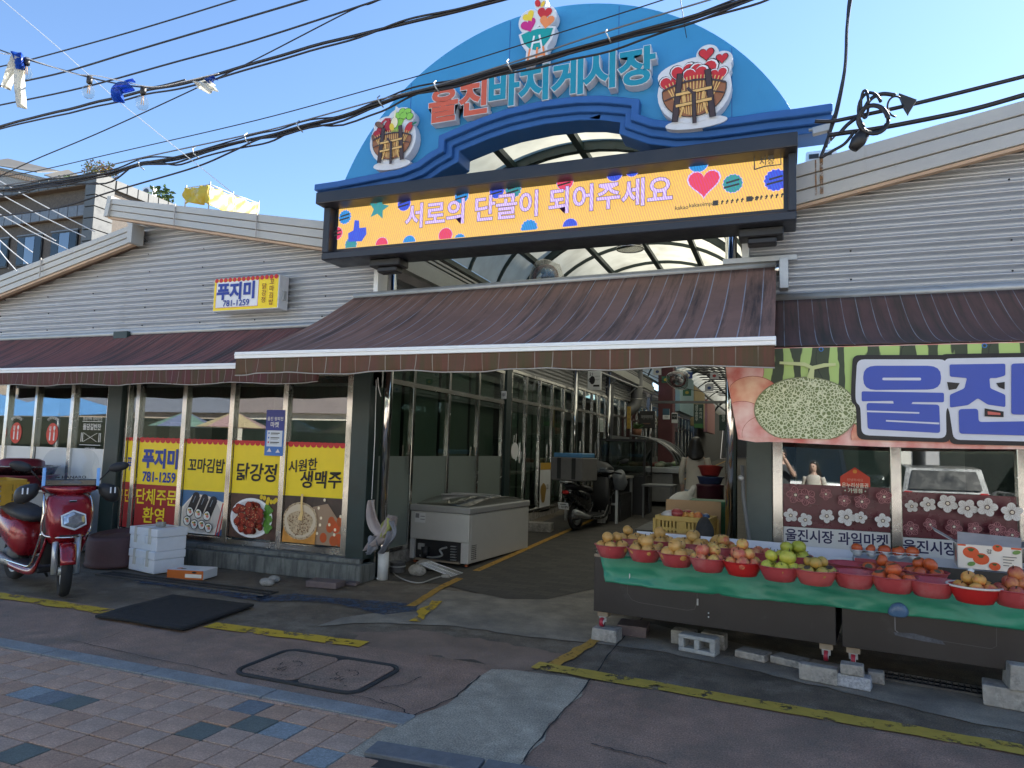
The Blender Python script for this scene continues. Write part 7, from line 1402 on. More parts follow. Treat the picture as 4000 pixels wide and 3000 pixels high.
for (a, b), (fr, lb, wh, n1, n2, tp, mt) in zip(pos, specs):
    bowl(a, b, fr, lb, wh, n1, n2, tp, mt, rim=pm('pale_rim', (.62, .55, .48), .5) if 'pale rim' in lb else None)
    if 'nearly empty' in lb:
        for k in range(5): q = k*1.25; fruit('olive' if k % 2 else 'persim', SP(a+.06*math.cos(q), b+.06*math.sin(q), TOP+.055), wh, .75)
for vx, vy, fr, lb, wh, n1, n2, tp in [(1356, 1166, 'pear', 'red bowl of pears in the back row at the lane end', 'in the back bowl at the lane end', 5, 1, 0), (1425, 1172, 'pear', 'red bowl of pears in the back row next to the white carton', 'in the second back bowl from the lane end', 5, 1, 0), (1498, 1178, 'pear', 'red bowl of pears in the back row behind the apples', 'in the back bowl behind the apples', 5, 2, 0),
        (1563, 1186, 'apple', 'red bowl of apples in the back row behind the heaped pink apples', 'in the back bowl behind the pink apples', 5, 1, 0), (1634, 1196, 'rapple', 'red bowl of pink apples in the back row behind the green apples', 'in the back bowl behind the green apples', 4, 0, 0), (1712, 1205, 'green', 'red bowl in the back row behind the olive-yellow fruit', 'in the back bowl behind the olive-yellow fruit', 5, 2, 0), (1832, 1223, None, 'empty red bowl in the back row behind the nearly empty bowl', '', 0, 0, 0), (1905, 1232, 'persim', 'red bowl of persimmons in the back row beside the dark carton', 'in the back bowl beside the dark carton', 5, 1, 0), (1998, 1240, 'persim', 'red bowl of persimmons in the back row under the printed carton', 'in the back bowl under the printed carton', 5, 2, 0)]:
    q = P(vx, vy-2, Z=TOP+.10)-S0; bowl(q.dot(ux), q.dot(uy), fr, lb, wh, n1, n2, tp)
q = [SP(.18+.14*k, .74+.04*(k % 2), T1+.055) for k in range(4)]
for p_ in q: fruit('pear', p_, 'in the white carton at the lane end')
fruit('pear', SP(.95, .5, T1+.10), 'large and single, standing over the pear bowls', 1.55)
# moulded trays
M_tray = pm('white_moulded_tray', (.68, .69, .72), .4, 0, .04, 5)
def tray(label, a, b, z, nx, ny, rz=0, cell=.095):
    t = lthing('fruit_tray', label, 'tray', SP(a, b, z), SA+rz); L_, W2 = nx*cell, ny*cell
    def f(u, v):
        x, y = (u-.5)*L_, (v-.5)*W2; cx, cy = (u*nx) % 1-.5, (v*ny) % 1-.5; d = math.hypot(cx, cy); return Vector((x, y, .035-.035*max(0, 1-(d/.46)**2)))
    MB().grid(f, nx*8, ny*8).build('sheet', M_tray, t, solid=.002); return t, [(-L_/2+(i+.5)*cell, -W2/2+(j+.5)*cell) for i in range(nx) for j in range(ny)]
tr, cells = tray('white moulded tray holding a row of persimmons on the red carton', 2.20, .52, T1+.125, 5, 2, .12)
tray('empty white moulded tray stacked under the persimmon tray', 2.205, .515, T1+.105, 5, 2, .1)
for i, (x, y) in enumerate(cells):
    if i % 2 == 0: w_ = tr.matrix_basis @ Vector((0, 0, 0)); R5 = Matrix.Rotation(SA+.12, 3, 'Z'); fruit('persim', SP(2.20, .52, T1+.17)+R5 @ Vector((x, y, 0)), 'in the white moulded tray', 1.0)
tray('empty white moulded tray lying on the red and white carton', 3.34, .52, T1+.125, 4, 4, -.1)
tray('white tray with orange fruit at the far end of the stall', 3.75, .55, T1+.15, 3, 3, 0)
for k in range(3): fruit('olive', SP(3.68+.09*k, .47, T1+.20), 'in the white tray at the far end')
# ------------------------------------------------------------------ behind the stall: table, crate, boxes, sack, kegs
bt = thing('back_table', 'low plank table behind the fruit stall', 'table', (-1.3, 7.5, 0)); MB().box(-1.42, -.55, 7.05, 8.0, .66, .70).build('top', M_wood, bt)
for x in (-1.38, -.6):
    for y in (7.1, 7.95): MB().box(x-.03, x+.03, y-.03, y+.03, 0, .6).build('leg', M_wood, bt)
MB().box(-1.4, -.57, 7.07, 7.09, .1, .6).build('skirt', M_black, bt)
M_ycr2 = pm('sandy_crate_plastic', (.46, .31, .08), .6, 0, .12, 5); cr = P(1478, 1150, Y=7.3)
crate('sandy yellow plastic crate of rubbish behind the stall', (cr.x, 7.45, .70), rad(-7), (.54, .38, .26), M_ycr2)
for k in range(16):
    kk = rnd.random(); crumple('rubbish', 'crumpled scrap of plastic and foil in the sandy crate', 'rubbish', (cr.x-.2+.4*rnd.random(), 7.35+.22*rnd.random(), .955+.03*rnd.random()), .05, (1.2, 1, .7), pm('scrap_%d' % (k % 4), [(.45, .44, .44), (.3, .05, .05), (.05, .1, .22), (.4, .3, .2)][k % 4], .35), .7, k, 0, 8, 6, 'scraps in the rubbish crate')
for k in range(4): fruit('apricot', (cr.x-.05+.06*k, 7.36, .97), 'discarded in the rubbish crate')
t = thing('cardboard_box', 'open brown cardboard box in front of the sandy crate', 'box', SP(.95, .98, T1)); 
cbz = TOP+.0; cbp = P(1480, 1168, Y=6.98)
for c_, sz in (((0, -.14), (.52, .008, .13)), ((0, .14), (.52, .008, .15)), ((-.26, 0), (.008, .27, .13)), ((.26, 0), (.008, .27, .13))): MB().obox((cbp.x+c_[0], 7.02+c_[1], .73), sz, Matrix.Rotation(0, 3, 'Z')).build('side', M_card, t)
MB().obox((cbp.x+.33, 7.02, .77), (.16, .26, .006), Matrix.Rotation(-.6, 3, 'Y')).build('flap', M_card, t); MB().obox((cbp.x, 7.02, .668), (.52, .28, .008)).build('bottom', M_card, t)
fruit('apricot', (cbp.x-.1, 7.0, .71), 'inside the brown cardboard box')
pcb = P(1497, 1120, Y=7.85); tag(MB().obox((pcb.x, 7.85, .86), (.58, .02, .46), Matrix.Rotation(-.06, 3, 'X')).build('cardboard_sheet', M_card), 'upright brown cardboard sheet behind the sandy crate', 'cardboard')
sk = P(1478, 1080, Y=9.3); crumple('cloth_sack', 'tied white cloth sack behind the cardboard sheet', 'sack', (sk.x-.02, 9.3, .90), .185, (1.05, .8, 1.2), pm('white_cotton', (.55, .53, .48), .9, 0, .06, 5), .14, 12); tag(MB().tube([(sk.x+.03, 9.3, 1.02), (sk.x+.11, 9.28, 1.11), (sk.x+.14, 9.27, 1.2)], [.08, .035, .04], 12).build('sack_neck', pm('white_cotton', (.55, .53, .48)), sub=1), 'knotted neck of the white cloth sack', 'sack')
ct = thing('counter', 'dark table carrying kegs and sack behind the stall', 'table', (-1.6, 9.6, 0)); MB().box(-1.78, -.95, 9.05, 10.3, .58, .61).build('top', M_black, ct)
for x in (-1.72, -1.0):
    for y in (9.1, 10.25): MB().box(x-.03, x+.03, y-.03, y+.03, .02, .58).build('leg', M_black, ct)
M_keg = pm('maroon_enamel', (.055, .012, .022), .35, 0, .1, 4); kp = P(1534, 1060, Y=9.9)
for i, (z0, lb) in enumerate(((.615, 'maroon enamel keg with tap standing on the dark table'), (.905, 'maroon enamel keg stacked on the tapped keg'))):
    t = thing('keg', lb, 'keg', (kp.x, 9.9, z0), 'maroon kegs'); MB().lathe([(0, 0), (.175, 0), (.18, .02), (.178, .25), (.185, .26), (.185, .28), (.17, .285), (0, .285)], 26, (kp.x, 9.9, z0)).build('drum', M_keg, t)
    if i == 0: MB().tube([(kp.x-.03, 9.72, z0+.13), (kp.x-.03, 9.66, z0+.13), (kp.x-.03, 9.65, z0+.09)], .012, 8).build('tap', M_black, t); MB().obox((kp.x-.03, 9.68, z0+.04), (.16, .08, .012)).build('drip_tray', M_black, t)
tub('basket', 'dark blue plastic basket under a tilted red bowl on the kegs', 'basket', (kp.x, 9.9, 1.192), [(0, 0), (.14, 0), (.17, .09), (.18, .1), (.165, .095), (.135, .01), (0, .008)], pm('navy_plastic', (.03, .05, .13), .5))
tub('basin', 'tilted red plastic bowl on top of the kegs', 'bowl', (kp.x, 9.9, 1.30), [(0, 0), (.11, 0), (.155, .11), (.168, .115), (.168, .125), (.15, .12), (.105, .01), (0, .008)], pm('dull_red_plastic', (.32, .035, .03), .4), tilt=-.15)
t = thing('umbrella_pole', 'dark slanted pole standing beside the gateway post', 'pole', (-.28, 7.0, .75)); MB().tube([(-.36, 6.98, 1.5), (-.35, 6.98, 1.2), (-.27, 6.95, .6), (-.25, 6.95, .02)], .018, 8).build('shaft', M_dkgrey, t); MB().sph((-.37, 6.98, 1.38), .03, nu=10, nv=8).build('clamp', M_galv, t)
t = thing('bicycle', 'blue bicycle parked deep in the lane beyond the kegs', 'bicycle', (-1.3, 14.2, lane_z(14.2))); z_ = lane_z(14.2)+.33
for y in (13.9, 14.95): MB().tube([(-1.3+.03*math.sin(y), y+.32*math.cos(a), z_+.32*math.sin(a)) for a in [k*.2618 for k in range(24)]], .018, 8, closed=True).build('tyre', M_rubber, t); MB().sph((-1.3, y, z_), .03, nu=8, nv=6).build('hub', M_steel, t)
M_bb = pm('blue_frame_paint', (.03, .12, .25), .4)
for a_, b_ in (((-1.3, 13.9, z_), (-1.3, 14.1, z_+.5)), ((-1.3, 14.1, z_+.5), (-1.3, 14.6, z_+.45)), ((-1.3, 14.6, z_+.45), (-1.3, 14.45, z_-.05)), ((-1.3, 14.45, z_-.05), (-1.3, 14.1, z_+.4)), ((-1.3, 14.95, z_), (-1.3, 14.6, z_+.45)), ((-1.3, 14.95, z_), (-1.3, 14.45, z_-.05))): MB().cyl(a_, b_, .018, n=8).build('frame_tube', M_bb, t)
MB().tube([(-1.55, 14.05, z_+.66), (-1.3, 14.1, z_+.62), (-1.05, 14.05, z_+.66)], .014, 8).build('handlebar', M_black, t); MB().sph((-1.3, 14.65, z_+.52), .1, (.7, 1.2, .35), 12, 8).build('saddle', M_seat, t)
tag(MB().obox((-.75, 8.3, .55), (.5, .4, 1.05)).build('stock_shelf', pm('green_mesh_plastic', (.02, .12, .05), .6, 0, .3, 30), bev=.01), 'stack of green mesh trays behind the gateway post', 'trays')
crumple('black_bag', 'dark striped cloth bag slumped beside the sandy crate', 'bag', (-.72, 7.15, .78), .17, (.6, .6, 1.2), pm('striped_dark_cloth', (.03, .03, .032), .8, 0, .5, 25), .2, 3)
# ================================================================== background buildings
GB = P(222, 378, Y=28); gx, gy, gz = GB.x, GB.y, GB.z
gb = thing('tiled_building', 'grey granite-tiled building with blue windows rising behind the market', 'building', (gx-6, gy+6, 0))
M_gt = pm('grey_granite_tile', (.085, .088, .088), .5, 0, .25, 4, grain=.3); M_gr = pm('rough_granite', (.10, .083, .07), .85, 0, .35, 9, .5, 60, grain=.4); M_gt2 = pm('blue_grey_tile', (.13, .145, .17), .45, 0, .25, 5, grain=.3); M_sof = pm('brown_soffit', (.12, .085, .06), .8)
MB().box(gx-30, gx-.05, gy+.05, gy+26, 0, gz-.2).build('wall', M_gr, gb)
def tile_row(axis, n, z0, z1, d, mat, step=.8, start=0):
    for k in range(n):
        a = start+k*step
        if axis == 'x': MB().box(gx-a-step+.05, gx-a, gy-d, gy+.3, z0, z1).build('tile', mat, gb, bev=.012)
        else: MB().box(gx-.3, gx+d, gy+a+.05, gy+a+step, z0, z1).build('tile', mat, gb, bev=.012)
tile_row('x', 20, gz-.62, gz, .45, M_gt, start=.75); MB().box(gx-17, gx-.76, gy-.42, gy+.04, gz-.66, gz-.621).build('soffit', M_sof, gb)
tile_row('x', 20, gz-2.4, gz-1.75, .25, M_gt2, start=.75); MB().box(gx-17, gx-.76, gy-.22, gy+.04, gz-2.44, gz-2.401).build('soffit', M_sof, gb)
tile_row('y', 12, gz-.62, gz-.02, .12, M_gt, .75, .8)
for k in range(9): MB().box(gx-.70, gx+.14, gy-.48, gy+.75, gz-.68*(k+1)+.05, gz-.68*k).build('corner_tile', M_gt, gb, bev=.012)
MB().box(gx-.76, gx-.70, gy-.40, gy+.3, gz-8, gz-.7).build('corner_pilaster', M_gt2, gb)
MB().box(gx-5, gx+.45, gy+11.8, gy+26, gz-3, gz-.55).build('upper_wall', M_gr, gb)
for k in range(9): MB().box(gx-.3, gx+.65, gy+11.5+k*1.1, gy+12.55+k*1.1, gz-.5, gz+.25).build('tile', M_gt, gb, bev=.012)
for k in range(5):
    x1 = gx-1.6-k*3.0; w = 2.2; z0, z1 = gz-5.0, gz-3.15
    f = MB().box(x1-w, x1, gy-.06, gy+.12, z0, z1).build('window', M_black, gb); MB().box(x1-w*.68, x1-w*.30, gy-.075, gy-.062, z0+.1, z1-.1).build('pane', glass('sky_blue_glass', (.05, .12, .3), 2.6), f)
    for a_, b_ in ((.03, .28), (.70, .97)): MB().box(x1-w*b_, x1-w*a_, gy-.075, gy-.062, z0+.1, z1-.1).build('pane', glass('dim_window_glass', (.2, .2, .19), 1.6), f)
    MB().box(x1-w-.06, x1+.06, gy-.1, gy+.05, z1+.001, z1+.08).build('window_head', M_gt2, gb)
# roof plants, AC units
def bush(label, c, r, n, mats, sc=(1, 1, .7), leaf=.14):
    t = thing('roof_plant', label, 'plant', c); c = Vector(c); MB().tube([c, c+Vector((0, 0, r*.5))], .05, 6).build('stem', M_wood, t); mb = MB()
    for k in range(n):
        d = Vector((rnd.gauss(0, 1), rnd.gauss(0, 1), rnd.gauss(0, 1))).normalized(); q = c+Vector((0, 0, r*.7))+Vector((d.x*sc[0], d.y*sc[1], d.z*sc[2]))*r*(rnd.random()**.4); u = Vector((rnd.gauss(0, 1), rnd.gauss(0, 1), rnd.gauss(0, .6))).normalized(); w = u.orthogonal().normalized(); l = leaf*(.6+.8*rnd.random())
        mb.add([q, q+u*l*.5+w*l*.25, q+u*l, q+u*l*.5-w*l*.25], [(0, 1, 2, 3)], rnd.randrange(len(mats)))
    kind(mb.build('foliage', mats, t), 'stuff'); return t
L1, L2, L3 = pm('leaf_green', (.07, .12, .03), .6, 0, .3, 5), pm('leaf_yellow', (.22, .18, .04), .6, 0, .3, 5), pm('leaf_orange', (.28, .11, .03), .6, 0, .3, 5)
p = P(216, 374, Y=29.5); bush('orange-tinged bush growing on the tiled building corner', (p.x, p.y, p.z-.55), .95, 900, [L1, L2, L3], (1.2, 1, .6), .15); p = P(150, 385, Y=29.5); bush('thin green shrub on the tiled roof edge', (p.x, p.y, p.z-.5), .5, 120, [L1], (1.2, 1, .7), .2); p = P(352, 420, Y=36); bush('spiky green plant on the tiled roof ledge', (p.x, p.y, p.z-.7), .9, 160, [L1], (.8, .8, .7), .35)
def ac(vx, vy, Y, lb, s=1): p = P(vx, vy, Y=Y); t = thing('air_conditioner', lb, 'air conditioner', p); MB().box(p.x-.5*s, p.x+.5*s, Y, Y+.4*s, p.z-.5*s, p.z+.3*s).build('case', M_alu, t, bev=.02*s); MB().cyl((p.x-.12*s, Y-.01, p.z-.08*s), (p.x-.12*s, Y-.02, p.z-.08*s), .27*s, n=24).build('grille', M_dkgrey, t); return t
ac(318, 412, 36, 'white air conditioner on the tiled roof'); 
p = P(1772, 345, Y=8.2); t = thing('air_conditioner', 'white air conditioner behind the corrugated gable near the screen', 'air conditioner', (p.x, 8.2, p.z)); MB().box(p.x-.15, p.x+.16, 8.1, 8.5, p.z-.5, p.z+.07).build('case', M_alu, t, bev=.015)
for k in range(2): MB().box(p.x-.12+.13*k, p.x-.02+.13*k, 8.09, 8.102, p.z-.02, p.z+.03).build('vent', M_black, t)
# brick house with solar panels
bz_ = P(60, 395, Y=40); bk = thing('brick_house', 'pale brick house with solar panels beyond the tiled building', 'house', (bz_.x-4, 43, 0)); bm = bpy.data.materials.new('pale_brickwork'); bm.use_nodes = True; nb = bm.node_tree; bb = nb.nodes['Principled BSDF']; tb_ = N(nb, 'ShaderNodeTexBrick', Scale=2.2); tb_.inputs['Color1'].default_value = (.42, .38, .33, 1); tb_.inputs['Color2'].default_value = (.33, .3, .26, 1); tb_.inputs['Mortar'].default_value = (.13, .12, .11, 1); tb_.inputs['Mortar Size'].default_value = .03; tb_.inputs['Brick Width'].default_value = .8; tb_.inputs['Row Height'].default_value = .3
tcb = N(nb, 'ShaderNodeTexCoord'); mpb = N(nb, 'ShaderNodeMapping'); mpb.inputs['Rotation'].default_value = (rad(90), 0, 0); nb.links.new(tcb.outputs['Object'], mpb.inputs[0]); nb.links.new(mpb.outputs[0], tb_.inputs['Vector']); nb.links.new(tb_.outputs['Color'], bb.inputs['Base Color'])
tl, tr_ = P(0, 362, Y=40), P(130, 392, Y=40); MB().prism([(tl.x-14, 0), (tr_.x+1.2, 0), (tr_.x+1.2, tr_.z-.3), (tl.x, tl.z), (tl.x-14, tl.z+1)], FR((0, 40, 0), (1, 0, 0), (0, 0, 1), (0, 1, 0)), 0, 9).build('wall', bm, bk)
for k in range(26): q = tl.lerp(tr_, k/25); MB().box(q.x-.14, q.x+.14, 39.8, 39.99, q.z-.6, q.z-.3).build('dentil', M_tan, bk)
for (xa, ya), (xb, yb_) in (((-40, 352), (80, 372)), ((95, 378), (135, 390))):
    a_, b_ = P(xa, ya, Y=39.5), P(xb, yb_, Y=39.5); MB().add([a_, b_, b_+Vector((-1.6, 3.2, 1.5)), a_+Vector((-1.6, 3.2, 1.9))], [(0, 1, 2, 3)]).build('solar_panel', pm('solar_underside', (.12, .11, .09), .5), bk, solid=.08)
# yellow tarpaulin on a roof scaffold
yt_ = thing('yellow_tarpaulin', 'bright yellow tarpaulin stretched along a roof scaffold', 'tarpaulin', P(470, 440, Y=30)); pts = [P(398, 407, Y=42), P(450, 399, Y=42.5), P(500, 420, Y=47), P(556, 440, Y=51)]; low_ = [P(398, 440, Y=42), P(450, 440, Y=42.5), P(500, 468, Y=47), P(556, 470, Y=51)]
def tf(u, v):
    i = min(2, int(u*3)); f = u*3-i; a_ = pts[i].lerp(pts[i+1], f); b_ = low_[i].lerp(low_[i+1], f); q = a_.lerp(b_, v); return q+Vector((.1*math.sin(u*40+v*9), -.25*math.sin(v*6+u*23)*v-.12*math.sin(u*61+v*3), -.1*math.sin(u*12.5)**2*(1-v)))
my = pm('yellow_tarp_cloth', (.62, .44, .05), .6, 0, .12, 1.5, dirt=((.62, .55, .36), 1.2, .52, .7)); MB().grid(tf, 48, 10).build('cloth', my, yt_, solid=.01)
for q in pts: MB().cyl(q+Vector((0, .2, -2)), q+Vector((0, .2, .35)), .05, n=8).build('pole', M_galv, yt_)
for a_, b_ in zip(pts[:-1], pts[1:]): MB().cyl(a_+Vector((0, .2, .1)), b_+Vector((0, .2, .1)), .04, n=8).build('rail', M_galv, yt_)
# ================================================================== overhead wires
M_wire = pm('black_cable', (.014, .014, .018), .5); M_wire2 = pm('white_and_sunlit_wire', (.55, .55, .55), .5)
def wire(label, pts, r, Y, mat=None, n=7, name='overhead_cable', wig=0, group=None, dy=None):
    q = [P(x, y, Y=(Y if dy is None else Y+dy*i)) for i, (x, y) in enumerate(pts)]; q = tube_path(q, 7)
    if wig: q = [v+Vector((noise.noise(v*1.7)*wig, noise.noise(v*1.7+Vector((4, 0, 0)))*wig, noise.noise(v*1.7+Vector((0, 7, 0)))*wig)) for v in q]
    return tag(MB().tube(q, r, n).build(name, mat or M_wire), label, 'cable', group)
wire('uppermost black cable crossing the sky above the string lights', [(-60, 160), (0, 144), (65, 129), (275, 71), (507, 0), (640, -45)], .007, 4.6)
wire('black cable passing between the first and second bulbs', [(-60, 200), (0, 186), (137, 156), (300, 107), (553, 32), (660, 0), (760, -32)], .009, 4.7)
wire('black cable passing just above the blue plastic flag', [(-60, 240), (0, 227), (175, 190), (375, 135), (553, 86), (805, 4), (900, -28)], .0085, 4.8)
wire('thick doubled cable running behind the torn white flag', [(-60, 292), (0, 273), (175, 229), (300, 199), (400, 178), (553, 136), (753, 81), (878, 49), (1078, -2), (1180, -30)], .014, 4.9, wig=.02); wire('thinner cable lashed just under the doubled cable', [(-60, 296), (0, 278), (175, 238), (300, 208), (400, 187), (553, 145), (753, 88), (878, 42), (1000, 14), (1078, -8)], .009, 4.88, wig=.02)
wire('thin wire rising steeply from the brick house to the upper cables', [(-40, 395), (0, 380), (75, 345), (225, 282), (425, 190), (553, 128), (753, 25), (800, 8), (830, -5)], .006, 4.95)
wire('thin straight wire crossing in front of the blue arch', [(-40, 388), (75, 370), (250, 330), (553, 260), (803, 192), (963, 147), (1106, 103), (1331, 32), (1431, 0), (1500, -24)], .005, 5.2)
wire('grey messenger wire carrying the cable bundle hooks', [(-40, 408), (150, 377), (300, 342), (553, 287), (640, 265), (813, 217), (940, 185), (1106, 135), (1306, 69), (1531, 0), (1620, -26)], .007, 5.3, pm('grey_strand', (.16, .16, .17), .4, .5))
base_b = [(-40, 420), (0, 410), (125, 392), (225, 374), (325, 351), (412, 331), (553, 298), (648, 275), (823, 222), (943, 187), (1106, 142), (1318, 79), (1481, 36), (1640, -10), (1700, -30)]
for k, (r, w, off, lb) in enumerate(((.012, .02, 0, 'thickest cable of the bundle crossing the blue arch'), (.010, .05, 11, 'slack cable looping under the bundle crossing the arch'), (.009, .07, 19, 'second slack cable drooping below the arch bundle'), (.008, .06, -9, 'thin cable twisted over the arch bundle'), (.012, .03, 5, 'medium cable lashed into the arch bundle'))):
    wire(lb, [(x, y+off*(abs(math.sin(i*1.9+k)))) for i, (x, y) in enumerate(base_b)], r, 5.3+.015*k, wig=w)
wire('single cable sagging away from the bundle above the tiled building', [(-30, 470), (120, 450), (237, 415), (300, 397), (425, 360), (500, 328), (553, 303), (600, 288)], .009, 5.25)
for i, (vx, vy) in enumerate(((303, 350), (420, 324), (532, 295), (645, 268), (819, 214), (940, 182), (1097, 136), (1310, 72))):
    a_ = P(vx, vy-4, Y=5.29); b_ = P(vx+3, vy+12, Y=5.29); tag(MB().tube([a_+Vector((0, .01, .02)), a_+Vector((.0, -.03, -.02)), b_+Vector((.01, -.03, 0)), b_+Vector((.02, .02, -.02))], .006, 6).build('cable_hanger', M_galv), 'small wire hanger hooking the cable bundle to its messenger wire', 'hanger', 'cable hangers on the messenger wire')
wire('upper thick cable running off right over the corrugated gable', [(1760, 262), (1794, 262), (1834, 255), (1984, 222), (2212, 165), (2300, 142)], .017, 6.3); wire('lower thick cable running off right over the corrugated gable', [(1790, 292), (1830, 286), (1909, 275), (2084, 240), (2212, 205), (2300, 180)], .02, 6.3)
wire('twisted cable dropping from the sky to the gate bracket', [(1848, -40), (1840, 0), (1831, 62), (1814, 225), (1799, 282), (1776, 342)], .014, 6.35, wig=.03); wire('thinner cable twisted round the vertical drop', [(1845, -40), (1837, 0), (1829, 80), (1810, 232), (1803, 260), (1790, 320)], .009, 6.33, wig=.04)
wire('thin pale wire slanting down across the upper left sky', [(-5, -8), (5, 0), (120, 98), (190, 160), (270, 230), (500, 415)], .0035, 5.0, M_wire2)
wire('thin vertical wire meeting the top right of the arch', [(1467, -20), (1470, 0), (1483, 81)], .004, 6.9)
for i, (a_, b_) in enumerate((((-20, 380), (204, 500)), ((-20, 408), (185, 512)), ((-20, 432), (120, 520)), ((-20, 452), (160, 545)), ((-20, 470), (70, 545)), ((-20, 500), (60, 570)), ((-20, 515), (40, 590)))):
    wire('service wire coloured as sunlit slanting across the tiled building front', [a_, ((a_[0]+b_[0])/2, (a_[1]+b_[1])/2+3), b_], .007, 6.6+.03*i, M_wire2, group='service wires coloured as sunlit before the tiled building')  # sunlight on these wires is painted in as a pale colour
# coiled slack and splice case
ccl = thing('cable_coil', 'coil of slack black cable with a splice case above the right gable', 'cable coil', P(1884, 257, Y=6.28))
def loop(cx, cy, rx, ry, r, a0=0, a1=360, Y=6.26): MB().tube([P(cx+rx*math.cos(rad(a)), cy+ry*math.sin(rad(a)), Y=Y-.0004*a) for a in range(a0, a1+1, 15)], r, 7).build('loop', M_wire, ccl)
loop(1886, 258, 33, 31, .016); loop(1886, 258, 29, 28, .010, 20, 350); loop(1880, 240, 26, 40, .013, 120, 330); loop(1868, 225, 8, 30, .011, 0, 360, 6.24); loop(1935, 230, 18, 22, .008, 90, 300)
MB().tube(tube_path([P(x, y, Y=6.25) for x, y in ((1815, 287), (1830, 270), (1860, 245), (1880, 215), (1905, 203), (1935, 206))]), .017, 8).build('tail', M_wire, ccl); MB().tube(tube_path([P(x, y, Y=6.25) for x, y in ((1775, 340), (1800, 325), (1825, 310), (1845, 285))]), .013, 8).build('tail', M_wire, ccl)
a_, b_ = P(1940, 208, Y=6.25), P(1978, 222, Y=6.25); MB().add([a_+Vector((0, -.03, 0)), b_+Vector((0, -.03, 0)), P(1967, 238, Y=6.22), P(1962, 248, Y=6.22), P(1952, 232, Y=6.22)], [(0, 1, 2, 3, 4)]).build('splice_wrap', M_seat, ccl, solid=.05)
a_, b_ = P(1866, 288, Y=6.25), P(1842, 322, Y=6.25); MB().tube([a_, a_.lerp(b_, .5), b_], [.05, .06, .04], 10).build('splice_case', M_black, ccl)
br_ = P(1775, 280, Y=6.78); t = thing('wire_bracket', 'rusty steel cable bracket bolted to the end of the blue moulding', 'bracket', br_); MB().obox(br_, (.16, .06, .07), Matrix.Rotation(-.15, 3, 'Y')).build('plate', M_galv, t, bev=.006); MB().cyl(br_+Vector((-.11, 0, .01)), br_+Vector((.1, 0, .02)), .015).build('bolt', M_galv, t); MB().tube([br_+Vector((.06, 0, -.03)), br_+Vector((.08, -.02, -.12)), br_+Vector((.12, 0, -.06))], .016, 8).build('insulator', pm('brown_porcelain', (.07, .05, .045), .35), t)
# ------------------------------------------------------------------ string lights and torn plastic flags
YS = 3.9; slp = [(-40, 92), (0, 108), (57, 128), (125, 148), (192, 167), (250, 180), (307, 188), (342, 186), (400, 172)]
wire('black cord of the festoon lights', slp, .006, YS, name='light_cord'); wire('frayed twine running along the festoon cord', [(-40, 100), (0, 115), (30, 118), (70, 130), (160, 160), (210, 165), (260, 176), (330, 188), (400, 176), (470, 160)], .004, YS-.02, pm('clear_twine', (.5, .5, .5), .4), wig=.02, name='twine')
M_bulb = glass('bulb_glass', (.93, .92, .88), 1.5); M_fil = pm('filament_amber', (.5, .3, .12), .4)
for vx, vy, lb in ((59, 128, 'clear globe festoon bulb beside the blue and white plastic strips'), (194, 167, 'clear globe festoon bulb hanging between two plastic flags'), (310, 190, 'clear globe festoon bulb near the cable joint')):
    p = P(vx, vy, Y=YS); t = thing('festoon_bulb', lb, 'light bulb', p, 'festoon bulbs'); MB().lathe([(0, .01), (.022, .01), (.023, -.05), (.018, -.055), (0, -.055)], 14, p).build('socket', M_black, t); MB().lathe([(.014, -.05), (.018, -.07), (.035, -.085), (.048, -.11), (.05, -.13), (.046, -.155), (.03, -.175), (.0, -.182)], 20, p).build('globe', M_bulb, t)
    for k in range(4): a = k*1.57; MB().cyl(p+Vector((.006*math.cos(a), .006*math.sin(a), -.07)), p+Vector((.012*math.cos(a), .012*math.sin(a), -.14)), .002, n=5).build('filament', M_fil, t)
def rag(label, pts, w, mat, Y=YS-.03, group=None):
    pth = tube_path([P(x, y, Y=Y) for x, y in pts], 6); n = len(pth)
    def f(u, v): i = min(n-1, int(u*(n-1)+.5)); p = pth[i]; d = (pth[min(i+1, n-1)]-pth[max(i-1, 0)]).normalized(); nn = d.cross(Vector((0, 1, 0))).normalized(); return p+nn*w*(v-.5)*(.7+.5*math.sin(3*u))+Vector((0, .035*math.sin(v*8+u*4), 0))
    return tag(MB().grid(f, n-1, 8).build('plastic_strip', mat, solid=.0015), label, 'plastic flag', group)
def film(name, c):
    mt = pm(name, c, .35, 0, .25, 9); nt = mt.node_tree; b = nt.nodes['Principled BSDF']; tr = N(nt, 'ShaderNodeBsdfTranslucent'); tr.inputs[0].default_value = (*c, 1); ms = N(nt, 'ShaderNodeMixShader'); ms.inputs[0].default_value = .5; o = [n for n in nt.nodes if n.type == 'OUTPUT_MATERIAL'][0]; nt.links.new(b.outputs[0], ms.inputs[1]); nt.links.new(tr.outputs[0], ms.inputs[2]); nt.links.new(ms.outputs[0], o.inputs[0]); return mt
FW, FB = film('white_plastic_film', (.72, .71, .66)), film('blue_plastic_film', (.02, .1, .5))
rag('long torn white plastic strip hanging beside the first bulb', [(38, 125), (40, 165), (44, 195), (50, 232)], .09, FW); rag('wide torn white plastic sheet behind the long strip', [(32, 122), (25, 150), (15, 192)], .08, FW); rag('blue torn plastic piece folded over the cord', [(30, 116), (42, 130), (48, 148)], .10, FB); rag('blue plastic flag dangling between the bulbs', [(285, 180), (262, 186), (254, 200), (262, 218)], .12, FB); rag('torn white plastic flag caught on the doubled cable', [(422, 180), (438, 182), (455, 190), (466, 194)], .09, FW, 4.85); rag('scrap of blue dotted plastic on the torn white flag', [(446, 175), (456, 170), (466, 170)], .04, FB, 4.83)
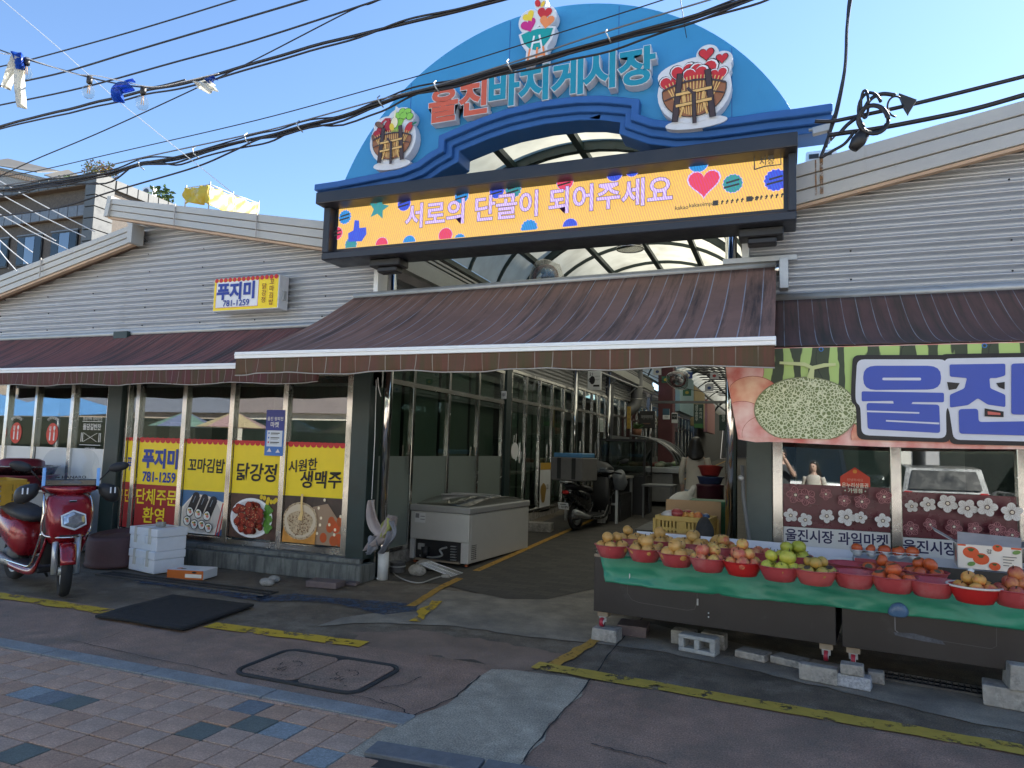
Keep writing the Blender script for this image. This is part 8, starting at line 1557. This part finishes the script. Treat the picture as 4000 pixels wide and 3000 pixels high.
# ================================================================== across the street, seen only in the shop glass
def house(label, x0, x1, y, h, c, sign, win=True):
    t = thing('street_house', label, 'building', ((x0+x1)/2, y-3, 0)); MB().box(x0, x1, y-6, y, 0, h).build('wall', pm('render_'+label[:9], c, .85, 0, .08, 1), t); MB().box(x0-.1, x1+.1, y-6.1, y+.2, h, h+.25).build('roof', M_dkgrey, t)
    MB().box(x0+.2, x1-.2, y+.005, y+.25, 2.9, 3.8).build('sign_board', pm('board_'+label[:9], sign, .6), t); MB().box(x0+.4, x1-.4, y+.004, y+.03, .2, 2.6).build('shop_window', M_gdark, t)
    n = int((x1-x0)//2.4)
    for k in range(n): w = MB().box(x0+.6+k*2.4, x0+1.9+k*2.4, y+.003, y+.05, 4.4, 5.7).build('window', M_alu, t); MB().box(x0+.7+k*2.4, x0+1.8+k*2.4, y+.051, y+.06, 4.5, 5.6).build('pane', M_gdark, w)
house('pale green shop house across the street', -13, -5.5, -11, 6.5, (.45, .6, .5), (.25, .36, .32)); house('cream shop house across the street', -24, -13.2, -11.5, 7.5, (.6, .56, .48), (.26, .22, .22)); house('white rendered house across the street', -5.3, 4, -12, 7, (.62, .61, .58), (.34, .38, .42)); house('grey block across the street', 4.3, 14, -11.5, 8, (.4, .4, .42), (.36, .34, .26)); house('brown shop house far along the street', -42, -24.5, -12, 7, (.4, .33, .27), (.2, .22, .28))
def parasol(label, x, y, cols):
    t = thing('parasol', label, 'parasol', (x, y, 0)); MB().cyl((x, y, 0), (x, y, 2.5), .03).build('pole', M_galv, t); MB().cyl((x, y, 0), (x, y, .12), .25).build('base', M_stone, t)
    for k in range(8): a, b = k*math.pi/4, (k+1)*math.pi/4; MB().add([(x, y, 2.75), (x+1.4*math.cos(a), y+1.4*math.sin(a), 2.1), (x+1.4*math.cos(b), y+1.4*math.sin(b), 2.1)], [(0, 1, 2)]).build('panel', pm('parasol_%d%d' % (k % 2, int(cols[k % 2][0]*99)), cols[k % 2], .8), t, solid=.01)
parasol('yellow and pink market parasol across the street', -20.5, -7.6, ((.42, .34, .2), (.34, .22, .22))); parasol('green and blue market parasol across the street', -23.5, -8, ((.14, .24, .2), (.14, .17, .28))); parasol('red and white market parasol across the street', -11.0, -8.2, ((.3, .14, .14), (.45, .45, .45)))
for i, x in enumerate((-27, -31)): t = thing('market_tent', ('blue market tent across the street beyond the parasols', 'blue market tent farthest along the street')[i], 'tent', (x, -5, 0)); MB().add([(x-2, -6.5, 2.6), (x+2, -6.5, 2.6), (x+2, -3.5, 2.3), (x-2, -3.5, 2.3), (x, -5, 3.3)], [(0, 1, 4), (1, 2, 4), (2, 3, 4), (3, 0, 4)]).build('canopy', pm('blue_tent', (.12, .3, .6), .7), t, solid=.02); [MB().cyl((x+a, b, 0), (x+a, b, 2.4), .03).build('pole', M_galv, t) for a in (-1.9, 1.9) for b in (-6.4, -3.6)]
def car(label, x, y, rz, paint_m, van=False, plate=None):
    t = lthing('parked_car', label, 'car', (x, y, 0), rz, 'cars parked across the street'); h = 1.95 if van else 1.48; L_ = 4.2
    def sec(xx, w, z0, z1): return [(xx, -w, z0), (xx, -w*1.02, (z0+z1)/2), (xx, -w*.94, z1), (xx, w*.94, z1), (xx, w*1.02, (z0+z1)/2), (xx, w, z0)]
    MB().loft([sec(-2.1, .74, .35, .72), sec(-2.0, .82, .25, .92), sec(-1.2, .85, .22, .95), sec(.8, .85, .22, .95), sec(1.7, .83, .24, .86), sec(2.1, .72, .32, .62)]).build('body', paint_m, t, bev=.05, seg=2)
    top = [(-2.0, .93), (-1.85, h-.05), (-1.2, h), (.3 if not van else .9, h), (1.0 if not van else 1.5, .93)]; MB().loft([[(a, -.78+(b-.93)*.22, b), (a, .78-(b-.93)*.22, b)] for a, b in top][0:0] or [[(a, -.78+(b-.93)*.2, b), (a, -.6, b), (a, .6, b), (a, .78-(b-.93)*.2, b)] for a, b in top], caps=False, sm=False).build('cabin', paint_m, t)
    for s in (-1, 1): MB().add([(a, s*(.785-(b-.93)*.2), b) for a, b in top], [(0, 1, 2, 3, 4)]).build('side_window', M_gdark, t)
    MB().add([(-2.03, -.66, 1.0), (-2.03, .66, 1.0), (-1.89, .58, h-.1), (-1.89, -.58, h-.1)], [(0, 1, 2, 3)]).build('rear_window', M_blk, t); MB().add([(.38 if not van else .95, -.6, h-.06), (.38 if not van else .95, .6, h-.06), (1.02 if not van else 1.53, .68, 1.0), (1.02 if not van else 1.53, -.68, 1.0)], [(0, 1, 2, 3)]).build('windscreen', M_blk, t)
    for xx in (-1.3, 1.3):
        for s in (-1, 1): o = MB().lathe([(.2, -.1), (.3, -.1), (.32, -.05), (.32, .05), (.3, .1), (.2, .1)], 22, (xx, s*.76, .32), Matrix.Rotation(rad(90), 3, 'X')).build('wheel', M_rubber, t); MB().cyl((xx, s*.76-.06, .32), (xx, s*.76+.06, .32), .2).build('rim', M_alu, o)
    for s in (-1, 1): MB().obox((-2.03, s*.68, .82), (.08, .16, .26)).build('tail_light', pm('car_tail_red', (.4, .01, .015), .2), t, bev=.02); MB().obox((2.0, s*.62, .68), (.14, .26, .14)).build('headlight', M_lens, t, bev=.02)
    MB().obox((-2.12, 0, .42), (.08, 1.5, .2)).build('bumper', paint_m, t, bev=.03)
    if plate: MB().obox((-2.12, 0, .68), (.02, .5, .12)).build('number_plate', M_white, t); A = Art(FR((-2.131, 0, .68), (0, -1, 0), (0, 0, 1), (-1, 0, 0))); A.text(plate, 0, -.01, .1, INK, .015); A.build('plate_lettering', t)
car('silver hatchback parked with its rear to the fruit shop', 3.1, -4.2, rad(-90), pm('silver_car_paint', (.45, .46, .47), .3, .6, .04, 3, coat=.6), plate='60도 7819'); car('white van parked across the street behind the camera', -.4, -6.5, rad(180), pm('white_car_paint', (.7, .7, .7), .3, 0, .03, 3, coat=.6), True); car('dark car parked beside the silver hatchback', 5.4, -3.8, rad(-90), pm('dark_car_paint', (.03, .035, .045), .25, .3, .05, 3, coat=.6)); car('white car parked across the street to the side', -5.5, -6.2, rad(10), pm('white_car_paint', (.7, .7, .7)))
person('photographer in a dark jacket holding a phone up, reflected in the fruit shop window', (-.03, -.42, 0), 0, 1.72, pm('dark_jacket', (.05, .055, .06), .9), pm('dark_trousers', (.03, .03, .035), .9), M_hair, 'phone', False, .8)
person('girl in a pale top standing beside the photographer, reflected in the window', (.55, -.3, 0), rad(20), 1.5, pm('cream_knit', (.5, .47, .42), .9), pm('pale_denim', (.2, .25, .3)), M_hair, 'stand', True, .75)
bpy.data.objects.remove(_to)
